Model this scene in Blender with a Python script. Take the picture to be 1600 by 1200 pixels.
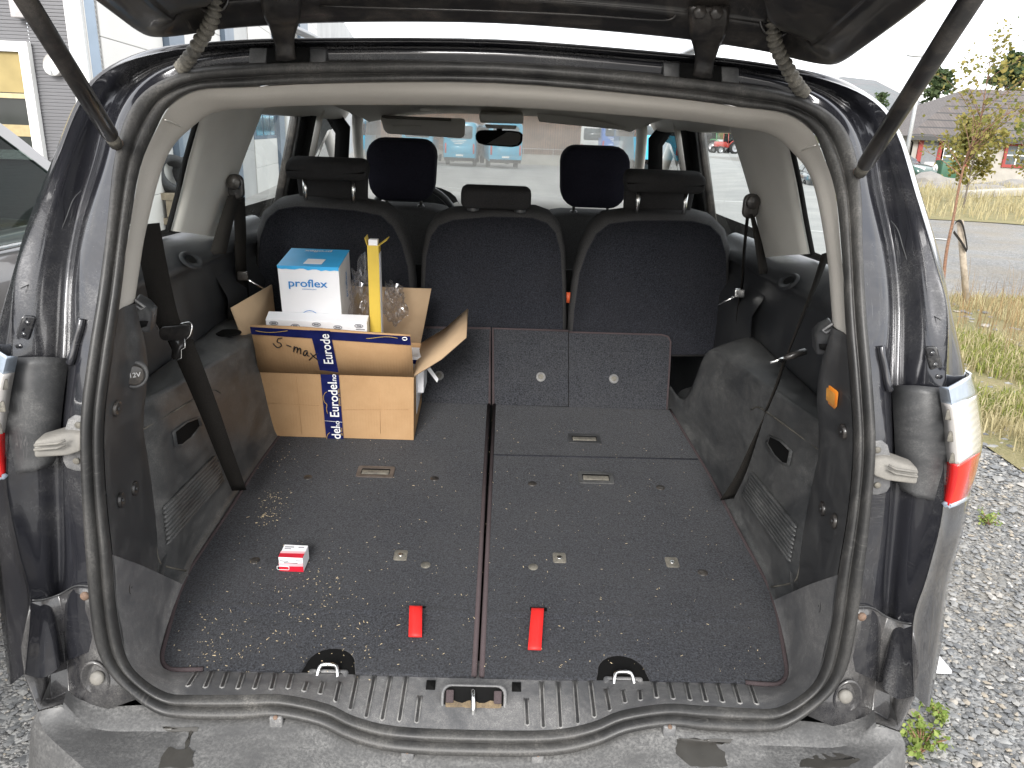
import bpy, bmesh, math, random
from mathutils import Vector, Matrix, Quaternion, noise as mnoise
random.seed(7)
PI = math.pi
scene = bpy.context.scene
for o in list(bpy.data.objects):
    bpy.data.objects.remove(o, do_unlink=True)
col = scene.collection

# ------------------------------------------------------------------ camera
CAM = Vector((0.02, 0.0, 1.48))
FPX = 1200.0
YAW, PITCH, ROLL = math.radians(1.219), math.radians(18.2), math.radians(2.243)
_f = Vector((math.sin(YAW)*math.cos(PITCH), math.cos(YAW)*math.cos(PITCH), -math.sin(PITCH)))
_r = Vector((math.cos(YAW), -math.sin(YAW), 0))
_u = _r.cross(_f)
_r2 = _r*math.cos(ROLL) + _u*math.sin(ROLL)
_u2 = -_r*math.sin(ROLL) + _u*math.cos(ROLL)
cam_data = bpy.data.cameras.new('camera')
cam_data.sensor_width = 36.0
cam_data.lens = 36.0*FPX/1600.0
cam_data.clip_start = 0.05
cam_data.clip_end = 4000
cam = bpy.data.objects.new('camera', cam_data)
col.objects.link(cam)
m = Matrix((( _r2.x, _u2.x, -_f.x, CAM.x), (_r2.y, _u2.y, -_f.y, CAM.y), (_r2.z, _u2.z, -_f.z, CAM.z), (0, 0, 0, 1)))
cam.matrix_world = m
scene.camera = cam

# ------------------------------------------------------------------ world, sun, exposure
SUN_EL, SUN_AZ = math.radians(27), math.radians(188)      # azimuth from +Y clockwise: behind the camera, to the left
world = bpy.data.worlds.new('World'); scene.world = world
world.use_nodes = True
wn, wl = world.node_tree.nodes, world.node_tree.links
wn.clear()
sky = wn.new('ShaderNodeTexSky'); sky.sky_type = 'NISHITA'; sky.sun_disc = False
sky.sun_elevation = SUN_EL; sky.sun_rotation = SUN_AZ
sky.dust_density = 3.0; sky.air_density = 1.0
bg1 = wn.new('ShaderNodeBackground'); bg1.inputs[1].default_value = 0.10
wl.new(sky.outputs[0], bg1.inputs[0])
bg2 = wn.new('ShaderNodeBackground'); bg2.inputs[1].default_value = 1.0
tc = wn.new('ShaderNodeTexCoord')
mp = wn.new('ShaderNodeMapping'); mp.inputs['Scale'].default_value = (1.2, 1.2, 5.0)
wl.new(tc.outputs['Generated'], mp.inputs[0])
nz = wn.new('ShaderNodeTexNoise'); nz.inputs['Scale'].default_value = 2.2; nz.inputs['Detail'].default_value = 7
nz.inputs['Roughness'].default_value = 0.55
wl.new(mp.outputs[0], nz.inputs[0])
cr = wn.new('ShaderNodeValToRGB')
cr.color_ramp.elements[0].position = 0.30; cr.color_ramp.elements[0].color = (0.72, 0.76, 0.84, 1)
cr.color_ramp.elements[1].position = 0.62; cr.color_ramp.elements[1].color = (1.0, 0.985, 0.96, 1)
wl.new(nz.outputs[0], cr.inputs[0]); wl.new(cr.outputs[0], bg2.inputs[0])
mx = wn.new('ShaderNodeMixShader'); mx.inputs[0].default_value = 0.88
wl.new(bg1.outputs[0], mx.inputs[1]); wl.new(bg2.outputs[0], mx.inputs[2])
wo = wn.new('ShaderNodeOutputWorld'); wl.new(mx.outputs[0], wo.inputs[0])

sd = bpy.data.lights.new('sun', 'SUN'); sd.energy = 1.5; sd.angle = math.radians(20); sd.color = (1.0, 0.98, 0.95)
sun = bpy.data.objects.new('sun', sd); col.objects.link(sun)
sdir = Vector((math.sin(SUN_AZ)*math.cos(SUN_EL), math.cos(SUN_AZ)*math.cos(SUN_EL), math.sin(SUN_EL)))
sun.rotation_euler = sdir.to_track_quat('Z', 'Y').to_euler()
sun.location = sdir*50

vs = scene.view_settings
vs.view_transform = 'Standard'; vs.look = 'None'; vs.exposure = 1.5; vs.gamma = 1.0; vs.use_curve_mapping = False
scene.render.engine = 'CYCLES'
scene.cycles.max_bounces = 14; scene.cycles.diffuse_bounces = 7; scene.cycles.transparent_max_bounces = 16

# ------------------------------------------------------------------ geometry helpers
def ray(px, py):
    return _r2*((px-800)/FPX) - _u2*((py-600)/FPX) + _f
def UY(px, py, Y):
    d = ray(px, py); return CAM + d*((Y-CAM.y)/d.y)
def UX(px, py, X):
    d = ray(px, py); return CAM + d*((X-CAM.x)/d.x)
def UZ(px, py, Z):
    d = ray(px, py); return CAM + d*((Z-CAM.z)/d.z)
def UP(px, py, p, n):
    d = ray(px, py); return CAM + d*((Vector(p)-CAM).dot(n)/d.dot(n))
def mir(v): return Vector((-v[0], v[1], v[2]))
def sd3(v, s): return Vector((v[0]*s, v[1], v[2]))

def catmull(P, n=4, closed=False):
    P = [Vector(p) for p in P]; N = len(P); out = []
    segs = N if closed else N-1
    for i in range(segs):
        p1, p2 = P[i], P[(i+1) % N]
        p0 = P[(i-1) % N] if (closed or i > 0) else p1*2-p2
        p3 = P[(i+2) % N] if (closed or i+2 < N) else p2*2-p1
        for k in range(n):
            t = k/n; t2 = t*t; t3 = t2*t
            out.append(0.5*((2*p1)+(p2-p0)*t+(2*p0-5*p1+4*p2-p3)*t2+(3*p1-p0-3*p2+p3)*t3))
    if not closed: out.append(P[-1].copy())
    return out

class MB:
    def __init__(s): s.v = []; s.f = []
    def add(s, vs, fs):
        o = len(s.v); s.v += [tuple(v) for v in vs]; s.f += [tuple(i+o for i in f) for f in fs]; return s
    def grid(s, rows, closed=False, flip=False):
        n = len(rows[0]); vs = [v for r in rows for v in r]; fs = []
        for i in range(len(rows)-1):
            for j in range(n if closed else n-1):
                k = (j+1) % n
                q = (i*n+j, i*n+k, (i+1)*n+k, (i+1)*n+j)
                fs.append(q[::-1] if flip else q)
        return s.add(vs, fs)
    def tube(s, path, r, seg=8, caps=True, flat=None):
        path = [Vector(p) for p in path]; n = len(path); rows = []
        up = None
        for i, p in enumerate(path):
            t = (path[min(i+1, n-1)]-path[max(i-1, 0)]).normalized()
            if up is None:
                a = Vector((0, 0, 1)) if abs(t.z) < 0.9 else Vector((1, 0, 0))
                up = t.cross(a).normalized()
            up = (up - t*up.dot(t)).normalized(); w = t.cross(up)
            rr = r[i] if isinstance(r, (list, tuple)) else r
            rows.append([p+(up*math.cos(2*PI*k/seg)+w*math.sin(2*PI*k/seg))*rr for k in range(seg)])
        o = len(s.v)
        s.grid(rows, closed=True)
        if caps:
            s.f.append(tuple(o+k for k in range(seg))[::-1]); s.f.append(tuple(o+(n-1)*seg+k for k in range(seg)))
        return s
    def box(s, c, size, R=None):
        c = Vector(c); hx, hy, hz = [x/2 for x in size]
        R = R or Matrix.Identity(3)
        vs = [c+R@Vector((x*hx, y*hy, z*hz)) for x in (-1, 1) for y in (-1, 1) for z in (-1, 1)]
        return s.add(vs, [(0, 1, 3, 2), (4, 6, 7, 5), (0, 4, 5, 1), (2, 3, 7, 6), (0, 2, 6, 4), (1, 5, 7, 3)])
    def prism(s, pts, d):
        n = len(pts); d = Vector(d); pts = [Vector(p) for p in pts]
        vs = pts+[p+d for p in pts]
        fs = [tuple(range(n))[::-1], tuple(range(n, 2*n))]+[(i, (i+1) % n, n+(i+1) % n, n+i) for i in range(n)]
        return s.add(vs, fs)
    def poly(s, pts): return s.add(pts, [tuple(range(len(pts)))])
    def disc(s, c, n, r, h=0.0, seg=16, dome=0.0, ecc=1.0):
        c = Vector(c); n = Vector(n).normalized()
        a = Vector((0, 0, 1)) if abs(n.z) < 0.9 else Vector((1, 0, 0))
        u = n.cross(a).normalized(); w = n.cross(u)
        rows = [[c+(u*math.cos(2*PI*k/seg)*ecc+w*math.sin(2*PI*k/seg))*rr+n*hh for k in range(seg)] for rr, hh in ((r, 0), (r, h*0.7), (r*0.85, h), (r*0.45, h+dome*0.8), (r*0.01, h+dome))]
        return s.grid(rows, closed=True)
    def build(s, name, mat, parent=None, smooth=True, bevel=0, sub=0, solid=0, seg=2, kind=None, auto=None):
        me = bpy.data.meshes.new(name); me.from_pydata(s.v, [], s.f); me.validate()
        bm = bmesh.new(); bm.from_mesh(me)
        bmesh.ops.remove_doubles(bm, verts=bm.verts, dist=1e-5)
        bmesh.ops.recalc_face_normals(bm, faces=bm.faces)
        bm.to_mesh(me); bm.free()
        if mat is not None:
            for mm in (mat if isinstance(mat, (list, tuple)) else [mat]): me.materials.append(mm)
        if smooth: me.shade_smooth() if hasattr(me, 'shade_smooth') else None
        o = bpy.data.objects.new(name, me); col.objects.link(o)
        if smooth and auto is not None: me.set_sharp_from_angle(angle=math.radians(auto))
        if bevel:
            b = o.modifiers.new('bevel', 'BEVEL'); b.width = bevel; b.segments = seg; b.limit_method = 'ANGLE'; b.angle_limit = math.radians(35)
            b.harden_normals = False
        if solid:
            b = o.modifiers.new('solid', 'SOLIDIFY'); b.thickness = solid; b.offset = 0
        if sub:
            b = o.modifiers.new('sub', 'SUBSURF'); b.levels = sub; b.render_levels = sub
        if parent is not None: adopt(o, parent)
        if kind: o['kind'] = kind
        return o

def wloc(o):
    return (wloc(o.parent) if o.parent else Vector((0, 0, 0))) + Vector(o.location)
def adopt(o, parent):
    """child keeps its world place (parents are only ever translated, unless placed later as a whole)"""
    o.location = Vector(o.location) - wloc(parent); o.parent = parent
    return o
def thing(name, label, cat, loc=(0, 0, 0), rotz=0.0, group=None):
    o = bpy.data.objects.new(name, None); col.objects.link(o); o.empty_display_size = 0.1
    o.location = loc; o.rotation_euler = (0, 0, rotz); o['label'] = label; o['category'] = cat
    if group: o['group'] = group
    return o
def tag(o, label, cat, group=None):
    o['label'] = label; o['category'] = cat
    if group: o['group'] = group
    return o
def sub_empty(name, parent, loc=None):
    o = bpy.data.objects.new(name, None); col.objects.link(o); o.empty_display_size = 0.05
    o.location = loc if loc is not None else wloc(parent)
    adopt(o, parent); return o
def text_geo(txt, size, shear=0.0, bold=0.0):
    c = bpy.data.curves.new('txt', 'FONT'); c.body = txt; c.size = size; c.align_x = 'CENTER'; c.align_y = 'CENTER'; c.shear = shear; c.offset = bold
    o = bpy.data.objects.new('txt', c); col.objects.link(o)
    dg = bpy.context.evaluated_depsgraph_get(); dg.update()
    me = bpy.data.meshes.new_from_object(o.evaluated_get(dg))
    vs = [v.co.copy() for v in me.vertices]; fs = [tuple(p.vertices) for p in me.polygons]
    bpy.data.objects.remove(o); bpy.data.curves.remove(c); bpy.data.meshes.remove(me)
    return vs, fs
class Frame:
    def __init__(s, O, ex, ey):
        s.O = Vector(O); s.ex = Vector(ex).normalized(); ey = Vector(ey); s.ey = (ey-s.ex*ey.dot(s.ex)).normalized(); s.n = s.ex.cross(s.ey)
    def p(s, u, v, h=0.0): return s.O+s.ex*u+s.ey*v+s.n*h
    def R(s): return Matrix((s.ex, s.ey, s.n)).transposed()
    def uv(s, P): d = Vector(P)-s.O; return d.dot(s.ex), d.dot(s.ey)
    def text(s, mb, txt, size, u, v, h, ang=0.0, bold=0.0, sx=1.0):
        vs, fs = text_geo(txt, size, bold=bold); c, sn = math.cos(ang), math.sin(ang)
        return mb.add([s.p(u+(x.x*sx*c-x.y*sn), v+(x.x*sx*sn+x.y*c), h) for x in vs], fs)
def rrect(w, h, r, n=4):
    out = []
    for cx, cy, a0 in ((w/2-r, h/2-r, 0), (-w/2+r, h/2-r, PI/2), (-w/2+r, -h/2+r, PI), (w/2-r, -h/2+r, 1.5*PI)):
        for k in range(n+1):
            a = a0+PI/2*k/n; out.append((cx+r*math.cos(a), cy+r*math.sin(a)))
    return out

# ------------------------------------------------------------------ materials
def hexs(r, g, b):
    f = lambda c: (c/255/12.92) if c/255 <= 0.04045 else ((c/255+0.055)/1.055)**2.4
    return (f(r), f(g), f(b), 1)
def c4(c): return (c[0], c[1], c[2], 1)
class NT:
    def __init__(s, name):
        s.m = bpy.data.materials.new(name); s.m.use_nodes = True; s.t = s.m.node_tree; s.n = s.t.nodes; s.l = s.t.links
        s.b = s.n['Principled BSDF']; s.tc = s.n.new('ShaderNodeTexCoord'); s.co = s.tc.outputs['Object']
    def map(s, scale=(1, 1, 1), rot=(0, 0, 0)):
        m = s.n.new('ShaderNodeMapping'); m.inputs['Scale'].default_value = scale; m.inputs['Rotation'].default_value = rot
        s.l.new(s.co, m.inputs[0]); return m.outputs[0]
    def noise(s, scale, detail=4, rough=0.55, co=None, dist=0.0):
        n = s.n.new('ShaderNodeTexNoise'); n.inputs['Scale'].default_value = scale; n.inputs['Detail'].default_value = detail
        n.inputs['Roughness'].default_value = rough; n.inputs['Distortion'].default_value = dist
        s.l.new(co or s.co, n.inputs[0]); return n.outputs[0]
    def voro(s, scale, co=None, out='Distance', feature='F1'):
        n = s.n.new('ShaderNodeTexVoronoi'); n.inputs['Scale'].default_value = scale; n.feature = feature
        s.l.new(co or s.co, n.inputs[0]); return n.outputs[out]
    def ramp(s, x, p0, p1, c0=(0, 0, 0, 1), c1=(1, 1, 1, 1), mid=None):
        r = s.n.new('ShaderNodeValToRGB'); e = r.color_ramp.elements
        e[0].position = p0; e[0].color = c4(c0); e[1].position = p1; e[1].color = c4(c1)
        for (p, c) in (mid or []):
            k = e.new(p); k.color = c4(c)
        s.l.new(x, r.inputs[0]); return r.outputs[0]
    def mix(s, f, a, b, mode='MIX'):
        n = s.n.new('ShaderNodeMix'); n.data_type = 'RGBA'; n.blend_type = mode
        for i, x in ((0, f), (6, a), (7, b)):
            if isinstance(x, (int, float)): n.inputs[i].default_value = x
            elif isinstance(x, tuple): n.inputs[i].default_value = c4(x)
            else: s.l.new(x, n.inputs[i])
        return n.outputs[2]
    def math(s, op, a, b=0.0):
        n = s.n.new('ShaderNodeMath'); n.operation = op
        for i, x in ((0, a), (1, b)):
            if isinstance(x, (int, float)): n.inputs[i].default_value = x
            else: s.l.new(x, n.inputs[i])
        return n.outputs[0]
    def set(s, **k):
        for a, v in k.items():
            i = s.b.inputs[a.replace('_', ' ')]
            if isinstance(v, (int, float)): i.default_value = v
            elif isinstance(v, tuple): i.default_value = c4(v) if len(v) in (3, 4) and i.type == 'RGBA' else v
            else: s.l.new(v, i)
        return s
    def bump(s, h, st=0.3, d=0.01):
        b = s.n.new('ShaderNodeBump'); b.inputs['Strength'].default_value = st; b.inputs['Distance'].default_value = d
        s.l.new(h, b.inputs['Height']); s.l.new(b.outputs[0], s.b.inputs['Normal']); return s
def plain(name, c, rough=0.5, metal=0.0, var=0.12, scale=20, **k):
    t = NT(name); n = t.noise(scale, 3)
    t.set(Base_Color=t.mix(t.ramp(n, 0.3, 0.7), tuple(x*(1-var) for x in c[:3]), tuple(min(1, x*(1+var)) for x in c[:3])), Roughness=rough, Metallic=metal, **k)
    return t.m
def dusty(name, base, rough, dust, amt, scale=6, streak=(1, 1, 1), grain=0, metal=0.0, coat=0.0, d_rough=0.85, speck=0.0, bumpst=0.15, scratch=0.5):
    """base coat with a film of dust, wipe marks, fine scratches and specks, each with its own patchy shape"""
    t = NT(name)
    co = t.map(streak)
    m1 = t.ramp(t.noise(scale, 9, 0.68, co=co, dist=0.6), 0.53-0.30*amt, 0.78-0.25*amt)
    m2 = t.ramp(t.noise(scale*9, 6, 0.75, co=co), 0.32, 0.72)
    m3 = t.ramp(t.noise(scale*60, 3, 0.7), 0.38, 0.66)
    msk = t.math('MULTIPLY', m1, t.math('ADD', t.math('MULTIPLY', t.math('MULTIPLY', m2, m3), 1.1), 0.22))
    if scratch:
        # long thin scuffs in two directions
        for k, (sc, rot) in enumerate((((9, 9, 150), (.5, .3, .2)), ((120, 6, 10), (.2, .7, .4)))):
            n = t.noise(1.0, 2, 0.5, co=t.map(sc, rot), dist=.25)
            ln = t.ramp(n, .485, .515, (0, 0, 0), (0, 0, 0), mid=[(.5, (1, 1, 1))])
            g = t.ramp(t.noise(7+k*3, 3), .52, .66)
            msk = t.math('MAXIMUM', msk, t.math('MULTIPLY', t.math('MULTIPLY', ln, g), scratch*.8))
    if speck:
        v = t.voro(190); sp = t.ramp(v, 0.05, 0.13, (1, 1, 1), (0, 0, 0))
        g = t.ramp(t.noise(9, 3), 0.46, 0.6)
        msk = t.math('MAXIMUM', msk, t.math('MULTIPLY', t.math('MULTIPLY', sp, g), speck))
    msk = t.math('MULTIPLY', msk, min(1.0, 0.45+amt*0.6))
    msk = t.math('MINIMUM', msk, 1.0)
    t.set(Base_Color=t.mix(msk, base, dust), Metallic=metal)
    r = t.math('ADD', t.math('MULTIPLY', msk, d_rough-rough), rough); t.set(Roughness=r)
    if coat:
        t.set(Coat_Weight=t.math('MULTIPLY', t.math('SUBTRACT', 1.0, msk), coat), Coat_Roughness=0.04)
    if grain: t.bump(t.noise(grain, 2), bumpst, 0.0015)
    return t.m

DUST = (0.30, 0.27, 0.23)
M = {}
M['paint'] = dusty('dark_blue_black_paint', (0.022, 0.0226, 0.028), 0.16, (0.23, 0.227, 0.22), 0.22, 5, metal=0.35, coat=1.0, speck=0.5)
M['paint_side'] = dusty('dark_body_side_paint', (0.011, 0.0115, 0.0145), 0.2, (0.22, 0.215, 0.20), 0.24, 4, coat=1.0)
M['paint_low'] = dusty('dusty_lower_paint', (0.016, 0.016, 0.019), 0.25, (0.26, 0.25, 0.235), 0.5, 7, streak=(1, 1, 0.35), coat=0.8, speck=0.7)
M['seal'] = dusty('rubber_door_seal', (0.022, 0.022, 0.022), 0.42, (0.20, 0.19, 0.175), 0.42, 5, streak=(1, 1, 0.4), grain=700)
M['seal_low'] = M['seal']
M['trim'] = dusty('dark_plastic_trim', (0.036, 0.037, 0.039), 0.40, (0.25, 0.248, 0.24), 0.30, 7, grain=900)
M['trim_scuffed'] = dusty('scuffed_plastic_trim', (0.042, 0.044, 0.046), 0.34, (0.30, 0.297, 0.285), 0.50, 7, streak=(1, .55, 1), grain=900)
M['trim_top'] = dusty('soft_black_trim', (0.036, 0.038, 0.041), 0.34, (0.2, 0.198, 0.19), 0.22, 5, grain=1000)
M['sill'] = dusty('dusty_grey_sill_plastic', (0.085, 0.087, 0.092), 0.42, (0.36, 0.35, 0.335), 0.66, 8, grain=800)
M['bumper'] = dusty('dusty_black_bumper_plastic', (0.060, 0.060, 0.061), 0.38, (0.22, 0.217, 0.21), 0.80, 3.2, streak=(.35, 1, 1), grain=500, scratch=.7)
M['wet'] = plain('wet_patch', (0.05, 0.047, 0.042), 0.3, scale=30)
M['black'] = plain('black_parts_and_hole_shade', (0.003, 0.003, 0.003), 0.9, Specular_IOR_Level=0.2)  # near-black parts; as flat sheets it paints the shade inside holes
M['satin'] = dusty('black_satin_metal', (0.018, 0.017, 0.017), 0.3, (0.22, 0.19, 0.16), 0.3, 14, coat=0.3)
M['gaiter'] = dusty('grey_dusty_rubber', (0.045, 0.044, 0.04), 0.6, (0.36, 0.33, 0.27), 0.75, 20, grain=300)
M['wedge'] = dusty('beige_dusty_rubber', (0.15, 0.143, 0.13), 0.6, (0.32, 0.30, 0.265), 0.6, 20)
M['chrome'] = plain('bright_steel', (0.75, 0.75, 0.74), 0.2, 1.0)
M['rust'] = plain('rusty_screw', (0.16, 0.105, 0.075), 0.75, 0.2, var=0.4, scale=90)
def cloth(name, c, scale=900, st=0.5, rough=0.95, lint=0.0, c2=None, sheen=0.0, patch=0.18, lo=.45, hi=1.8):
    t = NT(name); w = t.noise(scale, 3, 0.7); p = t.noise(5, 6, 0.65)
    base = t.mix(t.ramp(w, 0.34, 0.66), tuple(x*lo for x in c), tuple(x*hi for x in c))
    base = t.mix(t.math('MULTIPLY', t.ramp(p, 0.35, 0.75), patch*2), base, c2 or tuple(x*2.1 for x in c))
    if lint:
        for sc, th, am in ((150, .05, .5), (320, .09, .8), (60, .022, 1.0)):
            v = t.voro(sc); k = t.ramp(v, th*.6, th, (1, 1, 1), (0, 0, 0)); g = t.ramp(t.noise(6+sc*.05, 4, .7), 0.47, 0.60)
            base = t.mix(t.math('MULTIPLY', t.math('MULTIPLY', k, g), lint*am), base, (0.40, 0.37, 0.31))
        h = t.noise(26, 4, 0.6, dist=3.0); hair = t.ramp(h, 0.494, 0.506, (0, 0, 0), (0, 0, 0), mid=[(0.5, (1, 1, 1))])
        base = t.mix(t.math('MULTIPLY', t.math('MULTIPLY', hair, t.ramp(t.noise(9, 3), 0.60, 0.70)), lint*0.4), base, (0.3, 0.29, 0.27))
    t.set(Base_Color=base, Roughness=rough, Specular_IOR_Level=0.15, Sheen_Weight=sheen)
    t.bump(w, st, 0.003); return t.m
M['carpet'] = cloth('charcoal_carpet', (0.0275, 0.029, 0.034), 270, 0.9, lint=0.5, c2=(0.058, 0.058, 0.060), sheen=0.1, lo=.28, hi=2.15)
M['carpet_back'] = cloth('navy_black_carpet', (0.022, 0.0235, 0.0295), 300, 0.8, lint=0.3, c2=(0.032, 0.032, 0.036), lo=.4, hi=1.8)
M['binding'] = cloth('brown_binding_tape', (0.055, 0.043, 0.045), 1200, 0.4)
M['seatcloth'] = cloth('grey_black_seat_cloth', (0.042, 0.0415, 0.042), 700, 0.35)
M['headrest'] = cloth('black_headrest_cloth', (0.025, 0.0245, 0.025), 700, 0.3)
M['cover'] = cloth('navy_headrest_cover', (0.016, 0.0155, 0.024), 500, 0.15)
M['belt'] = cloth('black_belt_webbing', (0.016, 0.0145, 0.013), 1500, 0.3)
M['cream'] = cloth('cream_pillar_trim', (0.56, 0.53, 0.48), 1400, 0.12, rough=0.8, c2=(0.62, 0.59, 0.54), patch=0.1, lo=.85, hi=1.08)
M['cream_hard'] = plain('cream_plastic', (0.58, 0.562, 0.515), 0.55, scale=8, var=0.05)
M['grey_trim'] = plain('warm_grey_plastic', (0.46, 0.44, 0.40), 0.5, scale=8, var=0.06)
M['door_trim'] = plain('dark_beige_door_trim', (0.12, 0.11, 0.092), 0.55, scale=6)
def redcloth():
    t = NT('red_webbing'); w = t.noise(900, 2)
    t.set(Base_Color=t.mix(t.ramp(w, .3, .7), (0.62, 0.012, 0.012), (0.85, 0.03, 0.025)), Roughness=0.55); t.bump(w, .2, .001); return t.m
M['red'] = redcloth()
def glass(name, tint, refl=1.0, rough=0.0, dirt=0.0):
    t = NT(name)
    tr = t.n.new('ShaderNodeBsdfTransparent'); tr.inputs[0].default_value = c4(tint)
    gl = t.n.new('ShaderNodeBsdfGlossy'); gl.inputs['Roughness'].default_value = rough
    fr = t.n.new('ShaderNodeFresnel'); fr.inputs[0].default_value = 1.45
    mx = t.n.new('ShaderNodeMixShader'); t.l.new(t.math('MULTIPLY', fr.outputs[0], refl), mx.inputs[0])
    t.l.new(tr.outputs[0], mx.inputs[1]); t.l.new(gl.outputs[0], mx.inputs[2])
    out = t.n['Material Output']; last = mx.outputs[0]
    if dirt:
        df = t.n.new('ShaderNodeBsdfDiffuse'); df.inputs[0].default_value = (0.6, 0.6, 0.58, 1)
        m2 = t.n.new('ShaderNodeMixShader')
        t.l.new(t.math('MULTIPLY', t.ramp(t.noise(4, 6, .6), .35, .75), dirt), m2.inputs[0]); t.l.new(last, m2.inputs[1]); t.l.new(df.outputs[0], m2.inputs[2]); last = m2.outputs[0]
    t.l.new(last, out.inputs[0]); return t.m
M['glass'] = glass('car_window_glass', (0.90, 0.94, 0.935), 0.9, dirt=0.07)
M['screen'] = glass('windscreen_glass', (0.90, 0.94, 0.94), 0.7, dirt=0.05)
M['glass_dark'] = glass('tinted_glass', (0.25, 0.29, 0.29), 1.0)
M['house_glass'] = plain('window_reflection_glass', (0.10, 0.12, 0.13), 0.08, 0.0, scale=2, var=.4)
# ------------------------------------------------------------------ THE CAR
car = thing('people_carrier', 'dark dusty people carrier with its tailgate open and loading floor showing', 'car', (0, 3.2, 0))
def loop(pts): return [UY(*p) for p in pts]
A = loop([(778,97,1.47),(1040,117,1.47),(1160,131,1.465),(1240,147,1.45),(1300,180,1.42),(1331,228,1.375),(1343,300,1.32),(1346,400,1.25),(1352,500,1.20),(1361,600,1.165),(1366,700,1.14),(1358,800,1.125),(1346,900,1.11),(1335,980,1.105),(1320,1044,1.10),(1290,1087,1.095),(1230,1130,1.09),(1180,1139,1.085),(1100,1136,1.085),(1045,1130,1.085),(980,1140,1.08),(930,1160,1.075),(860,1175,1.07),(740,1176,1.07)])
I = loop([(778,130,1.48),(1040,152,1.48),(1160,168,1.475),(1228,178,1.46),(1268,203,1.43),(1287,240,1.385),(1307,300,1.325),(1317,400,1.255),(1322,500,1.205),(1330,600,1.17),(1335,700,1.145),(1327,800,1.13),(1311,900,1.115),(1300,980,1.11),(1283,1050,1.105),(1258,1084,1.10),(1215,1108,1.095),(1170,1109,1.09),(1095,1105,1.09),(1040,1102,1.09),(970,1113,1.085),(925,1131,1.08),(860,1143,1.075),(740,1143,1.075)])
for L in (A, I): L[0].x = 0; L[-1].x = 0
def closed_loop(R): return list(R)+[mir(p) for p in R[-2:0:-1]]
def open_loop(R): return [mir(p) for p in R[:0:-1]]+list(R)
Ac, Ic = catmull(closed_loop(A), 4, True), catmull(closed_loop(I), 4, True)
# seal: double bulb profile (t across from the outside in, h height towards the rear)
prof = [(0.0,-.004),(-.02,.004),(.02,.0105),(.10,.0155),(.22,.0175),(.36,.0165),(.47,.0115),(.52,.004),(.56,.001),(.60,.004),(.66,.0095),(.76,.0115),(.87,.0095),(.96,.003),(1.0,-.006)]
n = len(Ac); rows = []
nrm = []
for i in range(n):
    tg = (Ac[(i+1) % n]-Ac[i-1]); ac = Ic[i]-Ac[i]; nn = tg.cross(ac).normalized()
    if nn.y > 0: nn = -nn
    nrm.append(nn)
nrm = [sum((nrm[(i+k) % n] for k in range(-2, 3)), Vector()).normalized() for i in range(n)]
for t, h in prof:
    rows.append([Ac[i].lerp(Ic[i], t)+nrm[i]*h for i in range(n)])
seal = MB().grid(rows, closed=True).build('opening_seal', M['seal'], car)

# ---- painted body around the opening (right half given, left mirrored)
B = [(778,80,1.475),(1040,100,1.475),(1162,115,1.47),(1258,138,1.455),(1314,172,1.435),(1345,225,1.39),(1360,300,1.335),(1382,400,1.265),(1389,490,1.215),(1386,600,1.18),(1391,700,1.155),(1386,800,1.14),(1376,900,1.125),(1371,980,1.12),(1360,1060,1.115)]
Cc = [(778,78,1.50),(1040,98,1.50),(1165,113,1.50),(1264,136,1.50),(1324,170,1.49),(1358,222,1.45),(1374,300,1.405),(1394,400,1.345),(1401,490,1.30),(1400,600,1.255),(1401,700,1.225),(1396,800,1.205),(1388,900,1.185),(1384,980,1.165),(1372,1066,1.145)]
D = [(778,76,1.50),(1040,96,1.50),(1170,111,1.50),(1274,134,1.50),(1336,168,1.48),(1371,220,1.44),(1396,300,1.385),(1412,400,1.325),(1420,490,1.275),(1424,600,1.23),(1428,700,1.205),(1421,800,1.185),(1408,900,1.165),(1396,980,1.145),(1380,1076,1.125)]
D2 = [(778,74,1.485),(1040,94,1.485),(1172,108,1.485),(1280,131,1.485),(1345,164,1.46),(1382,216,1.415),(1410,300,1.345),(1432,400,1.28),(1447,490,1.225),(1453,600,1.185),(1455,700,1.165),(1448,800,1.15),(1430,900,1.13),(1412,980,1.11),(1402,1092,1.10)]
Eo = [(778,68,1.47),(1040,88,1.47),(1175,103,1.47),(1290,125,1.465),(1364,158,1.44),(1401,208,1.395),(1430,300,1.325),(1459,400,1.26),(1480,485,1.215),(1478,600,1.155),(1475,700,1.14),(1473,800,1.12),(1449,900,1.10),(1427,975,1.085),(1428,1088,1.06)]
Fo = [(778,61,1.49),(1040,82,1.49),(1180,98,1.49),(1300,119,1.49),(1370,158,1.475),(1406,208,1.44),(1435,300,1.375),(1465,400,1.315),(1484,490,1.275),(1502,600,1.27),(1512,695,1.27),(1498,800,1.255),(1472,900,1.245),(1463,995,1.22),(1441,1085,1.145)]
Cc = [(x, y, Y if k < 5 else B[k][2]+.55*(Y-B[k][2])) for k, (x, y, Y) in enumerate(Cc)]
D = [(x, y, Y if k < 5 else Eo[k][2]+.55*(Y-Eo[k][2])) for k, (x, y, Y) in enumerate(D)]
D2 = [(x, y, Y if k < 5 else Eo[k][2]+.6*(Y-Eo[k][2])) for k, (x, y, Y) in enumerate(D2)]
loops = [A[:15]]+[loop(x) for x in (B, Cc, D, D2, Eo, Fo)]
for L in loops: L[0].x = 0
loops[0] = [p+Vector((0, .006, 0)) for p in loops[0]]
G = []
for p in loops[-1]:
    g = p.copy(); g.y += 0.10 if (p.z > 1.14 and p.x > .5) else 0.45; g.x *= (0.975 if (p.z > 1.14 and p.x > .5) else 1.0+0.02*min(1, p.x)); g.z += 0.03*max(0, 1-p.x*1.1) if p.z > 1.5 else 0
    G.append(g)
loops.append(G)
_E, _D, _F = loops[5], loops[4], loops[6]
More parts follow.
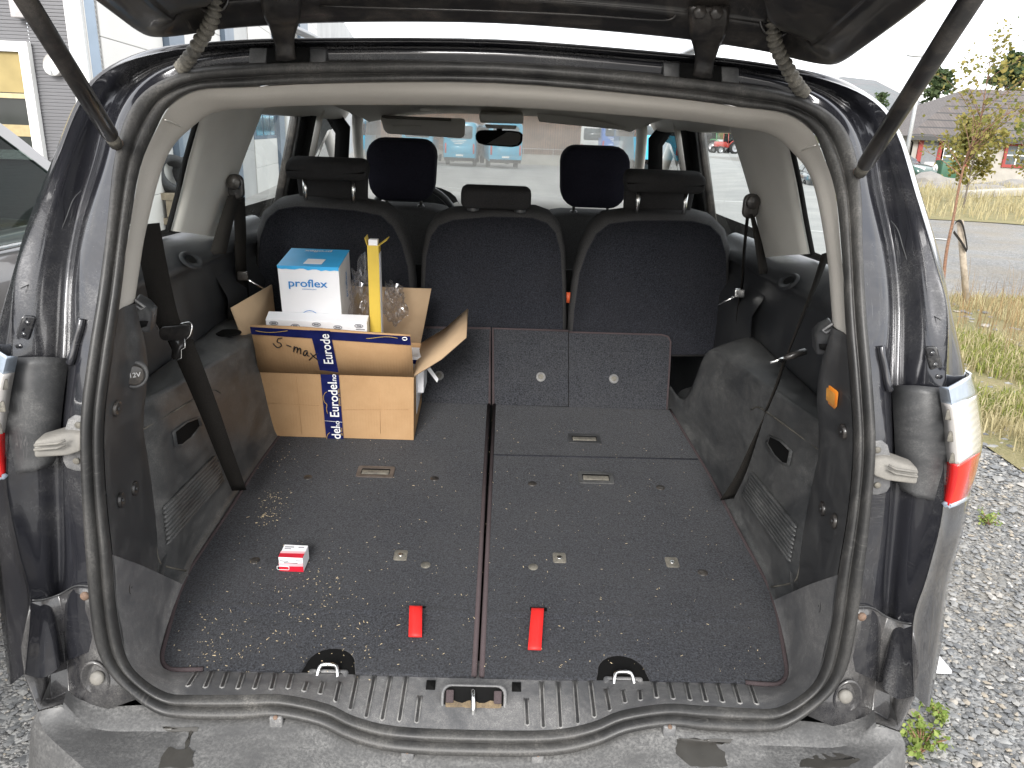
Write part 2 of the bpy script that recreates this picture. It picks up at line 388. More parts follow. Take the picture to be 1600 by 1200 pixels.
loops = loops[:5]+[[a.lerp(b, .10) for a, b in zip(_E, _D)], _E, [a.lerp(b, .12) for a, b in zip(_E, _F)]]+loops[6:]
rows = [catmull(open_loop(L), 5) for L in loops]
def refine(rows, k):
    """catmull across the loops so creases between loops are rounded"""
    cols = [catmull([r[j] for r in rows], k) for j in range(len(rows[0]))]
    return [[c[i] for c in cols] for i in range(len(cols[0]))]
body = MB().grid(refine(rows, 4)).build('rear_body', M['paint'], car)
body['label'] = 'dark blue-black painted frame around the tailgate opening'
RB = rows  # for later

# outer body sides, roof skin, bonnet
def side_z(z):   # half width of the outer body by height
    pts = [(0.2, .84), (0.45, .905), (0.75, .93), (1.0, .925), (1.2, .90), (1.35, .83), (1.5, .74), (1.6, .66)]
    for (z0, x0), (z1, x1) in zip(pts, pts[1:]):
        if z <= z1: return x0+(x1-x0)*max(0, (z-z0)/(z1-z0))
    return pts[-1][1]
for s in (1, -1):
    mb = MB(); rws = []
    ys = [1.62, 1.75, 2.2, 2.8, 3.6, 4.4, 5.0, 5.35, 5.55]
    for z in (0.24, 0.32, 0.45, 0.6, 0.75, 0.9, 1.02, 1.12, 1.19):
        r = []
        for y in ys:
            k = 1.0 if 1.8 < y < 4.6 else (0.955 if y < 1.7 else 0.985 if y < 1.8 else 0.97 if y < 5.1 else 0.88 if y < 5.4 else 0.7)
            zz = z if y < 4.3 else 0.24+(z-0.24)*(1-(y-4.3)*0.28)
            r.append(Vector((side_z(z)*k*s, y, zz)))
        rws.append(r)
    rear = [UY(x, y, Y) for x, y, Y in ((1441,1085,1.145),(1463,995,1.22),(1472,900,1.245),(1486,850,1.25),(1498,800,1.255),(1508,745,1.26),(1512,695,1.27),(1508,640,1.27),(1498,575,1.27))]
    for i, r in enumerate(rws):
        q = rear[i].copy(); q.x *= s; q.y += 0.02; q.x -= 0.006*s; r.insert(0, q)
    sp = MB().grid(rws).build('side_panel', M['paint_side'], car)
    # wheels
    for wy in (1.72, 4.55):
        wx = .80*s; c = Vector((wx, wy, .325))
        tyre = MB().grid([[c+Vector((dx*s, rr*math.cos(2*PI*k/28), rr*math.sin(2*PI*k/28))) for k in range(28)] for dx, rr in ((-.1,.2),(-.11,.27),(-.09,.318),(0,.325),(.08,.318),(.1,.28),(.095,.21))], closed=True).build('tyre', M['black'], car)
        MB().grid([[c+Vector((dx*s, rr*math.cos(2*PI*k/28), rr*math.sin(2*PI*k/28))) for k in range(28)] for dx, rr in ((.095,.215),(.07,.2),(.055,.08),(.075,.05),(.075,.001))], closed=True).build('wheel_rim', plain('alloy', (.35,.35,.36), .35, .9), tyre)
    for wy in (1.72, 4.55):
        MB().tube([Vector(((side_z(.6)*.99)*s, wy+.37*math.cos(a), .33+.37*math.sin(a))) for a in [PI*k/14 for k in range(15)]], .02, 6).build('wheel_arch_lip', M['trim'], car)
# roof skin
rws = []
for y, zc, hw in ((1.93, 1.665, .655), (2.3, 1.69, .665), (2.8, 1.69, .66), (3.2, 1.66, .64), (3.45, 1.61, .61)):
    rws.append([Vector((hw*math.sin(a)/math.sin(1.25), y, zc-(0.10)*(1-math.cos(a))/(1-math.cos(1.25)))) for a in [1.25*(k/8-1) for k in range(17)]])
MB().grid(rws).build('roof_skin', M['paint_side'], car)
# bonnet and nose
rws = []
for y, z, hw in ((4.25, 1.10, .72), (4.6, 1.06, .76), (5.0, .99, .76), (5.35, .88, .70), (5.5, .72, .64), (5.58, .5, .62), (5.5, .25, .6)):
    rws.append([Vector((hw*k/6, y-.06*abs(k/6)**3, z-.07*abs(k/6)**3)) for k in range(-6, 7)])
MB().grid(rws).build('bonnet', M['paint_side'], car)
MB().box((0, 3.3, .27), (1.5, 4.2, .04)).build('floor_pan', M['black'], car)
MB().box((0, 1.7, .40), (1.2, 1.0, .03)).build('floor_pan', M['black'], car)
# roof rails
for s in (1, -1):
    pth = [Vector((.60*s, y, z)) for y, z in ((1.72, 1.668), (1.78, 1.70), (1.95, 1.722), (2.6, 1.74), (3.1, 1.72), (3.2, 1.67))]
    MB().tube(catmull(pth, 4), .012, 8).build('roof_rail', M['satin'], car)

# ---- roof edge trim blocks beside the hinges
HIN = [(1, 1097), (-1, 452)]
for s in (1, -1):
    for (x0, x1) in ((1036, 1063), (1127, 1155)):
        q = [UY(x0, 97+ (x0-1040)*.075, 1.466), UY(x1, 97+(x1-1040)*.075, 1.466), UY(x1, 124+(x1-1040)*.11, 1.462), UY(x0, 122+(x0-1040)*.11, 1.462)]
        MB().prism([sd3(p, s) for p in q], (0, .012, 0)).build('hinge_cover', M['trim'], car, bevel=.003)
    q = [UY(1063, 98, 1.463), UY(1127, 104, 1.463), UY(1127, 128, 1.458), UY(1063, 120, 1.458)]
    MB().prism([sd3(p, s) for p in q], (0, .006, 0)).build('hinge_pocket', M['black'], car)

# ---- tailgate (open, rising towards the viewer)
tg = sub_empty('tailgate', car, Vector((0, 1.45, 1.65)))
edge = [(778,37,1.43),(900,45,1.43),(1040,58,1.425),(1130,70,1.42),(1202,82,1.415),(1245,93,1.40),(1280,100,1.38),(1303,101,1.345),(1322,93,1.29),(1345,77,1.22),(1395,41,1.10),(1450,-1,0.985),(1540,-80,0.80)]
e0 = loop(edge); e0[0].x = 0
dirs = []
r0, r1, r2, r3, r4 = [], [], [], [], []
for i, p in enumerate(e0):
    k = min(1.0, max(0.0, (i-4)/4.0))      # 0 along the hinge edge, 1 along the side edge
    inn = Vector((-k*p.x/max(.3, p.x), -(1-k)*1.0, 0.25*(1-k)+.02)).normalized()
    r0.append(p+Vector((0, .0, 0)))
    r1.append(p+inn*.018+Vector((0, -.004, .010)))
    r2.append(p+inn*.05+Vector((0, 0, .018)))
    r3.append(p+inn*.055+Vector((0, 0, .026)))
    r4.append(p+inn*.13+Vector((0, 0, .050)))
r5 = [Vector((p.x*.80, min(p.y, 1.2)-.15, p.z+.07)) for p in r4]
r6 = [Vector((p.x*.6, .72, 1.93)) for p in r4]
ro = [p+Vector((0, .012, .03)) for p in e0]
ro2 = [p+Vector((0, .0, .10)) for p in e0]
rows = [catmull(open_loop(L), 4) for L in (ro2, ro, r0, r1, r2, r3, r4, r5, r6)]
for r in rows: pass
gate = MB().grid(refine(rows, 3)).build('inner_panel', M['satin'], tg)
gl = MB().grid([[Vector((x, y, 1.67+(1.38-y)*.42+.012)) for x in (-.5, -.25, 0, .25, .5)] for y in (1.34, 1.15, .95, .75)]).build('tailgate_glass', plain('dark_tailgate_glass', (.012, .013, .02), .12), tg, solid=.004)
outer = [[Vector((x, y, 1.80+(1.40-y)*.42-.05*(x/.75)**2)) for x in [-.75+.15*k for k in range(11)]] for y in (1.42, 1.2, .95, .7)]
MB().grid(outer).build('outer_skin', M['paint_side'], tg, solid=.004)
# dusty raised lip on the panel
lip = [UY(*p) for p in ((500,9,1.385),(620,13,1.385),(760,17,1.385),(900,23,1.385),(1000,30,1.385),(1045,31,1.385),(1058,20,1.38))]
MB().tube(catmull(lip, 4), .0024, 6).build('panel_lip', M['satin'], tg)
# grommet rings
for s in (1, -1):
    c = sd3(UY(1213, 30, 1.372), s); nn = Vector((0, -.95, -.5))
    MB().tube([c+Vector((.026*math.cos(a), .004*math.sin(a), .026*math.sin(a))) for a in [2*PI*k/24 for k in range(25)]], .0035, 6).build('grommet_ring', M['satin'], tg)
    # hinges: bent strap from the roof edge up to the tailgate
    hp = [(1075,10,1.35,1139,10),(1076,35,1.368,1137,37),(1079,56,1.39,1130,60),(1082,66,1.41,1124,70),(1086,80,1.43,1119,84),(1087,95,1.445,1114,98),(1084,112,1.455,1112,116),(1080,122,1.475,1112,127)]
    a = catmull([sd3(UY(x0, y0, Y), s) for x0, y0, Y, x1, y1 in hp], 3); b = catmull([sd3(UY(x1, y1, Y), s) for x0, y0, Y, x1, y1 in hp], 3)
    mid = [p.lerp(q, .5)+Vector((0, -.003, -.002)) for p, q in zip(a, b)]
    h = MB().grid([a, [p.lerp(q, .12)+Vector((0, -.004, 0)) for p, q in zip(a, b)], mid, [p.lerp(q, .88)+Vector((0, -.004, 0)) for p, q in zip(a, b)], b]).build('hinge', M['satin'], car, solid=.005)
    for bx in (1093, 1119):
        c = sd3(UY(bx, 19+(bx-1093)*.05, 1.348), s)
        MB().disc(c, (0, -1, -.1), .0115, .006, 6, .003).build('bolt', M['satin'], h)
    # corrugated cable gaiter
    gp = catmull([sd3(UY(*p), s) for p in ((1213,22,1.36),(1208,48,1.355),(1214,75,1.37),(1228,102,1.395),(1244,130,1.42),(1256,146,1.45),(1262,154,1.50))], 22)
    gm = MB().tube(gp, [.0098+.0030*math.sin(k*2*PI/7) for k in range(len(gp))], 12).build('cable_gaiter', M['gaiter'], car)
    # gas strut
    p0, p1 = UY(1345, 268, 1.315), UY(1524, -12, .93)
    q0, q1 = sd3(p0, s), sd3(p1, s); d = (q1-q0).normalized()
    st = MB().tube([q0+d*.02, q0+d*.03, q1+d*.2], [.009, .0128, .0128], 16).build('gas_strut', M['satin'], car)
    MB().tube([q0-d*.004, q0+d*.025], .0105, 12).build('strut_socket', M['gaiter'], st)
    MB().disc(q0-d*.006+Vector((0, .012, 0)), (0, -1, 0), .0095, .016, 10, .002).build('ball_stud', M['rust'], st)

# ---- tail lamps
def pxrow(ps, Y): return [UY(x, y, Y[i] if isinstance(Y, (list, tuple)) else Y) for i, (x, y) in enumerate(ps)]
Li = [(1469,604),(1472,628),(1476,660),(1478,690),(1479,720),(1476,750),(1471,783)]
Lr = [(1482,605),(1487,632),(1492,664),(1495,695),(1497,725),(1494,755),(1483,790)]
Lm = [(1499,594),(1507,624),(1512,655),(1515,684),(1515,712),(1509,743),(1498,783)]
Lo = [(1517,584),(1526,615),(1531,650),(1534,680),(1532,703),(1524,742),(1511,775)]
mats = {}
def lens(name, c, rough=.12, tr=0.0, stripes=0):
    t = NT(name)
    if stripes:
        w = t.n.new('ShaderNodeTexWave'); w.bands_direction = 'Z'; w.inputs['Scale'].default_value = stripes; t.l.new(t.co, w.inputs[0])
        t.set(Base_Color=t.mix(t.math('MULTIPLY', w.outputs[1], .35), tuple(c), tuple(x*.6 for x in c)))
        t.bump(w.outputs[1], .15, .002)
    else: t.set(Base_Color=t.mix(t.ramp(t.noise(60, 2), .3, .7), tuple(x*.85 for x in c), tuple(c)))
    t.set(Roughness=rough, Coat_Weight=1.0, Coat_Roughness=.05, Subsurface_Weight=0.0); return t.m
lm = {'silver': lens('silver_lens', (.36, .42, .50)), 'clear': lens('clear_lens', (.62, .60, .57), .15, stripes=26), 'red': lens('red_lens', (.55, .012, .012)), 'orange': lens('orange_red_lens', (.58, .028, .014)), 'edge': lens('ribbed_lens_edge', (.48, .46, .44), .25, stripes=180)}
for s in (1, -1):
    lamp = sub_empty('tail_lamp', car, sd3(UY(1500, 690, 1.16), s))
    a = pxrow(Li, 1.138); b = pxrow(Lr, 1.112); mm_ = pxrow([(x+3, y) for x, y in Lm], 1.145); n_ = pxrow([((x*.65+x2*.35)+3, y*.65+y2*.35) for (x, y), (x2, y2) in zip(Lo, Lm)], 1.178); o_ = pxrow(Lo, 1.235)
    f_ = [p+Vector((.012, .16, 0)) for p in o_]
    R = [[sd3(p, s) for p in x] for x in (a, b, mm_, n_, o_, f_)]
    def piece(name, mat, rws, i0, i1):
        MB().grid([catmull(r, 6)[i0*6:i1*6+1] for r in rws]).build(name, mat, lamp, solid=.004, auto=40)
    piece('upper_lens', lm['silver'], R, 0, 1)
    piece('lens_edge', lm['edge'], R[:2], 1, 4)
    piece('clear_lens', lm['clear'], R[1:], 1, 4)
    piece('red_lens', lm['red'], R[:2], 4, 6)
    piece('orange_lens', lm['orange'], R[1:], 4, 6)
    lw = [p+Vector((0, 0, -.008)) for p in (R[0][-1], R[1][-1], R[2][-1], R[3][-1])]
    MB().tube(catmull([R[0][-1], R[1][-1], R[2][-1], R[3][-1], R[4][-1]], 4), .0045, 6).build('lamp_rim', lm['silver'], lamp)
    for k in range(3):
        c = sd3(UY(1484+k*3, 648+k*34, 1.118), s)
        MB().box(c, (.012, .004, .018)).build('lens_mark', M['gaiter'], lamp, bevel=.002)
    # plastic panel behind the lamp
    rr = [loop([(1394,602,1.200),(1397,650,1.182),(1399,700,1.172),(1400,745,1.165),(1408,765,1.16)]), loop([(1430,602,1.168),(1434,650,1.155),(1436,700,1.148),(1436,750,1.145),(1432,776,1.14)]), loop([(1469,606,1.15),(1476,655,1.142),(1479,715,1.137),(1476,757,1.135),(1470,784,1.135)])]
    MB().grid([catmull([sd3(p, s) for p in r], 4) for r in rr]).build('lamp_housing_panel', M['trim'], car, solid=.005)
    # bracket plate above the lamp with three rivets
    pl = [sd3(UY(x, y, 1.165+(1482-x)*.0005), s) for x, y in ((1445,545),(1450,541),(1464,541),(1468,546),(1478,592),(1475,597),(1462,598),(1457,592))]
    bp = MB().prism(pl, (0, .006, 0)).build('rivet_plate', M['paint_side'], car, bevel=.003)
    for y in (552, 570, 588): MB().disc(sd3(UY(1453+(y-552)*.25+3, y, 1.163), s), (0, -1, 0), .004, .002, 10, .001).build('rivet', M['paint_side'], bp)
    # seam line down the jamb (sealer bead)
    MB().tube(catmull([sd3(UY(*p), s) for p in ((1392,345,1.325),(1403,360,1.312),(1412,390,1.298),(1424,425,1.275),(1440,460,1.25),(1456,490,1.222),(1470,500,1.195))], 5), .0009, 5).build('sealer_bead', M['trim'], car)
    # raised rib on the flange
    MB().tube(catmull([sd3(UY(*p), s) for p in ((1377,540,1.188),(1379,556,1.183),(1384,580,1.178),(1388,602,1.172),(1391,610,1.172))], 4), .006, 8).build('flange_rib', M['paint'], car)
    # rubber wedge stop with its plate
    wb = sub_empty('rubber_stop', car, sd3(UY(1400, 730, 1.13), s))
    pl = [sd3(UY(x, y, 1.135), s) for x, y in ((1366,690),(1378,688),(1388,696),(1392,712),(1392,760),(1386,770),(1372,774),(1362,774))]
    MB().prism(pl, (0, .005, 0)).build('stop_plate', M['sill'], wb, bevel=.003)
    for y in (703, 758): MB().disc(sd3(UY(1371, y, 1.132), s), (0, -1, 0), .0055, .002, 12, .001).build('plate_screw', M['gaiter'], wb)
    top = [sd3(UY(x, y, Y), s) for x, y, Y in ((1364,720,1.128),(1384,718,1.125),(1386,754,1.118),(1365,744,1.12))]
    face = [(1364,716,1.128),(1384,714,1.128),(1436,733,1.10),(1434,758,1.095),(1386,752,1.11),(1365,744,1.12)]
    MB().prism([sd3(UY(*p), s) for p in face], (0.0, .03, .004)).build('wedge', M['wedge'], wb, bevel=.004)
    for dy in (-6, 1):
        MB().tube([sd3(UY(1388, 733+dy, 1.107), s), sd3(UY(1400, 739+dy, 1.100), s), sd3(UY(1434, 744+dy, 1.092), s)], .0022, 6).build('wedge_rib', M['wedge'], wb)
    # lower corner: recess with bump stop, rusty screw
    c = sd3(UY(1318, 1088, 1.098), s)
    rec = MB().grid([[c+Vector((rr*.8*math.cos(2*PI*k/24)+.006*s, hh, rr*1.15*math.sin(2*PI*k/24))) for k in range(24)] for rr, hh in ((.031,-.001),(.030,-.004),(.026,-.003),(.022,.006),(.001,.009))], closed=True).build('stop_recess', M['paint_low'], car)
    MB().disc(c+Vector((0, -.004, .004)), (0, -1, .3), .012, .006, 16, .003).build('rubber_pad', M['wedge'], rec)
    MB().disc(sd3(UY(1346, 963, 1.11), s), (0, -1, .1), .0075, .004, 14, .002).build('body_screw', M['rust'], car)
    # body gap lines of the lower corner panel
    MB().tube(catmull([sd3(UY(*p), s) for p in ((1340,948,1.108),(1362,949,1.112),(1385,963,1.118),(1408,972,1.10),(1424,974,1.086))], 4), .0012, 6).build('panel_gap_trim', M['trim'], car)
    # lower corner panel: plane from the gap line down to the bumper
    rr = [[(1338,952,1.112),(1362,951,1.118),(1386,965,1.124),(1408,974,1.105),(1426,977,1.087)],
          [(1334,985,1.11),(1352,985,1.118),(1376,1000,1.135),(1408,1010,1.112),(1431,1010,1.082)],
          [(1326,1025,1.108),(1345,1026,1.118),(1368,1035,1.14),(1402,1045,1.116),(1436,1047,1.075)],
          [(1312,1055,1.104),(1340,1060,1.112),(1366,1075,1.135),(1398,1088,1.112),(1428,1090,1.066)],
          [(1292,1088,1.10),(1330,1100,1.10),(1362,1110,1.12),(1388,1125,1.10),(1412,1125,1.056)],
          [(1262,1118,1.096),(1300,1134,1.088),(1340,1134,1.085),(1372,1130,1.08),(1404,1142,1.05)]]
    MB().grid([[sd3(UY(*p), s) for p in r] for r in rr]).build('corner_panel', M['paint_low'], car, solid=.003, bevel=.002, auto=14)

# ---- bumper
def full_px(pts):
    R = [UY(*p) for p in pts]; R[0].x = 0; return open_loop(R)
P0 = [(740,1170,1.082),(860,1169,1.082),(930,1154,1.087),(980,1134,1.092),(1045,1124,1.097),(1100,1130,1.097),(1180,1133,1.097),(1240,1126,1.10),(1300,1130,1.092),(1345,1122,1.088),(1366,1108,1.086)]
P1 = [(740,1192,1.058),(860,1189,1.058),(930,1175,1.06),(980,1157,1.064),(1045,1148,1.066),(1100,1152,1.066),(1180,1157,1.064),(1240,1159,1.062),(1300,1161,1.058),(1342,1150,1.056),(1368,1128,1.058)]
p0, p1 = full_px(P0), full_px(P1)
c = len(p1)//2
p1b = [p+Vector((0, -.006, -.004)) for p in p1]
ridge = []
for i, p in enumerate(p1):
    k = (i-c)/c
    r_ = Vector((p.x*1.02+.012*k, 1.062-.20*(1-abs(k)**3.2), 0)); r_.z = p.z-.012-.02*(1-abs(k)); ridge.append(r_)
rg = [UY(x, y, Y) for x, y, Y in ((1406,1144,1.046),(1394,1172,1.02),(1365,1198,.99))]
for s in (1, -1):
    for j, q in enumerate(rg):
        i = (len(p1)-1-j) if s == 1 else j
        ridge[i] = sd3(q, s)
for j in (3, 4):   # ease into the straight rear edge
    for s in (1, -1):
        i = (len(p1)-1-j) if s == 1 else j
        e = ridge[(len(p1)-1-2) if s == 1 else 2]; f2 = ridge[(len(p1)-1-5) if s == 1 else 5]
        ridge[i] = e.lerp(f2, (j-2)/3)+Vector((0, -.012, 0))
def out_dir(i):
    k = (i-c)/c; return Vector((math.copysign(abs(k)**4, k)*.9, -1+.5*abs(k)**6, 0)).normalized()
b1 = [p+out_dir(i)*.012+Vector((0, 0, -.02)) for i, p in enumerate(ridge)]
b2 = [p+out_dir(i)*.03+Vector((0, 0, -.12)) for i, p in enumerate(ridge)]
b3 = [p+out_dir(i)*.012+Vector((0, 0, -.26)) for i, p in enumerate(ridge)]
mid_ = [a.lerp(b, .5)+Vector((0, 0, .002)) for a, b in zip(p1b, ridge)]
rows = [catmull(L, 4) for L in (p0, p1, p1b, mid_, ridge, b1, b2, b3)]
bump = MB().grid(rows).build('bumper', M['bumper'], car, auto=35)
for s in (1, -1):      # bumper wing running forward along the side
    e = [rows[k][-1 if s == 1 else 0] for k in (4, 5, 6, 7)]
    f1 = [p+Vector((.018*s, .10, 0)) for p in e]; f2_ = [Vector((.90*s, 1.34, p.z)) for p in e]
    f1[0] += Vector((.01*s, 0, .03)); f2_[0].z += .12; f2_[1].z += .06
    MB().grid(refine([e, f1, f2_], 3)).build('bumper_wing', M['bumper'], car)
for xx, yy, Y in ((1045,1142,1.07),(840,1185,1.062)):     # bumper clips
    for s in (1, -1):
        cpos = sd3(UY(xx, yy, Y), s)
        cl = MB().box(cpos, (.022, .012, .026)).build('bumper_clip', M['sill'], bump, bevel=.003)
        MB().box(cpos+Vector((0, -.008, -.012)), (.012, .004, .004)).build('clip_slot', M['black'], bump)
        MB().disc(cpos+Vector((0, -.004, .012)), (0, -.6, 1), .004, .002, 10, .001).build('clip_screw', M['rust'], bump)
# wet patches on the bumper shelf (laid on its surface)
from mathutils.bvhtree import BVHTree
def patch(bvh, px, name, mat, parent, off=.0012, rings=5):
    cx = sum(p[0] for p in px)/len(px); cy = sum(p[1] for p in px)/len(px); rws = []
    for k in range(rings+1):
        t = max(.02, 1-k/rings); r = []
        for x, y in px:
            d = ray(cx+(x-cx)*t, cy+(y-cy)*t).normalized(); h = bvh.ray_cast(CAM, d)
            if h[0] is None: return None
            r.append(h[0]-d*off)
        rws.append(r)
    return MB().grid(rws, closed=True).build(name, mat, parent)
def jag(pts, amp, seed, n=3):
    rnd = random.Random(seed); out = []
    for i, p in enumerate(pts):
        q = pts[(i+1) % len(pts)]
        for k in range(n):
            t = k/n; out.append((p[0]+(q[0]-p[0])*t+rnd.uniform(-amp, amp), p[1]+(q[1]-p[1])*t+rnd.uniform(-amp, amp)))
    return out
_mb = MB().grid(rows); bbvh = BVHTree.FromPolygons(_mb.v, [f for f in _mb.f])
for i, pg in enumerate(([(250,1135),(280,1137),(311,1135),(306,1142),(288,1144),(262,1142)], [(296,1142),(302,1142),(292,1170),(288,1168)], [(262,1166),(280,1172),(296,1168),(304,1176),(300,1186),(304,1199),(246,1199),(252,1182)],
                        [(1060,1153),(1100,1155),(1145,1155),(1140,1161),(1120,1164),(1080,1163)], [(1058,1156),(1085,1160),(1120,1164),(1132,1176),(1136,1198),(1110,1199),(1078,1197),(1056,1178)], [(1252,1186),(1280,1177),(1315,1178),(1338,1184),(1344,1188),(1325,1197),(1290,1199),(1250,1199)])):
    patch(bbvh, jag(pg, 1.6, i), 'wet_patch', M['wet'], bump)
# ------------------------------------------------------------------ load floor
H0 = CAM.z
matA = Vector((0, 1.2, H0-.972)); matB = Vector((0, 2.3, H0-.823))
MF = Frame(matA, (1, 0, 0), matB-matA)
def UM(px, py): return UP(px, py, matA, MF.n)
def uvm(px, py): return MF.uv(UM(px, py))
FLA = matB; FLB = Vector((0, 2.43, H0-.603))
FF = Frame(FLA, (1, 0, 0), FLB-FLA)
def uvf(px, py): return FF.uv(UP(px, py, FLA, FF.n))
# cut-outs in mat coordinates
def cut(cx, cy, r=.043):
    u0, v0 = uvm(cx, cy); return u0, v0, r
def arc_notch(u0, edge_v, r, up):
    pts = []
    for k in range(13):
        a = PI*k/12; pts.append((u0+r*math.cos(a), edge_v+up+r*math.sin(a)*.95))
    return [(u0+r*1.12, edge_v)]+pts+[(u0-r*1.12, edge_v)]
def mat_panel(outline, name, label):
    m_ = sub_empty(name, car, MF.p(0, .4)); m_['label'] = label
    mb = MB(); mb.prism([MF.p(u, v, -.012) for u, v in outline], MF.n*.012)
    mb.build('carpet', M['carpet'], m_, smooth=False, bevel=.003)
    return m_
ev = uvm(745, 1056)[1]
uL, _ = uvm(511, 1046); uR, _ = uvm(972, 1058); u0 = (uR-uL)/2
side_px = [(1165,1066),(1205,1069),(1220,1066),(1229,1052),(1225,1020),(1215,962),(1207,935),(1198,910),(1150,822),(1110,745),(1074,685),(1047,640)]
side_uv = [uvm(*p) for p in side_px]
notch = arc_notch(u0, ev, .046, .022)
topv = uvm(770, 632)[1]
gR, gRt = uvm(749.5, 1054)[0], uvm(770.5, 632)[0]
gL, gLt = uvm(744, 1054)[0], uvm(765.5, 632)[0]
Rout = [(gR, ev)]+list(reversed(notch))+side_uv+[(gRt, topv)]
Lout = [(gL, ev)]+[(-u, v) for u, v in reversed(notch)]+[(-u, v) for u, v in side_uv]+[(gLt, topv)]
mR = mat_panel(Rout, 'floor_panel', 'right-hand carpeted floor panel with two black handles')
mL = mat_panel(Lout, 'floor_panel', 'left-hand carpeted floor panel with one brown handle')
def bind(path_uv, par, r=.0042, fr=MF, h=-.001):
    MB().tube([fr.p(u, v, h) for u, v in path_uv], r, 6).build('edge_binding', M['binding'], par)
for s, par in ((1, mR), (-1, mL)):
    pth = catmull([Vector((u*s, v, 0)) for u, v in side_uv], 3)
    bind([(p.x, p.y) for p in pth], par, .0048)
bind([(gR+.004, ev), (gRt+.004, topv)], mR, .0055); bind([(gL-.004, ev), (gLt-.004, topv)], mL, .0055)
# fold seam of the right panel and the soft crease near the rear edge
a, b = uvm(768, 711), uvm(1090, 718)
MB().tube([MF.p(a[0], a[1], -.0005), MF.p(b[0], b[1], -.0005)], .003, 6).build('fold_seam', M['carpet_back'], mR)
for s, par in ((1, mR), (-1, mL)):
    MB().grid([[MF.p(s*(.02+.58*k/8), ev+.165+dv+.004*math.sin(k), .0004+hh) for k in range(9)] for dv, hh in ((-.012,-.0004),(-.004,.002),(.003,.0022),(.012,-.0004))]).build('carpet_crease', M['carpet'], par)
# handles (recessed pull grips)
def handle(px, py, w, d, par, mat, deep=True):
    u, v = uvm(px, py); fr = Frame(MF.p(u, v), MF.ex, MF.ey)
    ol = rrect(w, d, .006); il = rrect(w*.78, d*.62, .004)
    mb = MB(); n = len(ol)
    mb.grid([[fr.p(x*1.02, y*1.02, -.001) for x, y in ol], [fr.p(x, y, .0035) for x, y in ol], [fr.p(x, y, .0035) for x, y in il], [fr.p(x, y, .0008) for x, y in il]], closed=True)
    h = mb.build('handle', mat, par, auto=40)
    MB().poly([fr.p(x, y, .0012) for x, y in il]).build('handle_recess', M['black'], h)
    MB().box(fr.p(0, -d*.05, .002), (w*.74, d*.36, .004), fr.R()).build('handle_grip', M['gaiter'], h, bevel=.0015)
brown = dusty('brownish_plastic', (.055, .046, .042), .45, (.24, .2, .17), .5, 25)
handle(587, 738, .098, .052, mL, brown)
handle(913, 686, .094, .052, mR, M['trim'])
handle(931, 747, .094, .055, mR, M['trim'])
def stud(px, py, par, r=.0105, sq=False, dark=False, fr=None, uv=None):
    fr = fr or MF; u, v = uv or uvm(px, py); c = fr.p(u, v, -.0005)
    if sq:
        f2 = Frame(c, fr.ex, fr.ey)
        o_ = MB().prism([f2.p(x, y, 0) for x, y in rrect(.030, .036, .005)], fr.n*.0025).build('anchor_plate', M['gaiter'], par, bevel=.001)
        MB().disc(f2.p(0, 0, .0026), fr.n, .006, .0016, 12, -.001).build('anchor_eye', M['chrome'], o_)
    else:
        MB().disc(c, fr.n, r, .002, 18, .0012).build('stud', M['satin'] if dark else M['gaiter'], par)
for p in ((481,746),(398,876),(679,748)): stud(*p, mL, .0115, dark=True)
stud(665, 883, mL, .011); stud(626, 868, mL, sq=True)
for p in ((832,756),(1032,762),(1098,895)): stud(*p, mR, .0115, dark=True)
stud(833, 886, mR, .011); stud(874, 872, mR, sq=True); stud(1050, 879, mR, sq=True)
# red pull tapes
def tape(px0, py0, px1, py1, par, w):
    a, b = Vector((*uvm(px0, py0), 0)), Vector((*uvm(px1, py1), 0)); d = b-a
    path = [(0, .001), (.06, .012), (.16, .019), (.4, .020), (.7, .016), (.92, .012), (1, .009), (1.0, .005), (.9, .006), (.5, .008), (.1, .004), (0, 0)]
    pts = catmull([MF.p(a.x+d.x*t, a.y+d.y*t, h) for t, h in path], 3)
    MB().grid([[p-MF.ex*w/2 for p in pts], [p+MF.ex*w/2 for p in pts]]).build('red_pull_tape', M['red'], par, solid=.0016)
    MB().box(MF.p(a.x+.002, a.y+.002, .0), (w*1.35, .012, .003), MF.R()).build('tape_slot', M['black'], par)
tape(650, 952, 649, 998, mL, .026); tape(840, 954, 835, 1018, mR, .026)
# upright flaps behind the floor
def flap(pts, name, par, r=.02):
    uv = [uvf(*p) for p in pts]
    return MB().prism([FF.p(u, v, -.008) for u, v in uv], FF.n*.008).build(name, M['carpet'], par, smooth=False, bevel=.002)
flap([(771,633),(888,635),(888,517),(772,513)], 'upright_flap', mR)
rc = [(889,637),(1042,640),(1044,600),(1047,560),(1048,534),(1044,526),(1034,523),(889,519)]
flap([(x, y) for x, y in rc], 'upright_flap', mR)
flap([(765,633),(470,620),(478,509),(765,513)], 'upright_flap', mL)
bind([uvf(*p) for p in [(889,519),(1034,523),(1044,526),(1048,534),(1046,575),(1042,640)]], mR, .0035, FF)
bind([uvf(*p) for p in [(771,633),(770,513),(888,517)]], mR, .0045, FF)
bind([uvf(*p) for p in [(765,633),(766,513),(478,509)]], mL, .0045, FF)
for (x, y), par in (((845,589),mR),((959,592),mR),((686,587),mL)):
    u, v = uvf(x, y); MB().disc(FF.p(u, v, 0), FF.n, .0155, .003, 20, .001).build('button', M['sill'], par)
    MB().disc(FF.p(u, v, .003), FF.n, .009, .0025, 16, .001).build('button_cap', M['gaiter'], par)

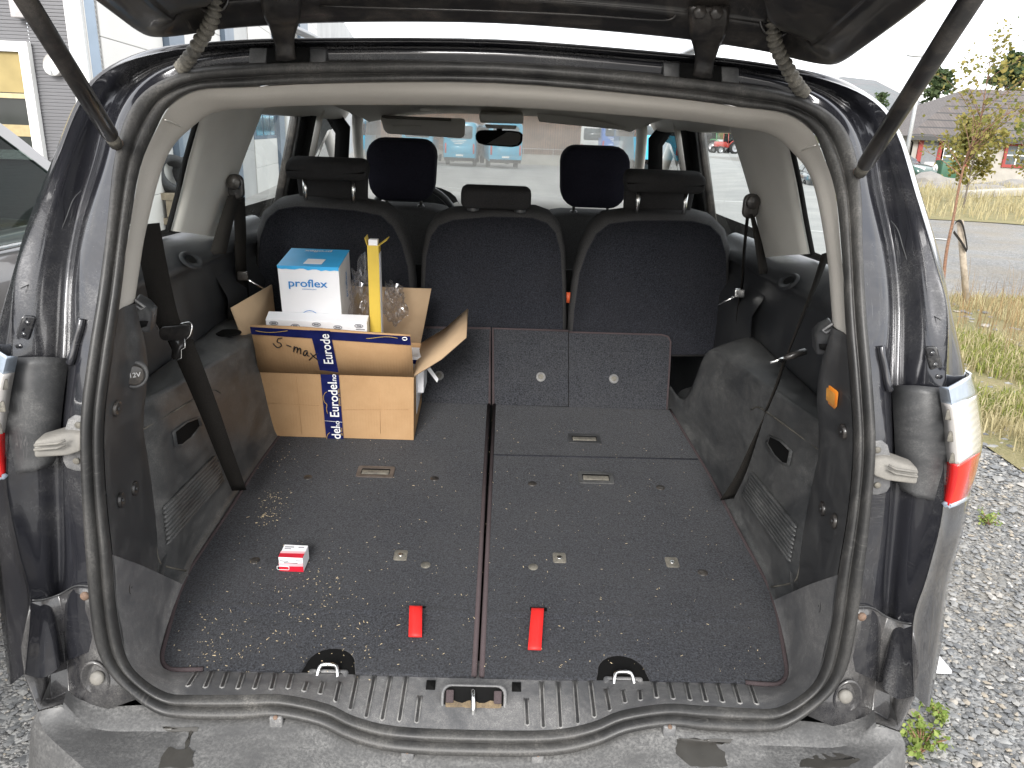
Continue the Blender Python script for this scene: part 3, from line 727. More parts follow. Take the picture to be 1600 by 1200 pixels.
# ---- sill plate between seal and carpet
S_in = [p+Vector((0, .004, 0)) for p in I[12:]]
mt_px = [(1207,935),(1218,975),(1230,1030),(1224,1062),(1190,1066),(1160,1063),(1095,1061),(1040,1060),(970,1058),(925,1057),(860,1056),(742,1052)]
S_out = []
for p in mt_px:
    q = UM(*p); S_out.append(q-MF.n*.008)
def widen(S):  # tuck the outer row under the carpet
    return [p+Vector((-.03 if abs(p.x) > .5 else 0, .035, .002)) for p in S]
for L in (S_in, S_out): L[-1].x = 0
full_in = catmull(S_in+[mir(p) for p in S_in[-2::-1]], 4); full_out = catmull(S_out+[mir(p) for p in S_out[-2::-1]], 4)
tuck = [p+Vector((-.03*(1 if p.x > 0 else -1) if abs(p.x) > .52 else 0, .05, -.004)) for p in full_out]
m1 = [a.lerp(b, .35)+Vector((0, 0, .004)) for a, b in zip(full_in, full_out)]
m2 = [a.lerp(b, .8)+Vector((0, 0, .002)) for a, b in zip(full_in, full_out)]
srows = [full_in, m1, m2, full_out, tuck]
sill = MB().grid(srows).build('sill_plate', M['sill'], car)
_mb = MB().grid(srows); sbvh = BVHTree.FromPolygons(_mb.v, _mb.f)
def on_sill(px, py, off=.0):
    d = ray(px, py).normalized(); h = sbvh.ray_cast(CAM, d)
    return (h[0]-d*off, h[1]) if h[0] is not None else (UM(px, py), MF.n)
groove_shade_mat = dusty('sill_groove_shade', (.03, .03, .031), .5, (.2, .19, .17), .3, 30)  # darker than the sill: the groove's shade put into the colour
def groove(x0, y0, x1, y1):
    pts, nn = [], None
    for k in range(6):
        p, n_ = on_sill(x0+(x1-x0)*k/5, y0+(y1-y0)*k/5); pts.append(p)
        if k == 3: nn = n_ if n_.z > 0 else -n_
    w = (pts[-1]-pts[0]).normalized().cross(nn).normalized()
    l_ = [p-w*.0036+nn*.0006 for p in pts]; r_ = [p+w*.0036+nn*.0006 for p in pts]
    MB().tube(l_+[pts[-1]+(pts[-1]-pts[-2]).normalized()*.003+nn*.0008]+r_[::-1], .0016, 6).build('sill_rib', M['sill_light'], sill)
    MB().grid([[p-w*.0028+nn*.0012 for p in pts], [p+w*.0028+nn*.0012 for p in pts]]).build('rib_slot_shade', groove_shade_mat, sill)  # strip laid above the surface, dark as the shaded groove
M['sill_light'] = dusty('pale_dusty_plastic', (.12, .12, .12), .5, (.42, .41, .39), .8, 20)
for x0, y0, x1, y1 in ((898,1063,903,1130),(922,1063,929,1120),(947,1077,953,1110),(973,1079,977,1098),(1000,1079,1001,1094),(1022,1066,1026,1090),(1046,1067,1052,1092),(1072,1067,1078,1094),(1096,1068,1103,1096),(1121,1068,1129,1097),(1147,1069,1156,1099),(1172,1070,1182,1100),(872,1066,876,1136),(846,1066,849,1136),(822,1092,824,1132)):
    groove(x0, y0, x1, y1)
for x0, y0, x1, y1 in ((406,1052,398,1076),(430,1053,424,1077),(456,1054,450,1076),(480,1066,475,1080),(505,1066,500,1084),(531,1066,524,1096),(558,1056,547,1108),(585,1056,572,1120),(610,1056,597,1124),(635,1056,624,1126),(656,1088,651,1128),(331,1050,321,1074),(355,1051,347,1074),(380,1052,372,1076),(308,1050,294,1072)):
    groove(x0, y0, x1, y1)
for x, y in ((673,1071),(807,1074)):
    p, nn = on_sill(x, y, .002); fr = Frame(p, (1, 0, 0), (0, 1, .3))
    MB().prism([fr.p(*q, 0) for q in rrect(.017, .020, .001)], fr.n*.0015).build('square_slot', M['black'], sill)
# latch well
p, nn = on_sill(740, 1100)
fr = Frame(p, (1, 0, 0), (0, .65, .76))
well = sub_empty('latch', sill, p)
ol = rrect(.112, .062, .014)
MB().grid([[fr.p(x*1.06, y*1.06, .001) for x, y in ol], [fr.p(x, y, .0055) for x, y in ol], [fr.p(x*.96, y*.94, .0035) for x, y in ol], [fr.p(x*.95, y*.92, .002) for x, y in ol]], closed=True).build('latch_frame', M['sill'], well)
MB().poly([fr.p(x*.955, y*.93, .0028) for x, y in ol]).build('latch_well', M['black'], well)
rustdirt = dusty('rusty_dirt', (.06, .045, .03), .8, (.34, .25, .14), .8, 40, grain=300)
MB().grid([[fr.p(-.05+.1*k/10, v+.003*math.sin(k*1.7), h) for k in range(11)] for v, h in ((-.03, .004),(-.018,.0075),(-.006,.007),(.004,.0045))]).build('dirt_ledge', rustdirt, well)
MB().tube(catmull([fr.p(-.002, .022, .006), fr.p(-.001, .012, .016), fr.p(0, -.006, .017), fr.p(0, -.022, .009)], 4), .0045, 8).build('striker', M['chrome'], well)
for sx in (-1, 1): MB().box(fr.p(sx*.043, .012, .008), (.014, .022, .010), fr.R()).build('latch_block', M['binding'], well, bevel=.002)
# tie-down eyes in the carpet notches
for s, (x, y) in ((-1, (511, 1046)), (1, (972, 1058))):
    p = MF.p(s*u0, ev+.012, -.004); td = sub_empty('tie_down', sill, p)
    fr = Frame(p, (1, 0, 0), MF.ey)
    MB().poly([fr.p(xx, yy+.012, -.003) for xx, yy in rrect(.1, .11, .03)]).build('notch_shade', M['black'], td)  # flat black sheet painting the shade inside the notch
    MB().grid([[fr.p(xx, yy-.016, h) for xx, yy in rrect(w_, d_, .005)] for w_, d_, h in ((.075,.03,-.004),(.073,.028,.001),(.058,.018,.0005),(.056,.016,-.002))], closed=True).build('tie_down_base', M['sill'], td)
    MB().tube(catmull([fr.p(-.019, -.020, -.002), fr.p(-.018, -.012, .006), fr.p(-.014, -.003, .011), fr.p(0, -.001, .0125), fr.p(.014, -.003, .011), fr.p(.018, -.012, .006), fr.p(.019, -.020, -.002)], 4), .0038, 8).build('tie_down_loop', M['chrome'], td)

# ------------------------------------------------------------------ side trims
def rel(X, Y, Z): return Vector((X, Y, H0+Z))
Ys = [1.31, 1.40, 1.50, 1.62, 1.78, 1.95, 2.08, 2.16, 2.24, 2.36]
def lerpt(tab, y):
    for (y0, v0), (y1, v1) in zip(tab, tab[1:]):
        if y <= y1: return v0+(v1-v0)*max(0, (y-y0)/(y1-y0))
    return tab[-1][1]
X_mat = [(1.31,.675),(1.40,.632),(1.49,.636),(1.70,.628),(1.91,.613),(2.1,.597),(2.3,.578),(2.5,.56)]
X_in = [(1.31,.69),(1.42,.650),(1.8,.648),(2.05,.642),(2.2,.62),(2.4,.60)]
Z_in = [(1.3,-.515),(1.6,-.535),(1.85,-.552),(2.1,-.565),(2.18,-.60),(2.24,-.72),(2.4,-.80)]
X_out = [(1.3,.735),(1.6,.745),(2.15,.752),(2.4,.70)]
Z_out = [(1.3,-.535),(1.6,-.540),(2.1,-.535),(2.17,-.56),(2.24,-.70),(2.4,-.78)]
for s in (1, -1):
    st_mat = M['trim_scuffed']
    rws = [[], [], [], [], [], [], []]
    for y in Ys:
        zm = H0-.972+(y-1.2)*.1355
        rws[0].append(Vector((lerpt(X_mat, y)-.01, y, zm-.02)))
        rws[1].append(Vector((lerpt(X_mat, y)+.002, y, zm+.004)))
        xi, zi = lerpt(X_in, y), H0+lerpt(Z_in, y); xo, zo = lerpt(X_out, y), H0+lerpt(Z_out, y)
        rws[2].append(Vector((lerpt(X_mat, y)+.012, y, zm+.05)))
        rws[3].append(Vector((xi-.004, y, zi-.035)))
        rws[4].append(Vector((xi+.018, y, zi+.002)))
        rws[5].append(Vector((xo-.012, y, zo+.004)))
        rws[6].append(Vector((xo+.004, y, zo-.012)))
    R = [[sd3(p, s) for p in r] for r in rws]
    wa = MB().grid(refine([catmull(r, 4) for r in R], 4)).build('wheel_arch_trim', st_mat, car)
    _mb = MB().grid(R); wbvh = BVHTree.FromPolygons(_mb.v, _mb.f)
    # upper quarter trim: wall from the arch up to the window ledge
    yy = [1.33, 1.45, 1.6, 1.75, 1.9, 2.05, 2.2, 2.35, 2.6]
    rw2 = []
    for dx, z in ((.745,-.60),(.752,-.50),(.757,-.40),(.752,-.365),(.738,-.345),(.742,-.325),(.765,-.295),(.785,-.278),(.80,-.275)):
        rw2.append([Vector(((dx-(.02 if y < 1.5 else 0)+.012*(y-1.9))*s, y, H0+z+(-.028*(y-1.9) if z > -.36 else 0))) for y in yy])
    q = MB().grid(refine([catmull(r, 2) for r in rw2], 3)).build('quarter_trim', M['trim_top'], car)
    # scooped pocket on the ledge
    c = UX(1232, 440, .738)
    fr = Frame(sd3(c, s), (0, -1, .15), (.55*s, 0, .83))
    if fr.n.x*s > 0: fr.n = -fr.n
    sc = [(.055*math.cos(a), .022*math.sin(a)) for a in [2*PI*k/20 for k in range(20)]]
    MB().grid([[fr.p(x*1.12, y*1.15, .0) for x, y in sc], [fr.p(x, y, .006) for x, y in sc], [fr.p(x*.85-.006, y*.75, .002) for x, y in sc], [fr.p(x*.4-.012, y*.4, .001) for x, y in sc]], closed=True).build('ledge_scoop', M['trim_top'], q)
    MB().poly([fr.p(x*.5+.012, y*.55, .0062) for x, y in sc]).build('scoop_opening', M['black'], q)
    # D pillar lower trim between seal and wheel arch
    Iin = [p+Vector((0, .006, 0)) for p in I[8:15]]
    Iin[0] = UY(1322, 523, 1.205)
    inn = loop([(1300,508,1.262),(1277,600,1.30),(1279,700,1.325),(1266,800,1.345),(1246,903,1.375),(1258,955,1.27),(1284,1003,1.165)])
    back = [Vector((.70, 1.40, H0-.30)), Vector((.705, 1.42, H0-.42)), Vector((.70, 1.45, H0-.53)), Vector((.68, 1.46, H0-.64)), Vector((.66, 1.45, H0-.80)), inn[5]+Vector((.0, .06, -.02)), inn[6]+Vector((0, .05, -.02))]
    midr = [a.lerp(b, .5)+Vector((0, -.008, 0)) for a, b in zip(Iin, inn)]
    R = [catmull([sd3(p, s) for p in L], 4) for L in (Iin, midr, inn, back)]
    dp = MB().grid(refine(R, 3)).build('pillar_trim', M['trim'], car)
    _mb = MB().grid(R); pbvh = BVHTree.FromPolygons(_mb.v, _mb.f)
    # push-pin clips
    for x, y in ((1319,674),(1287,795),(1305,814),(1285,947)):
        d = ray(x, y).normalized(); 
        if s == 1: h = pbvh.ray_cast(CAM, d); P_ = h[0]
        else:
            P_ = None
            R1 = [catmull(L, 4) for L in (Iin, midr, inn, back)]; _b = MB().grid(R1); h = BVHTree.FromPolygons(_b.v, _b.f).ray_cast(CAM, d); P_ = mir(h[0]) if h[0] else None
        if P_ is None: continue
        nn = h[1].copy()
        if nn.dot(d) > 0: nn = -nn
        if s == -1: nn.x = -nn.x
        P_ = P_+nn*.0005
        cl = MB().disc(P_, nn, .0135, .006, 18, -.0035).build('trim_clip', M['satin'], dp)
        MB().disc(P_+nn.normalized()*.004, nn, .003, .002, 12, .001).build('clip_pin', M['trim'], dp)
    # bag hook block at the top of the dark pillar trim
    hk = sub_empty('bag_hook', car, sd3(UY(1290, 530, 1.30), s))
    pl = [sd3(UY(*p), s) for p in ((1303,504,1.262),(1284,514,1.272),(1274,524,1.285),(1275,556,1.285),(1302,556,1.262))]
    MB().prism(pl, Vector((.012*s, .05, 0))).build('hook_block', M['trim'], hk, bevel=.005)
    MB().prism([sd3(UY(*p), s) for p in ((1300,538,1.258),(1279,537,1.276),(1281,545,1.276),(1300,552,1.258))], (0, -.003, 0)).build('hook_slot', M['black'], hk)
    MB().tube([sd3(UY(*p), s) for p in ((1301,506,1.258),(1285,516,1.268),(1291,520,1.262),(1301,514,1.258))], .0022, 6).build('hook_rim', M['sill'], hk)
    # access panel on the wheel arch with pull recess and vent slats (laid on the trim's surface)
    _mr = MB().grid(refine([catmull(r, 4) for r in rws], 4)); rbvh = BVHTree.FromPolygons(_mr.v, _mr.f)
    def AP(px, py, off=.002):
        d = ray(px, py).normalized(); h = rbvh.ray_cast(CAM, d)
        p = h[0] if h[0] is not None else UX(px, py, .645)
        return sd3(p, s)+Vector((-off*s, 0, 0))
    outl = [(1174,640),(1184,636),(1200,645),(1240,674),(1279,702),(1282,708),(1278,740),(1272,785),(1262,830),(1252,880),(1247,900),(1241,909),(1230,913),(1206,917)]
    MB().tube(catmull([AP(*p, off=.0008) for p in outl], 3), .0020, 6).build('access_panel_edge', M['gaiter'], wa)
    rc = [(1199,691),(1203,679),(1222,688),(1240,705),(1235,728),(1226,726),(1212,712)]
    fr_ = [AP(*p) for p in rc]
    cc = sum(fr_, Vector())/len(fr_)
    MB().grid([[p for p in fr_], [cc+(p-cc)*.92+Vector((-.005*s, 0, 0)) for p in fr_], [cc+(p-cc)*.80+Vector((.001*s, 0, 0)) for p in fr_]], closed=True).build('pull_recess_rim', M['trim_scuffed'], wa)
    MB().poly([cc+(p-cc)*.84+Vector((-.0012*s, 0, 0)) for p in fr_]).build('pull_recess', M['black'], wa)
    for k in range(9):
        t = k/8
        a0 = (1176-14*t, 738+34*t); a1 = (1247-9*t, 825+53*t)
        pp = [AP(a0[0]+(a1[0]-a0[0])*q_, a0[1]+(a1[1]-a0[1])*q_, .0035) for q_ in (0, .03, .25, .5, .75, .97, 1)]
        MB().tube(pp, [.001, .0046, .0046, .0046, .0046, .0046, .001], 8).build('vent_slat', M['trim_scuffed'], wa)
    if s == 1: pillar_bvh = pbvh
    else: pillar_bvh_left = pbvh
# 12 V socket on the left, amber reflector lamp on the right
_h = pillar_bvh_left.ray_cast(CAM, ray(209, 584).normalized())
lp = (_h[0] if _h[0] is not None else UY(209, 584, 1.26))+Vector((.002, -.004, 0))
sk = sub_empty('power_socket', car, lp)
nn = Vector((.55, -.83, .05))
f12 = Frame(lp, Vector((.83, .55, 0)), (0, 0, 1))
if f12.n.y > 0: f12 = Frame(lp, Vector((.83, .55, 0)), (0, 0, 1)); f12.n = -f12.n
def ring(fr, rows_, seg=24): return MB().grid([[fr.p(r*math.cos(2*PI*k/seg), r*math.sin(2*PI*k/seg)*1.1, h) for k in range(seg)] for r, h in rows_], closed=True)
ring(f12, ((.024,-.004),(.0225,.003),(.019,.0045),(.0165,.002))).build('socket_surround', M['trim'], sk)
ring(f12, ((.0165,.001),(.016,.006),(.014,.0075),(.0005,.008))).build('socket_cap', M['satin'], sk)
f12.text(MB(), '12V', .0115, 0, .001, .0085, bold=.0002).build('socket_print', plain('print_white', (.4, .4, .4), .5), sk)
am = dusty('amber_lens', (.85, .28, .03), .15, (.6, .3, .1), .1, 20, coat=1.0)
pl = []
for p_ in ((1283,598),(1290,596),(1309,610),(1307,632),(1303,637),(1283,620)):
    _h = pillar_bvh.ray_cast(CAM, ray(*p_).normalized()); pl.append((_h[0] if _h[0] is not None else UY(*p_, 1.25))+Vector((-.001, -.002, 0)))
al = MB().prism(pl, (-.002, -.008, 0)).build('amber_courtesy_lamp', am, car, bevel=.003)
cc = sum(pl, Vector())/len(pl)
MB().prism([cc+(p-cc)*.68+Vector((-.003, -.009, 0)) for p in pl], (0, -.002, 0)).build('lamp_lens_inner', lens('amber_lens_bright', (.95, .42, .06)), al, bevel=.002)

# ------------------------------------------------------------------ cream pillar and header trim
Icr = [p+Vector((0, .006, 0)) for p in I[:8]]+[UY(1321, 470, 1.22), UY(1322, 523, 1.205)]
Jcr = loop([(778,166,1.58),(1040,185,1.58),(1145,198,1.57),(1205,211,1.55),(1240,240,1.51),(1262,268,1.46),(1277,312,1.40),(1292,400,1.335),(1297,455,1.30),(1301,508,1.27)])
Icr[0].x = Jcr[0].x = 0
mdc = [a.lerp(b, .5)+Vector((0, -.016, -.006 if i < 3 else 0)) for i, (a, b) in enumerate(zip(Icr, Jcr))]
Kcr = []
for i, p in enumerate(Jcr):
    k = min(1, max(0, (i-2)/3))
    Kcr.append(p+Vector((.045*k, .10-.03*k, .045*(1-k))))
R = [catmull(open_loop(L), 4) for L in (Icr, mdc, Jcr, Kcr)]
pil = MB().grid(refine(R, 4)).build('header_trim', M['cream'], car); pil['label'] = 'cream cloth trim round the top of the opening'
for s in (1, -1):   # joint line where the pillar cover begins
    q = [UY(1247, 238, 1.492), UY(1262, 231, 1.437), UY(1275, 227, 1.403)]
    MB().tube(catmull([sd3(p, s)+Vector((0, .002, 0)) for p in q], 4), .0012, 6).build('trim_joint', M['cream_hard'], car)
# headliner
rws = []
for y, z, hw in ((1.66, .098, .55), (1.9, .115, .60), (2.4, .125, .62), (3.0, .115, .61), (3.35, .085, .58), (3.48, .065, .56)):
    rws.append([rel(hw*k/6, y, z-.05*abs(k/6)**3) for k in range(-6, 7)])
MB().grid(rws).build('headliner', M['cream'], car)
def trim_quad(name, mat, pts, s, th=.03, bevel=.008):
    return MB().prism([sd3(p, s) for p in pts], Vector((th*s, .0, 0))).build(name, mat, car, bevel=bevel)
for s in (1, -1):
    # side roof rail (cant rail)
    MB().grid([[sd3(rel(x, y, z), s) for y in (1.6, 2.0, 2.6, 3.2, 3.5)] for x, z in ((.60, .085), (.645, .055), (.665, .025), (.70, .02))]).build('cant_rail', M['cream_hard'], car)
    # C pillar: cream, wide, from the ledge to the roof
    lf = [UX(1193, 404, .775), UX(1182, 345, .745), UX(1165, 280, .705), UX(1137, 190, .655)]
    rt = [UX(1261, 397, .785), UX(1250, 340, .76), UX(1239, 280, .72), UX(1222, 205, .665)]
    a, b = catmull(lf, 4), catmull(rt, 4)
    rws = [[p+Vector((.03, .05, 0)) for p in a], a, [p.lerp(q, .28)+Vector((-.018, 0, 0)) for p, q in zip(a, b)], [p.lerp(q, .62)+Vector((-.02, 0, 0)) for p, q in zip(a, b)], b, [p+Vector((.03, .03, 0)) for p in b]]
    MB().grid([[sd3(p, s) for p in r] for r in refine(rws, 3)]).build('window_pillar', M['cream_hard'], car)
    # black gasket along the rear edge of the pillar
    MB().tube([sd3(p+Vector((.01, -.012, 0)), s) for p in b], .006, 6).build('window_gasket', M['black'], car)
    # quarter glass, door glass, front door glass
    gq = [rel(.815, 1.33, -.29), rel(.79, 1.95, -.27), rel(.70, 1.95, .03), rel(.68, 1.5, .03)]
    MB().poly([sd3(p, s) for p in gq]).build('quarter_window', M['glass'], car, smooth=False)
    gd = [rel(.80, 2.12, -.31), rel(.80, 2.98, -.33), rel(.69, 2.92, .04), rel(.70, 2.12, .04)]
    MB().poly([sd3(p, s) for p in gd]).build('door_window', M['glass'], car, smooth=False)
    gf = [rel(.80, 3.06, -.33), rel(.78, 4.0, -.36), rel(.70, 3.45, .02), rel(.69, 3.0, .04)]
    MB().poly([sd3(p, s) for p in gf]).build('door_window', M['glass'], car, smooth=False)
    # window sill strip + inner door trim
    MB().grid([[sd3(rel(x, y, z-.02*(y-2.2)), s) for y in (2.1, 2.5, 3.0, 3.6, 4.1)] for x, z in ((.80, -.31), (.785, -.315), (.77, -.335), (.765, -.40))]).build('door_trim', M['door_trim'], car)
    MB().grid([[sd3(rel(x, y, z-.02*(y-2.2)), s) for y in (2.1, 2.5, 3.0, 3.6, 4.1)] for x, z in ((.765, -.40), (.73, -.47), (.74, -.6), (.75, -1.0))]).build('door_trim_lower', M['trim_top'], car)
    MB().tube([sd3(rel(.782, 2.12, -.313), s), sd3(rel(.785, 2.97, -.333), s)], .006, 6).build('door_sill_strip', M['sill'], car)
    # door shut pillars (dark frames)
    for (yb, yt, w_) in ((2.98, 2.90, .09), ):
        pts = [rel(.775, yb-w_/2, -.34), rel(.775, yb+w_/2+.03, -.34), rel(.66, yt+w_/2+.02, .04), rel(.66, yt-w_/2, .04)]
        MB().prism([sd3(p, s) for p in pts], (.045*s, 0, 0)).build('door_pillar', M['black'], car, bevel=.008)
        pts = [rel(.79, yb-.14, -.34), rel(.79, yb-.075, -.34), rel(.68, yt-.07, .04), rel(.68, yt-.12, .04)]
        MB().prism([sd3(p, s) for p in pts], (.03*s, 0, 0)).build('door_frame', M['satin'], car, bevel=.006)
    # front pillar with cream cover
    MB().tube(catmull([sd3(rel(*p), s) for p in ((.585, 3.36, .06), (.625, 3.55, -.02), (.675, 3.85, -.18), (.72, 4.12, -.34))], 4), .024, 10).build('front_pillar', M['cream_hard'], car)
    fq = [(1011,310),(1026,310),(1027,228),(1044,204),(1046,190),(1034,190),(1012,216)]
    MB().prism([sd3(UY(x, y, 3.42), s) for x, y in fq], (.03*s, .02, 0)).build('front_door_frame', M['black'], car, bevel=.005)
    bq_ = [(1050,190),(1060,190),(1082,320),(1070,320)]
    MB().prism([sd3(UY(x, y, 3.02), s) for x, y in bq_], (.03*s, .03, 0)).build('belt_pillar_cover', M['cream_hard'], car, bevel=.006)
# windscreen, dashboard
MB().grid([[rel(hw*k/5, y-.05*abs(k/5)**2, z) for k in range(-5, 6)] for y, z, hw in ((3.50, .075, .56), (3.75, -.06, .62), (4.05, -.20, .68), (4.33, -.34, .72))]).build('windscreen', M['screen'], car)
MB().grid([[rel(hw*k/6, y, z-.03*abs(k/6)**4) for k in range(-6, 7)] for y, z, hw in ((4.32, -.325, .72), (4.05, -.305, .74), (3.85, -.315, .75), (3.78, -.345, .75), (3.76, -.6, .75))]).build('dashboard', plain('grey_dash_plastic', (.34, .325, .30), .6, scale=6), car)
# binnacle and steering wheel
swc = rel(-.37, 3.48, -.395); R_ = Matrix.Rotation(math.radians(-62), 3, 'X')
sw = sub_empty('steering_wheel', car, swc)
MB().tube([swc+R_@Vector((.185*math.cos(a), .185*math.sin(a), 0)) for a in [2*PI*k/36 for k in range(37)]], .015, 8, caps=False).build('rim', M['trim_top'], sw)
MB().box(swc+R_@Vector((0, -.01, -.01)), (.15, .11, .04), R_).build('hub', M['trim_top'], sw, bevel=.015)
for sx in (-1, 1): MB().box(swc+R_@Vector((sx*.125, .0, -.004)), (.11, .035, .02), R_).build('spoke', plain('silver_plastic', (.5, .5, .5), .35, .6), sw, bevel=.006)
MB().grid([[rel(-.37+.19*math.cos(a)*k, 3.72+.06*k2, -.345+.075*math.sin(a)*k-.03*k2) for a in [PI*q/10 for q in range(11)]] for k, k2 in ((1, 0), (.95, -.8), (.6, .3), (.01, .4))]).build('instrument_hood', M['trim_top'], car)
# sun visors, roof console, rear-view mirror
def visor(pts, Y, name):
    vv = [UY(x, y, Y) for x, y in pts]; o_ = MB().prism(vv, (0, .018, 0)).build(name, M['grey_trim'], car, bevel=.006); return o_
v1 = visor([(594,184),(600,180),(724,185),(727,189),(726,212),(721,216),(606,209),(600,204)], 3.42, 'sun_visor')
MB().prism([UY(x, y, 3.418) for x, y in ((613,195),(658,196),(658,209),(613,208))], (0, -.004, 0)).build('visor_mirror_cover', M['grey_trim'], v1, bevel=.002)
MB().tube([UY(597,181,3.415), UY(604,183,3.413), UY(705,187,3.413)], .006, 8).build('visor_rod', M['door_trim'], v1)
v2 = visor([(838,172),(905,180),(980,184),(983,188),(978,203),(972,203),(868,193),(842,190)], 3.42, 'sun_visor')
MB().prism([UY(x, y, 3.30) for x, y in ((748,177),(818,179),(818,194),(750,192))], (0, .12, .012)).build('roof_console', M['cream_hard'], car, bevel=.008)
MB().prism([UY(x, y, 3.33) for x, y in ((757,194),(808,196),(806,202),(760,200))], (0, .05, 0)).build('console_base', M['grey_trim'], car, bevel=.004)
mr = sub_empty('rear_view_mirror', car, UY(780, 216, 3.36))
ms = [(743,209),(747,204),(757,203),(800,204),(813,206),(817,210),(816,222),(811,228),(800,230),(758,227),(748,224),(743,218)]
MB().prism([UY(x, y, 3.36) for x, y in ms], (0, .03, 0)).build('mirror_shell', M['black'], mr, bevel=.006)
MB().poly([UY(780+(x-780)*.91, 216.5+(y-216.5)*.80, 3.358-(x-780)*.0004-(y-216)*.0006) for x, y in ms]).build('mirror_glass', plain('mirror_glass', (.5, .5, .52), .02, 1.0, var=0), mr, smooth=False)
MB().tube([UY(780, 204, 3.375), UY(781, 198, 3.38)], .012, 8).build('mirror_stem', M['black'], mr)
MB().box(UY(670, 172, 3.0), (.06, .02, .012)).build('grab_clip', M['cream_hard'], car, bevel=.003)

# black disc on the left wheel arch trim, painting a cup hole's shade
_p = mir(UX(1172, 540, .70)); _p = UX(369, 513, -.70)
MB().disc(Vector((-.70, 1.99, H0-.5385)), (0, 0, 1), .036, .004, 20, 0).build('cup_hole_shade', M['black'], car)
# ------------------------------------------------------------------ seats
SA = Vector((0, 2.47, H0-.62)); SB = Vector((0, 2.40, H0-.23))
SF = Frame(SA, (1, 0, 0), SB-SA)      # n points to the rear (-Y)
if SF.n.y > 0: SF.n = -SF.n
def uvs(px, py): return SF.uv(UP(px, py, SA, SF.n))
def round_poly(pts, n=3):
    return [(p.x, p.y) for p in catmull([Vector((a, b, 0)) for a, b in pts], n, True)]
def rear_seat(px_out, label):
    st = sub_empty('rear_seat', car, SF.p(0, 0)); st['label'] = label
    ol = [uvs(*p) for p in px_out]
    cu = sum(p[0] for p in ol)/len(ol); cv = sum(p[1] for p in ol)/len(ol)
    def rim(ins, h): return [SF.p(u-(ins if u > cu else -ins)*min(1, abs(u-cu)/.1), v-(ins if v > cv else -ins)*min(1, abs(v-cv)/.08), h) for u, v in ol]
    rws = [rim(.03, -.13), rim(.004, -.11), rim(0, -.06), rim(-.001, -.02), rim(.006, -.003), rim(.014, .002)]
    MB().grid(rws, closed=True).build('backrest', M['seatcloth'], st)
    inn = rim(.017, .0028)
    cc = sum(inn, Vector())/len(inn)
    MB().grid([rim(.0135, .0005), rim(.0165, .004), inn, [cc+(p-cc)*.6+SF.n*.002 for p in inn], [cc+(p-cc)*.01+SF.n*.002 for p in inn]], closed=True).build('carpet_back', M['carpet_back'], st)
    return st
ctr = [(655,560),(656,480),(659,400),(666,362),(678,345),(700,336),(770,331),(840,333),(862,341),(876,357),(883,390),(885,450),(886,560)]
rgt = [(885,560),(890,490),(898,430),(910,388),(925,358),(945,342),(985,337),(1040,337),(1090,338),(1118,345),(1134,361),(1142,392),(1141,440),(1133,500),(1122,560)]
lft_from = [mir(UP(x, y, SA, SF.n)) for x, y in rgt]
sC = rear_seat(round_poly([(x, y) for x, y in ctr], 1), 'middle rear seat with the low headrest')
sR = rear_seat(rgt, 'right-hand rear seat, carpet-backed, headrest raised on two steel posts')
_uvs = uvs
def uvs(px, py): return (px, py)
sL = rear_seat([SF.uv(p) for p in lft_from][::-1], 'left-hand rear seat behind the cardboard box')
uvs = _uvs
def soft_box(name, mat, par, fr, w, h, d, u, v, hh, r=.02, bulge=.0, taper=1.0):
    rws = []
    for k, (sc, z) in enumerate(((.80, -d/2), (.94, -d*.44), (1.0, -d*.2), (1.0, d*.2), (.94, d*.44), (.80, d/2), (.4, d/2+bulge), (.01, d/2+bulge))):
        ol = rrect(w-(1-sc)*.09 if sc > .5 else w*sc, h-(1-sc)*.09 if sc > .5 else h*sc, r if sc > .5 else r*sc*.9, 5)
        rws.append([fr.p(u+x*(taper+(1-taper)*(y/h+.5)), v+y, hh+z) for x, y in ol])
    rws.insert(0, [fr.p(u+x*.01, v+y*.01, hh-d/2) for x, y in rrect(w, h, r, 5)])
    return MB().grid(rws, closed=True).build(name, mat, par)
for s, st in ((1, sR), (-1, sL)):
    o3 = UP(1038, 304, SA, SF.n); u, v = SF.uv(o3); u *= s
    hr = soft_box('headrest', M['headrest'], st, SF, .245, .058, .085, u, v+.032, -.035, .022, .004)
    soft_box('headrest_body', M['headrest'], st, SF, .225, .135, .03, u, v-.040, -.085, .02, .0, .92)
    for du in (-.073, .073):
        post = MB().tube([SF.p(u+du, v-.085, -.022), SF.p(u+du, v+.012, -.030)], .0068, 10).build('headrest_post', M['chrome'], st)
        MB().disc(SF.p(u+du, v-.092, -.032), SF.ey, .017, .012, 14, .002).build('post_guide', M['trim_top'], st)
u, v = uvs(775, 312)
soft_box('headrest', M['headrest'], sC, SF, .215, .062, .08, u, v, -.03, .018, .003)
for du in (-.07, .075): MB().disc(SF.p(u+du, v-.037, -.01), SF.ey, .018, .012, 14, .002).build('post_guide', M['trim_top'], sC)
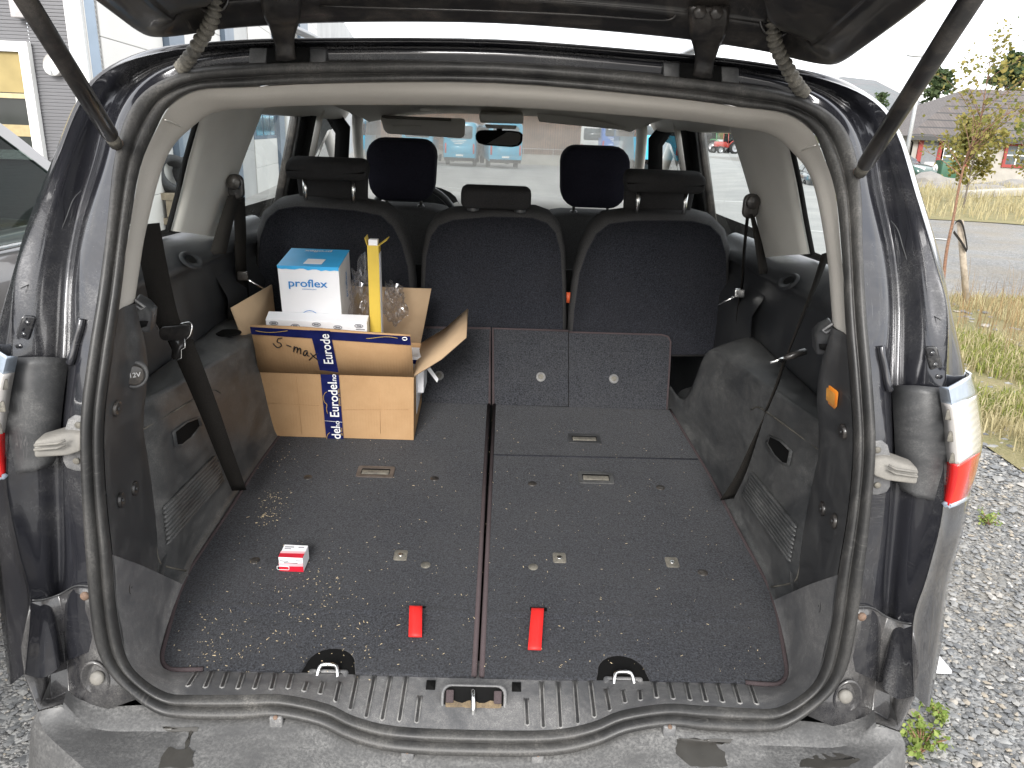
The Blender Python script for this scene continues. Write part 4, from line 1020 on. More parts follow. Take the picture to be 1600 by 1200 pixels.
# front seats
FA = Vector((0, 3.22, H0-.3)); FS = Frame(FA, (1, 0, 0), (0, -.12, 1))
if FS.n.y > 0: FS.n = -FS.n
for s in (1, -1):
    st = sub_empty('front_seat', car, FA+Vector((.39*s, 0, 0)))
    u, v = FS.uv(UP(928, 277, FA, FS.n)); u *= s
    hd = soft_box('headrest_cover', M['cover'], st, FS, .285, .235, .13, u, v, -.02, .065, .012, .9)
    for du in (-.07, .07): MB().tube([FS.p(u+du, v-.17, -.03), FS.p(u+du, v-.1, -.03)], .006, 8).build('headrest_post', M['satin'], st)
    for du in (-.07, .07): MB().disc(FS.p(u+du, v-.158, -.03), FS.ey, .016, .014, 12, .002).build('post_guide', M['trim_top'], st)
    soft_box('backrest', M['seatcloth'], st, FS, .50, .62, .16, u, v-.46, -.05, .13, .01, 1.08)
# strip of dark trim across the footwell behind the front seats
MB().box(rel(0, 2.72, -.52), (1.3, .03, .12)).build('tunnel_trim', M['black'], car)
# orange-white label between the seats
MB().box(UY(888, 465, 2.50), (.02, .004, .035)).build('seat_label', plain('orange_label', (.7, .12, .04), .5), sR)

# ------------------------------------------------------------------ seat belts
def ribbon(path, width, name, mat, par, n=5, wdir=None, th=.0014):
    P_ = catmull(path, n); a, b = [], []
    for i, p in enumerate(P_):
        w = wdir[0].lerp(wdir[1], i/(len(P_)-1)) if wdir else Vector((1, 0, 0))
        a.append(p-w*width/2); b.append(p+w*width/2)
    return MB().grid([a, b]).build(name, mat, par, solid=th)
# left rear belt (broad side to the viewer)
lb = sub_empty('seat_belt', car, UY(290, 560, 1.5))
ribbon([UY(*p) for p in ((229,350,1.52),(242,420,1.50),(258,490,1.49),(272,522,1.48))], .048, 'webbing', M['belt'], lb, wdir=(Vector((.93,.3,.1)), Vector((.98,.1,-.05))))
ribbon([UY(*p) for p in ((281,530,1.478),(302,580,1.49),(328,645,1.53),(352,710,1.60),(374,766,1.68))], .050, 'webbing', M['belt'], lb, wdir=(Vector((.98,.1,.0)), Vector((.6,.3,-.1))))
f_ = Frame(UY(275, 520, 1.47), (1, -.05, .12), (0, .3, 1)); 
if f_.n.y > 0: f_.n = -f_.n
tg_ = MB().grid([[f_.p(x, y, h) for x, y in rrect(.066, .028, .012, 4)] for h in (-.004, .004)], closed=True); tg_.poly([f_.p(x, y, .004) for x, y in rrect(.066, .028, .012, 4)])
tg_.build('tongue_body', M['satin'], lb, bevel=.002)
MB().tube(catmull([f_.p(*p) for p in ((.010,.016,.004),(.030,.018,.004),(.035,.010,.004),(.030,-.006,.004),(.022,-.014,.004))], 4), .0016, 6).build('tongue_wire', M['chrome'], lb)
MB().prism([f_.p(x, y, .001) for x, y in ((-.014,-.014),(.016,-.014),(.016,-.03),(.008,-.034),(.008,-.05),(-.008,-.052),(-.012,-.046),(-.009,-.03))], f_.n*.002).build('tongue_plate', M['satin'], lb)
MB().tube([f_.p(*p) for p in ((.019,-.013,.004),(.018,-.030,.004),(.010,-.034,.004),(.009,-.050,.004),(-.002,-.054,.004))], .0014, 6).build('tongue_edge', M['chrome'], lb)
# right rear belt (seen nearly edge on)
rb = sub_empty('seat_belt', car, UY(1230, 560, 1.5))
ribbon([UY(*p) for p in ((1291,395,1.46),(1272,450,1.47),(1248,510,1.48),(1226,565,1.49))], .030, 'webbing', M['belt'], rb, wdir=(Vector((.75,.6,.1)), Vector((.45,.85,.0))))
ribbon([UY(*p) for p in ((1226,563,1.49),(1213,603,1.51),(1197,642,1.53))], .016, 'webbing', M['belt'], rb, wdir=(Vector((.7,.6,.0)), Vector((.6,.7,0))))
ribbon([UY(*p) for p in ((1197,642,1.53),(1178,690,1.57),(1158,740,1.63),(1136,780,1.70))], .044, 'webbing', M['belt'], rb, wdir=(Vector((.3,.7,.1)), Vector((.85,.3,.0))))
p0, p1 = UY(1203, 567, 1.46), UY(1261, 548, 1.46)
MB().tube([p0.lerp(p1, t) for t in (.38, .5, .62, .95, 1.0)], [.004, .007, .008, .007, .003], 8).build('tongue_body', M['satin'], rb)
MB().tube([p0, p0.lerp(p1, .42)], .0034, 8).build('tongue_plate', M['chrome'], rb)
# belts hanging from the window pillars, with their upper rings
for s in (1, -1):
    pb = sub_empty('seat_belt', car, sd3(UY(1172, 330, 2.12), s))
    top = sd3(UY(1173, 322, 2.12), s)
    MB().prism([top+Vector((x, -.008, z)) for x, z in rrect(.044, .066, .018, 4)], (0, .016, 0)).build('belt_ring', M['satin'], pb, bevel=.006)
    MB().disc(top+Vector((0, -.014, .012)), (0, -1, 0), .019, .008, 16, .004).build('ring_cap', M['satin'], pb)
    ribbon([sd3(UY(*p), s) for p in ((1175,335,2.11),(1184,375,2.08),(1194,428,2.05))], .046, 'webbing', M['belt'], pb, wdir=(Vector((.45,.8,.0)), Vector((.75,.6,0))))
    ribbon([sd3(UY(*p), s) for p in ((1168,338,2.13),(1163,390,2.18),(1160,440,2.22),(1154,480,2.25),(1150,530,2.28))], .044, 'webbing', M['belt'], pb, wdir=(Vector((.45,.85,.0)), Vector((.4,.9,0))))
    bk = sd3(UY(1155, 458, 2.2), s)
    MB().box(bk, (.03, .014, .026)).build('buckle', M['chrome'] if s == 1 else M['satin'], pb, bevel=.003)
    MB().tube([bk+Vector((-.01*s, 0, -.01)), bk+Vector((-.05*s, .02, -.04))], .004, 6).build('buckle_tongue', M['chrome'], pb)
# belt buckle hanging in the right door window
hb = sub_empty('front_belt', car, UY(1102, 205, 2.85))
MB().prism([UY(x, y, 2.85) for x, y in ((1094,194),(1112,194),(1113,212),(1107,226),(1092,224),(1089,215),(1095,205))], (0, .02, 0)).build('buckle', M['satin'], hb, bevel=.005)
MB().prism([UY(x, y, 2.855) for x, y in ((1094,226),(1103,226),(1098,238),(1091,236))], (0, .004, 0)).build('buckle_tongue', M['chrome'], hb)
MB().tube([UY(1103, 196, 2.86), UY(1106, 170, 2.86)], .008, 6).build('webbing', M['belt'], hb)

# ------------------------------------------------------------------ the cargo
def card_mat():
    t = NT('corrugated_cardboard')
    w = t.n.new('ShaderNodeTexWave'); w.bands_direction = 'X'; w.inputs['Scale'].default_value = 40; w.inputs['Distortion'].default_value = .6; t.l.new(t.co, w.inputs[0])
    n1 = t.noise(14, 5, .6); n2 = t.noise(260, 2)
    c = t.mix(t.ramp(n1, .3, .75), (.40, .245, .125), (.47, .30, .16)); c = t.mix(t.math('MULTIPLY', n2, .25), c, (.30, .18, .09))
    t.set(Base_Color=c, Roughness=.85, Specular_IOR_Level=.2); t.bump(w.outputs[1], .12, .002); return t.m
M['card'] = card_mat()
M['card_in'] = plain('cardboard_inside', (.45, .32, .20), .9, scale=12, var=.08)
M['white_card'] = plain('white_card', (.78, .78, .80), .45, scale=12, var=.03)
M['navy'] = plain('navy_tape', (.010, .014, .085), .25, scale=30, var=.2)
M['white_ink'] = plain('white_ink', (.85, .85, .85), .5, var=.02)
M['gold_ink'] = plain('gold_ink', (.50, .33, .06), .5, var=.05)
M['blue_ink'] = plain('blue_ink', (.015, .19, .50), .5, var=.03)
M['cyan_card'] = plain('blue_card', (.05, .38, .72), .4, var=.06)
M['black_ink'] = plain('black_ink', (.01, .01, .012), .5)
M['yellow'] = plain('yellow_card', (.62, .44, .06), .5, scale=15, var=.06)
bl = UM(420, 679); br = UM(646, 690)
X0, X1 = bl.x, br.x; Yf = (bl.y+br.y)/2
BW = X1-X0; Zb = min(bl.z, br.z)
MFr = Frame(Vector(((X0+X1)/2, Yf, 0)), (1, 0, 0), MF.ey)
base = UM(533, 685); base.x = (X0+X1)/2
BF = Frame(base, Vector((1, .004, 0)), MF.ey)       # box footprint frame, n up
BF.O = BF.O + BF.n*.001
BH, BD = .205, .235
cb = thing('cardboard_box', 'open brown cardboard box with navy tape, standing on the left of the carpet', 'box', BF.p(0, BD/2, 0))
hw = BW/2; T_ = .004
def panel(name, quad, n, mat=None, th=T_):
    return MB().prism(quad, Vector(n)*th).build(name, mat or M['card'], cb, smooth=False, bevel=.0012)
fl = 1.02
panel('front_panel', [BF.p(-hw, 0, 0), BF.p(hw, 0, 0), BF.p(hw*fl, -.004, BH), BF.p(-hw*fl, -.004, BH)], BF.ey)
panel('back_panel', [BF.p(-hw, BD, 0), BF.p(hw, BD, 0), BF.p(hw, BD, BH), BF.p(-hw, BD, BH)], -BF.ey)
panel('side_panel', [BF.p(-hw, T_, 0), BF.p(-hw, BD-T_, 0), BF.p(-hw*fl, BD-T_, BH), BF.p(-hw*fl, T_, BH)], BF.ex)
panel('side_panel', [BF.p(hw, T_, 0), BF.p(hw, BD-T_, 0), BF.p(hw*fl, BD-T_, BH), BF.p(hw*fl, T_, BH)], -BF.ex)
panel('bottom_panel', [BF.p(-hw+T_, T_, .001), BF.p(hw-T_, T_, .001), BF.p(hw-T_, BD-T_, .001), BF.p(-hw+T_, BD-T_, .001)], BF.n, M['card_in'])
# flaps
def edge_pt(px, py, v):   # pixel on the plane y = v of the box
    return UP(px, py, BF.p(0, v, 0), BF.ey)
ft = [UP(391, 508, BF.p(0, -.05, BH+.1), BF.ey), UP(641, 523, BF.p(0, -.045, BH+.1), BF.ey)]
a, b = BF.p(-hw*fl, -.004, BH), BF.p(hw*fl, -.004, BH)
ff = MB().grid([catmull([a, a.lerp(b, .33)+Vector((0, -.002, .001)), a.lerp(b, .7), b], 3), catmull([a.lerp(ft[0], .5)+Vector((0, .006, 0)), a.lerp(ft[0], .5).lerp(b.lerp(ft[1], .5), .33)+Vector((0, .003, 0)), a.lerp(ft[0], .5).lerp(b.lerp(ft[1], .5), .7)+Vector((0, .004, 0)), b.lerp(ft[1], .5)+Vector((0, .006, 0))], 3), catmull([ft[0], ft[0].lerp(ft[1], .33)+Vector((0, 0, .003)), ft[0].lerp(ft[1], .7), ft[1]], 3)]).build('front_flap', M['card'], cb, solid=.0045)
bt = [UP(560, 440, BF.p(0, BD+.02, 0), BF.ey), UP(674, 451, BF.p(0, BD+.02, 0), BF.ey)]
a, b = BF.p(-hw, BD, BH), BF.p(hw, BD, BH)
bt[0] = a+(bt[1]-b)
MB().grid([[a, b], [a.lerp(bt[0], .5)+Vector((0, .004, 0)), b.lerp(bt[1], .5)+Vector((0, .004, 0))], bt]).build('back_flap', M['card_in'], cb, solid=.0045)
a, b = BF.p(-hw*fl, .0, BH), BF.p(-hw*fl, BD, BH)
lt = [UP(361, 481, BF.p(0, .02, 0), BF.ey), UP(424, 445, BF.p(0, BD*.95, 0), BF.ey)]
MB().grid([[a, b], [a.lerp(lt[0], .5)+Vector((-.006, 0, 0)), b.lerp(lt[1], .5)+Vector((-.006, 0, 0))], lt]).build('side_flap', M['card_in'], cb, solid=.0045)
a, b = BF.p(hw*fl, .0, BH), BF.p(hw*fl, BD, BH)
rt = [UP(728, 527, BF.p(0, .03, 0), BF.ey), UP(731, 483, BF.p(0, BD*.95, 0), BF.ey)]
MB().grid([[a, b], [a.lerp(rt[0], .5)+Vector((.004, 0, -.006)), b.lerp(rt[1], .5)+Vector((.004, 0, -.006))], rt]).build('side_flap', M['card_in'], cb, solid=.0045)
# creases pressed into the front panel
for pts in ([BF.p(-hw*.53, -.0008, .01), BF.p(-hw*.53, -.0045, BH-.01)], [BF.p(-hw*.98, -.002, BH*.53), BF.p(-hw*.26, -.003, BH*.51)], [BF.p(hw*.05, -.003, BH*.46), BF.p(hw*.95, -.003, BH*.50)], [BF.p(hw*.55, -.0012, .02), BF.p(hw*.56, -.0035, BH*.9)]):
    MB().tube(pts, .0006, 5).build('crease', M['card'], cb)
# tape on the front panel: navy band with printing, and on the flap
fc0 = UP(515, 685, BF.p(0, 0, 0), BF.ey); fc1 = UP(513, 572, BF.p(0, -.004, BH), BF.ey)
uT = BF.uv(fc0)[0]; wT = .050
FP = Frame(BF.p(0, -.0022, 0), BF.ex, BF.n*BH-BF.ey*.004)
if FP.n.y > 0: FP.n = -FP.n
uc = uT+.016
MB().prism([FP.p(uc-wT/2, 0, .0006), FP.p(uc+wT/2, 0, .0006), FP.p(uc+wT/2-.001, BH, .0006), FP.p(uc-wT/2-.001, BH, .0006)], FP.n*.0014).build('tape', M['navy'], cb, smooth=False)
FP.text(MB(), 'Eurodel', .036, uc+.006, BH*.62, .0024, PI/2, bold=.0004, sx=1.0).build('tape_print', M['white_ink'], cb, smooth=False)
FP.text(MB(), '.no', .021, uc+.010, BH*.945, .0024, PI/2, bold=.0002).build('tape_print', M['white_ink'], cb, smooth=False)
FP.text(MB(), 'del', .036, uc+.006, BH*.10, .0024, PI/2, bold=.0004).build('tape_print', M['white_ink'], cb, smooth=False)
FP.text(MB(), '.no', .021, uc+.010, BH*.225, .0024, PI/2, bold=.0002).build('tape_print', M['white_ink'], cb, smooth=False)
FP.text(MB(), 'bildeler på nett', .009, uc+.0205, BH*.66, .0024, PI/2).build('tape_print', M['gold_ink'], cb, smooth=False)
FP.text(MB(), 'på nett', .009, uc+.0205, BH*.12, .0024, PI/2).build('tape_print', M['gold_ink'], cb, smooth=False)
for v0 in (.62, -.02):
    arc = [FP.p(uc-.016+du, BH*v0+dv, .0024) for du, dv in ((.001,-.045),(-.001,-.03),(.001,-.016),(-.005,-.008),(-.007,.006),(-.003,.018),(.003,.024))]
    if v0 < 0: arc = arc[3:]
    MB().tube(catmull(arc, 4), .0009, 5).build('tape_print', M['gold_ink'], cb)
MB().tube([FP.p(uc-wT/2, BH*.285, .0022), FP.p(uc+wT/2, BH*.27, .0022)], .0006, 5).build('tape_seam', M['white_ink'], cb)
fa, fb = BF.p(-hw*fl, -.004, BH), BF.p(hw*fl, -.004, BH)
tt = (uc+hw)/(2*hw)
FL = Frame(fa.lerp(fb, tt), fb-fa, ft[0].lerp(ft[1], tt)-fa.lerp(fb, tt))
if FL.n.y > 0: FL.n = -FL.n
FLH = (ft[0].lerp(ft[1], tt)-fa.lerp(fb, tt)).length
MB().prism([FL.p(-wT/2, .001, .0015), FL.p(wT/2, .001, .0015), FL.p(wT/2-.006, FLH, .0045), FL.p(-wT/2-.008, FLH, .0045)], FL.n*.001).build('tape', M['navy'], cb, smooth=False)
FL.text(MB(), 'Eurode', .036, .004, FLH*.60, .0062, PI/2, bold=.0004).build('tape_print', M['white_ink'], cb, smooth=False)
# tape strip along the flap's free edge
e0, e1 = ft[0].lerp(fa, .02), ft[1].lerp(fb, .02); e2, e3 = ft[1].lerp(fb, .22), ft[0].lerp(fa, .17)
MB().prism([p+FL.n*.003 for p in (e0, e1, e2, e3)], FL.n*.001).build('tape', M['navy'], cb, smooth=False)
ar = [e0.lerp(e1, t)+FL.n*.0045-(FL.ey*(.008+.006*math.sin(t*16))) for t in [.03+.2*k/14 for k in range(15)]]
MB().tube(ar, .0007, 5).build('tape_print', M['gold_ink'], cb)
ar = [e0.lerp(e1, t)+FL.n*.0045-(FL.ey*(.010+.005*math.sin(t*20))) for t in [.72+.2*k/14 for k in range(15)]]
MB().tube(ar, .0007, 5).build('tape_print', M['gold_ink'], cb)
q = e0.lerp(e1, .965)-FL.ey*.008+FL.n*.0048
MB().tube([q+FL.ex*.006*math.cos(a)+FL.ey*.005*math.sin(a) for a in [2*PI*k/16 for k in range(17)]], .0014, 5).build('tape_print', M['white_ink'], cb)
# marker writing "S-max" on the flap
def stroke(pxs):
    pts = []
    for x, y in pxs:
        p = UP(x, y, FL.O+FL.n*.004, FL.n); pts.append(p)
    MB().tube(catmull(pts, 4), .0015, 5).build('marker_writing', M['black_ink'], cb)
def zz(pts): return [(350+x/3.4275, 350+y/3.4286) for x, y in pts]
stroke(zz([(312,612),(290,615),(285,632),(303,640),(306,655),(285,662),(262,640)]))
stroke(zz([(334,648),(347,653),(360,658)]))
stroke(zz([(376,656),(372,686)])); stroke(zz([(374,676),(384,660),(392,664),(390,690)])); stroke(zz([(391,682),(402,666),(410,670),(408,696)]))
stroke(zz([(446,680),(432,680),(424,696),(434,706),(446,686),(446,704),(456,708)]))
stroke(zz([(462,692),(484,714),(512,734)])); stroke(zz([(502,694),(480,706),(456,730)]))
# shipping label on the right side, with black print
RS = Frame(BF.p(hw*1.01+.0012, 0, 0), BF.ey, BF.n)
if RS.n.x < 0: RS.n = -RS.n
MB().prism([RS.p(.05, .06, .0006), RS.p(.19, .06, .0006), RS.p(.19, .2, .0006), RS.p(.05, .2, .0006)], RS.n*.0006).build('shipping_label', M['white_card'], cb, smooth=False)
RS.text(MB(), 'EURODEL', .03, .15, .12, .0018, PI/2, bold=.001).build('label_print', M['black_ink'], cb, smooth=False)
tgp = [UY(667, 577, 2.17), UY(672, 574, 2.18), UY(685, 592, 2.16), UY(683, 598, 2.15)]
MB().prism(tgp, (0, .001, 0)).build('loose_label', M['white_card'], cb, smooth=False)

# white and blue carton inside
w0, w1 = .035, .035+.165
pa, pb = UP(433, 416, BF.p(0, .045, 0), BF.ey), UP(529, 421, BF.p(0, .045, 0), BF.ey)
PW = (pb-pa).length; ptop = BF.uv(pa); 
hgt = (pa-BF.O).dot(BF.n); ux = BF.uv(pa)[0]
pfx = thing('carton', 'white carton with blue lid and blue lettering, standing in the brown box', 'carton', BF.p(ux+PW/2, .12, .01))
Z0 = .012; PD = .155
def bq(u, v, h): return BF.p(u, v, h)
lean = .004
cw = MB().add([bq(ux+.004, .048, Z0), bq(ux+PW+.002, .048, Z0), bq(ux+PW+.002, .048+PD, Z0), bq(ux+.004, .048+PD, Z0), bq(ux, .045, hgt), bq(ux+PW, .045, hgt), bq(ux+PW, .045+PD, hgt+.002), bq(ux, .045+PD, hgt+.002)], [(0,1,2,3),(4,5,6,7),(0,1,5,4),(1,2,6,5),(2,3,7,6),(3,0,4,7)])
cw.build('carton_body', M['white_card'], pfx, smooth=False, bevel=.0015)
MB().prism([bq(ux-.0008, .0442, hgt+.0008), bq(ux+PW+.0008, .0442, hgt+.0008), bq(ux+PW+.0008, .046+PD, hgt+.003), bq(ux-.0008, .046+PD, hgt+.003)], BF.n*.0018).build('lid', M['cyan_card'], pfx, smooth=False)
rnd = random.Random(3); edge_ = [bq(ux+PW*k/14, .0440, hgt-.004-rnd.uniform(0, .005)) for k in range(15)]
MB().add([bq(ux-.0004, .0440, hgt+.002)]+edge_+[bq(ux+PW+.0004, .0440, hgt+.002)], [tuple(range(17))]).build('lid_edge', M['cyan_card'], pfx, smooth=False)
MB().prism([bq(ux+PW*.40, .062, hgt+.004), bq(ux+PW*.70, .062, hgt+.004), bq(ux+PW*.72, .105, hgt+.0045), bq(ux+PW*.42, .105, hgt+.0045)], BF.n*.0006).build('lid_label', M['white_card'], pfx, smooth=False)
LT = Frame(bq(ux+PW*.5, .14, hgt+.005), BF.ex, BF.ey)
LT.text(MB(), 'proflex', .026, 0, .035, .0012, PI, bold=.0006).build('lid_print', M['white_card'], pfx, smooth=False)
PF = Frame(bq(ux+PW/2, .0436, hgt/2), BF.ex, BF.n)
if PF.n.y > 0: PF.n = -PF.n
PF.text(MB(), 'proflex', .030, -.004, hgt/2-.045, .0006, bold=.0003, sx=1.2).build('carton_print', M['blue_ink'], pfx, smooth=False)
PF.text(MB(), 'automotive parts', .0055, 0, hgt/2-.060, .0006).build('carton_print', M['blue_ink'], pfx, smooth=False)
dr = [(.028*math.cos(a), .034*max(-.3, math.sin(a))) for a in [PI*k/10 for k in range(11)]]
for k in (1.0, .72): MB().tube([PF.p(-.004+x*k, hgt/2-.155+y*k, .0006) for x, y in dr], .0008, 5).build('carton_print', M['blue_ink'], pfx)
SFc = Frame(bq(ux+PW+.0022, .045, 0), BF.ey, BF.n)
if SFc.n.x < 0: SFc.n = -SFc.n
SFc.text(MB(), 'proflex', .026, PD*.5, hgt-.07, .0012, PI/2, bold=.0004).build('carton_print', M['blue_ink'], pfx, smooth=False)
# long white box with small prints across the front
la, lb_ = UP(416, 497, BF.p(0, .016, 0), BF.ey), UP(574, 506, BF.p(0, .016, 0), BF.ey)
lw = (lb_-la).length; lu = BF.uv(la)[0]; lh = (la-BF.O).dot(BF.n)
lbx = thing('parts_box', 'long white box with small grey prints lying behind the front flap', 'box', BF.p(lu+lw/2, .03, lh-.06))
MB().prism([bq(lu, .008, lh), bq(lu+lw, .008, lh-.002), bq(lu+lw, .043, lh+.008), bq(lu, .043, lh+.010)], -BF.n*.06).build('box_body', M['white_card'], lbx, smooth=False, bevel=.0015)
LB = Frame(bq(lu+lw/2, .0072, lh-.02), BF.ex, BF.n)
if LB.n.y > 0: LB.n = -LB.n
grey_ink = plain('grey_ink', (.22, .22, .24), .6)
for k in range(5):
    u_ = -lw*.42+lw*.21*k; v_ = .010-.006*(k % 2)
    MB().tube([LB.p(u_+.011*math.cos(a), v_+.005*math.sin(a), .001) for a in [2*PI*j/14 for j in range(15)]], .0011, 5).build('box_print', grey_ink, lbx)
    MB().box(LB.p(u_, v_, .0008), (.012, .001, .004)).build('box_print', grey_ink, lbx)
    MB().box(LB.p(u_+.004, v_-.010, .0008), (.024, .001, .0022)).build('box_print', grey_ink, lbx)
# tall narrow yellow box
yb0, yb1 = UP(591, 520, BF.p(0, .05, 0), BF.ey), UP(603, 386, BF.p(0, .06, 0), BF.ey)
yb0 = yb1+(yb0-yb1)*1.25
yd = (yb1-yb0); YB = Frame(yb0, BF.ex, yd); YH = yd.length
if YB.n.y > 0: YB.n = -YB.n
yl = thing('carton', 'tall narrow yellow carton with its end flaps open', 'carton', yb0)
yw, yt = .030, .034
MB().prism([YB.p(-yw/2, 0, 0), YB.p(yw/2, 0, 0), YB.p(yw/2, YH, 0), YB.p(-yw/2, YH, 0)], -YB.n*yt).build('carton_body', M['yellow'], yl, smooth=False, bevel=.001)
MB().prism([YB.p(yw/2+.0006, 0, -.002), YB.p(yw/2+.0006, 0, -yt+.002), YB.p(yw/2+.0006, YH*.93, -yt+.002), YB.p(yw/2+.0006, YH*.93, -.002)], YB.ex*.0006).build('carton_label', M['white_card'], yl, smooth=False)
MB().box(YB.p(.0, YH+.004, -yt/2), (yw*.8, yt*.7, .02), None).build('inner_carton', M['white_card'], yl, smooth=False, bevel=.001)
for q in ([YB.p(-yw/2, YH, 0), YB.p(-yw/2, YH, -yt), YB.p(-yw/2-.004, YH+.022, -yt), YB.p(-yw/2-.006, YH+.020, 0)], [YB.p(yw/2, YH, 0), YB.p(yw/2, YH, -yt), YB.p(yw/2+.024, YH+.018, -yt), YB.p(yw/2+.022, YH+.016, 0)]):
    MB().poly(q).build('end_flap', M['yellow'], yl, smooth=False, solid=.0012)
# clear plastic bags
def bagmat():
    t = NT('clear_plastic_film')
    tr = t.n.new('ShaderNodeBsdfTransparent'); tr.inputs[0].default_value = (.92, .92, .93, 1)
    gl = t.n.new('ShaderNodeBsdfGlossy'); gl.inputs['Roughness'].default_value = .15; gl.inputs[0].default_value = (.9, .9, .92, 1)
    df = t.n.new('ShaderNodeBsdfTranslucent'); df.inputs[0].default_value = (.7, .7, .72, 1)
    a = t.n.new('ShaderNodeMixShader'); a.inputs[0].default_value = .35; t.l.new(gl.outputs[0], a.inputs[1]); t.l.new(df.outputs[0], a.inputs[2])
    mx_ = t.n.new('ShaderNodeMixShader'); lw_ = t.n.new('ShaderNodeLayerWeight'); lw_.inputs[0].default_value = .45
    t.l.new(t.math('ADD', t.math('MULTIPLY', lw_.outputs['Facing'], .5), .10), mx_.inputs[0]); t.l.new(tr.outputs[0], mx_.inputs[1]); t.l.new(a.outputs[0], mx_.inputs[2])
    t.l.new(mx_.outputs[0], t.n['Material Output'].inputs[0]); return t.m
M['film'] = bagmat()
def bag(c, sx, sy, sz, seed, label):
    bm = bmesh.new(); bmesh.ops.create_icosphere(bm, subdivisions=4, radius=1)
    for v in bm.verts:
        d = v.co.copy(); k = 1+.45*mnoise.noise(d*2.2+Vector((seed, 0, 0)))+.22*abs(mnoise.noise(d*5+Vector((0, seed, 0))))
        if d.z > .3: k *= 1+(d.z-.3)*.8*abs(mnoise.noise(Vector((d.x*6, d.y*6, seed))))*2-.25*(d.z-.3)
        v.co = Vector((d.x*sx*k, d.y*sy*k, d.z*sz*k))
    me = bpy.data.meshes.new('plastic_bag'); bm.to_mesh(me); bm.free(); me.materials.append(M['film'])
    o = bpy.data.objects.new('plastic_bag', me); col.objects.link(o); o.location = c
    return tag(o, label, 'bag')
bag(UP(570, 475, BF.p(0, .14, 0), BF.ey), .042, .05, .085, 2.0, 'crumpled clear plastic bag between the white and yellow cartons')
bag(UP(616, 478, BF.p(0, .17, 0), BF.ey), .030, .035, .050, 5.0, 'clear plastic bag bulging right of the yellow carton')
# white and navy carton low inside the box
nb = UP(655, 552, BF.p(0, .13, 0), BF.ey)
ib = thing('parts_box', 'small white and navy box low in the right corner of the brown box', 'box', nb-Vector((.03, 0, .1)))
MB().box(nb+Vector((-.04, .03, -.06)), (.11, .1, .11)).build('box_body', M['white_card'], ib, smooth=False, bevel=.0015)
MB().box(nb+Vector((-.04, -.0215, -.020)), (.108, .002, .012)).build('box_band', M['navy'], ib, smooth=False)
# small red and white box on the carpet
fr_ = Frame(UM(456, 893), MF.ex*.995+MF.ey*-.03, MF.ey)
rbx = thing('small_box', 'small red and white box lying on the carpet left of the seam', 'box', fr_.O)
w_, d_, h_ = .053, .046, .036
MB().prism([fr_.p(-w_/2, 0, .001), fr_.p(w_/2, 0, .001), fr_.p(w_/2, d_, .001), fr_.p(-w_/2, d_, .001)], fr_.n*h_).build('box_body', M['white_card'], rbx, smooth=False, bevel=.0012)
def redgrad():
    return plain('crimson_print', (.50, .012, .03), .4, scale=40, var=.1)
rp = redgrad(); pk = plain('pale_pink_print', (.72, .42, .45), .45)
ch = Frame(fr_.p(0, -.0006, .001), fr_.ex, fr_.n); 
if ch.n.y > 0: ch.n = -ch.n
MB().prism([ch.p(-w_/2, 0, 0), ch.p(w_/2, 0, 0), ch.p(w_/2, h_*.42, 0), ch.p(-w_/2, h_*.36, 0)], ch.n*.0006).build('box_print', rp, rbx, smooth=False)
MB().prism([ch.p(-w_/2, h_*.36, 0), ch.p(w_/2, h_*.42, 0), ch.p(w_/2, h_*.66, 0), ch.p(-w_/2, h_*.60, 0)], ch.n*.0005).build('box_print', pk, rbx, smooth=False)
MB().tube([ch.p(x, y, .001) for x, y in [(-.018+a, .009+b) for a, b in rrect(.026, .009, .002, 2)]+[(-.005, .0135)]], .0006, 4).build('box_print', M['white_ink'], rbx)
tp = Frame(fr_.p(0, 0, h_+.0016), fr_.ex, fr_.ey)
MB().prism([tp.p(-w_/2, .001, 0), tp.p(w_/2, .001, 0), tp.p(w_/2, d_*.34, 0), tp.p(-w_/2, d_*.30, 0)], tp.n*.0005).build('box_print', rp, rbx, smooth=False)
MB().prism([tp.p(-w_/2, d_*.30, 0), tp.p(w_/2, d_*.34, 0), tp.p(w_/2, d_*.5, 0), tp.p(-w_/2, d_*.46, 0)], tp.n*.0004).build('box_print', pk, rbx, smooth=False)
for k, (u_, v_, l_) in enumerate(((-.012,.036,.02),(.014,.036,.012),(-.014,.030,.014))):
    MB().box(tp.p(u_, v_, .0006), (l_, .002, .0008), tp.R()).build('box_print', grey_ink, rbx)
for k, (u_, v_, l_) in enumerate(((-.014,.028,.018),(.016,.030,.010),(.0,.0235,.03))):
    MB().box(ch.p(u_, v_, .0006), (l_, .002, .0008), ch.R()).build('box_print', grey_ink, rbx)
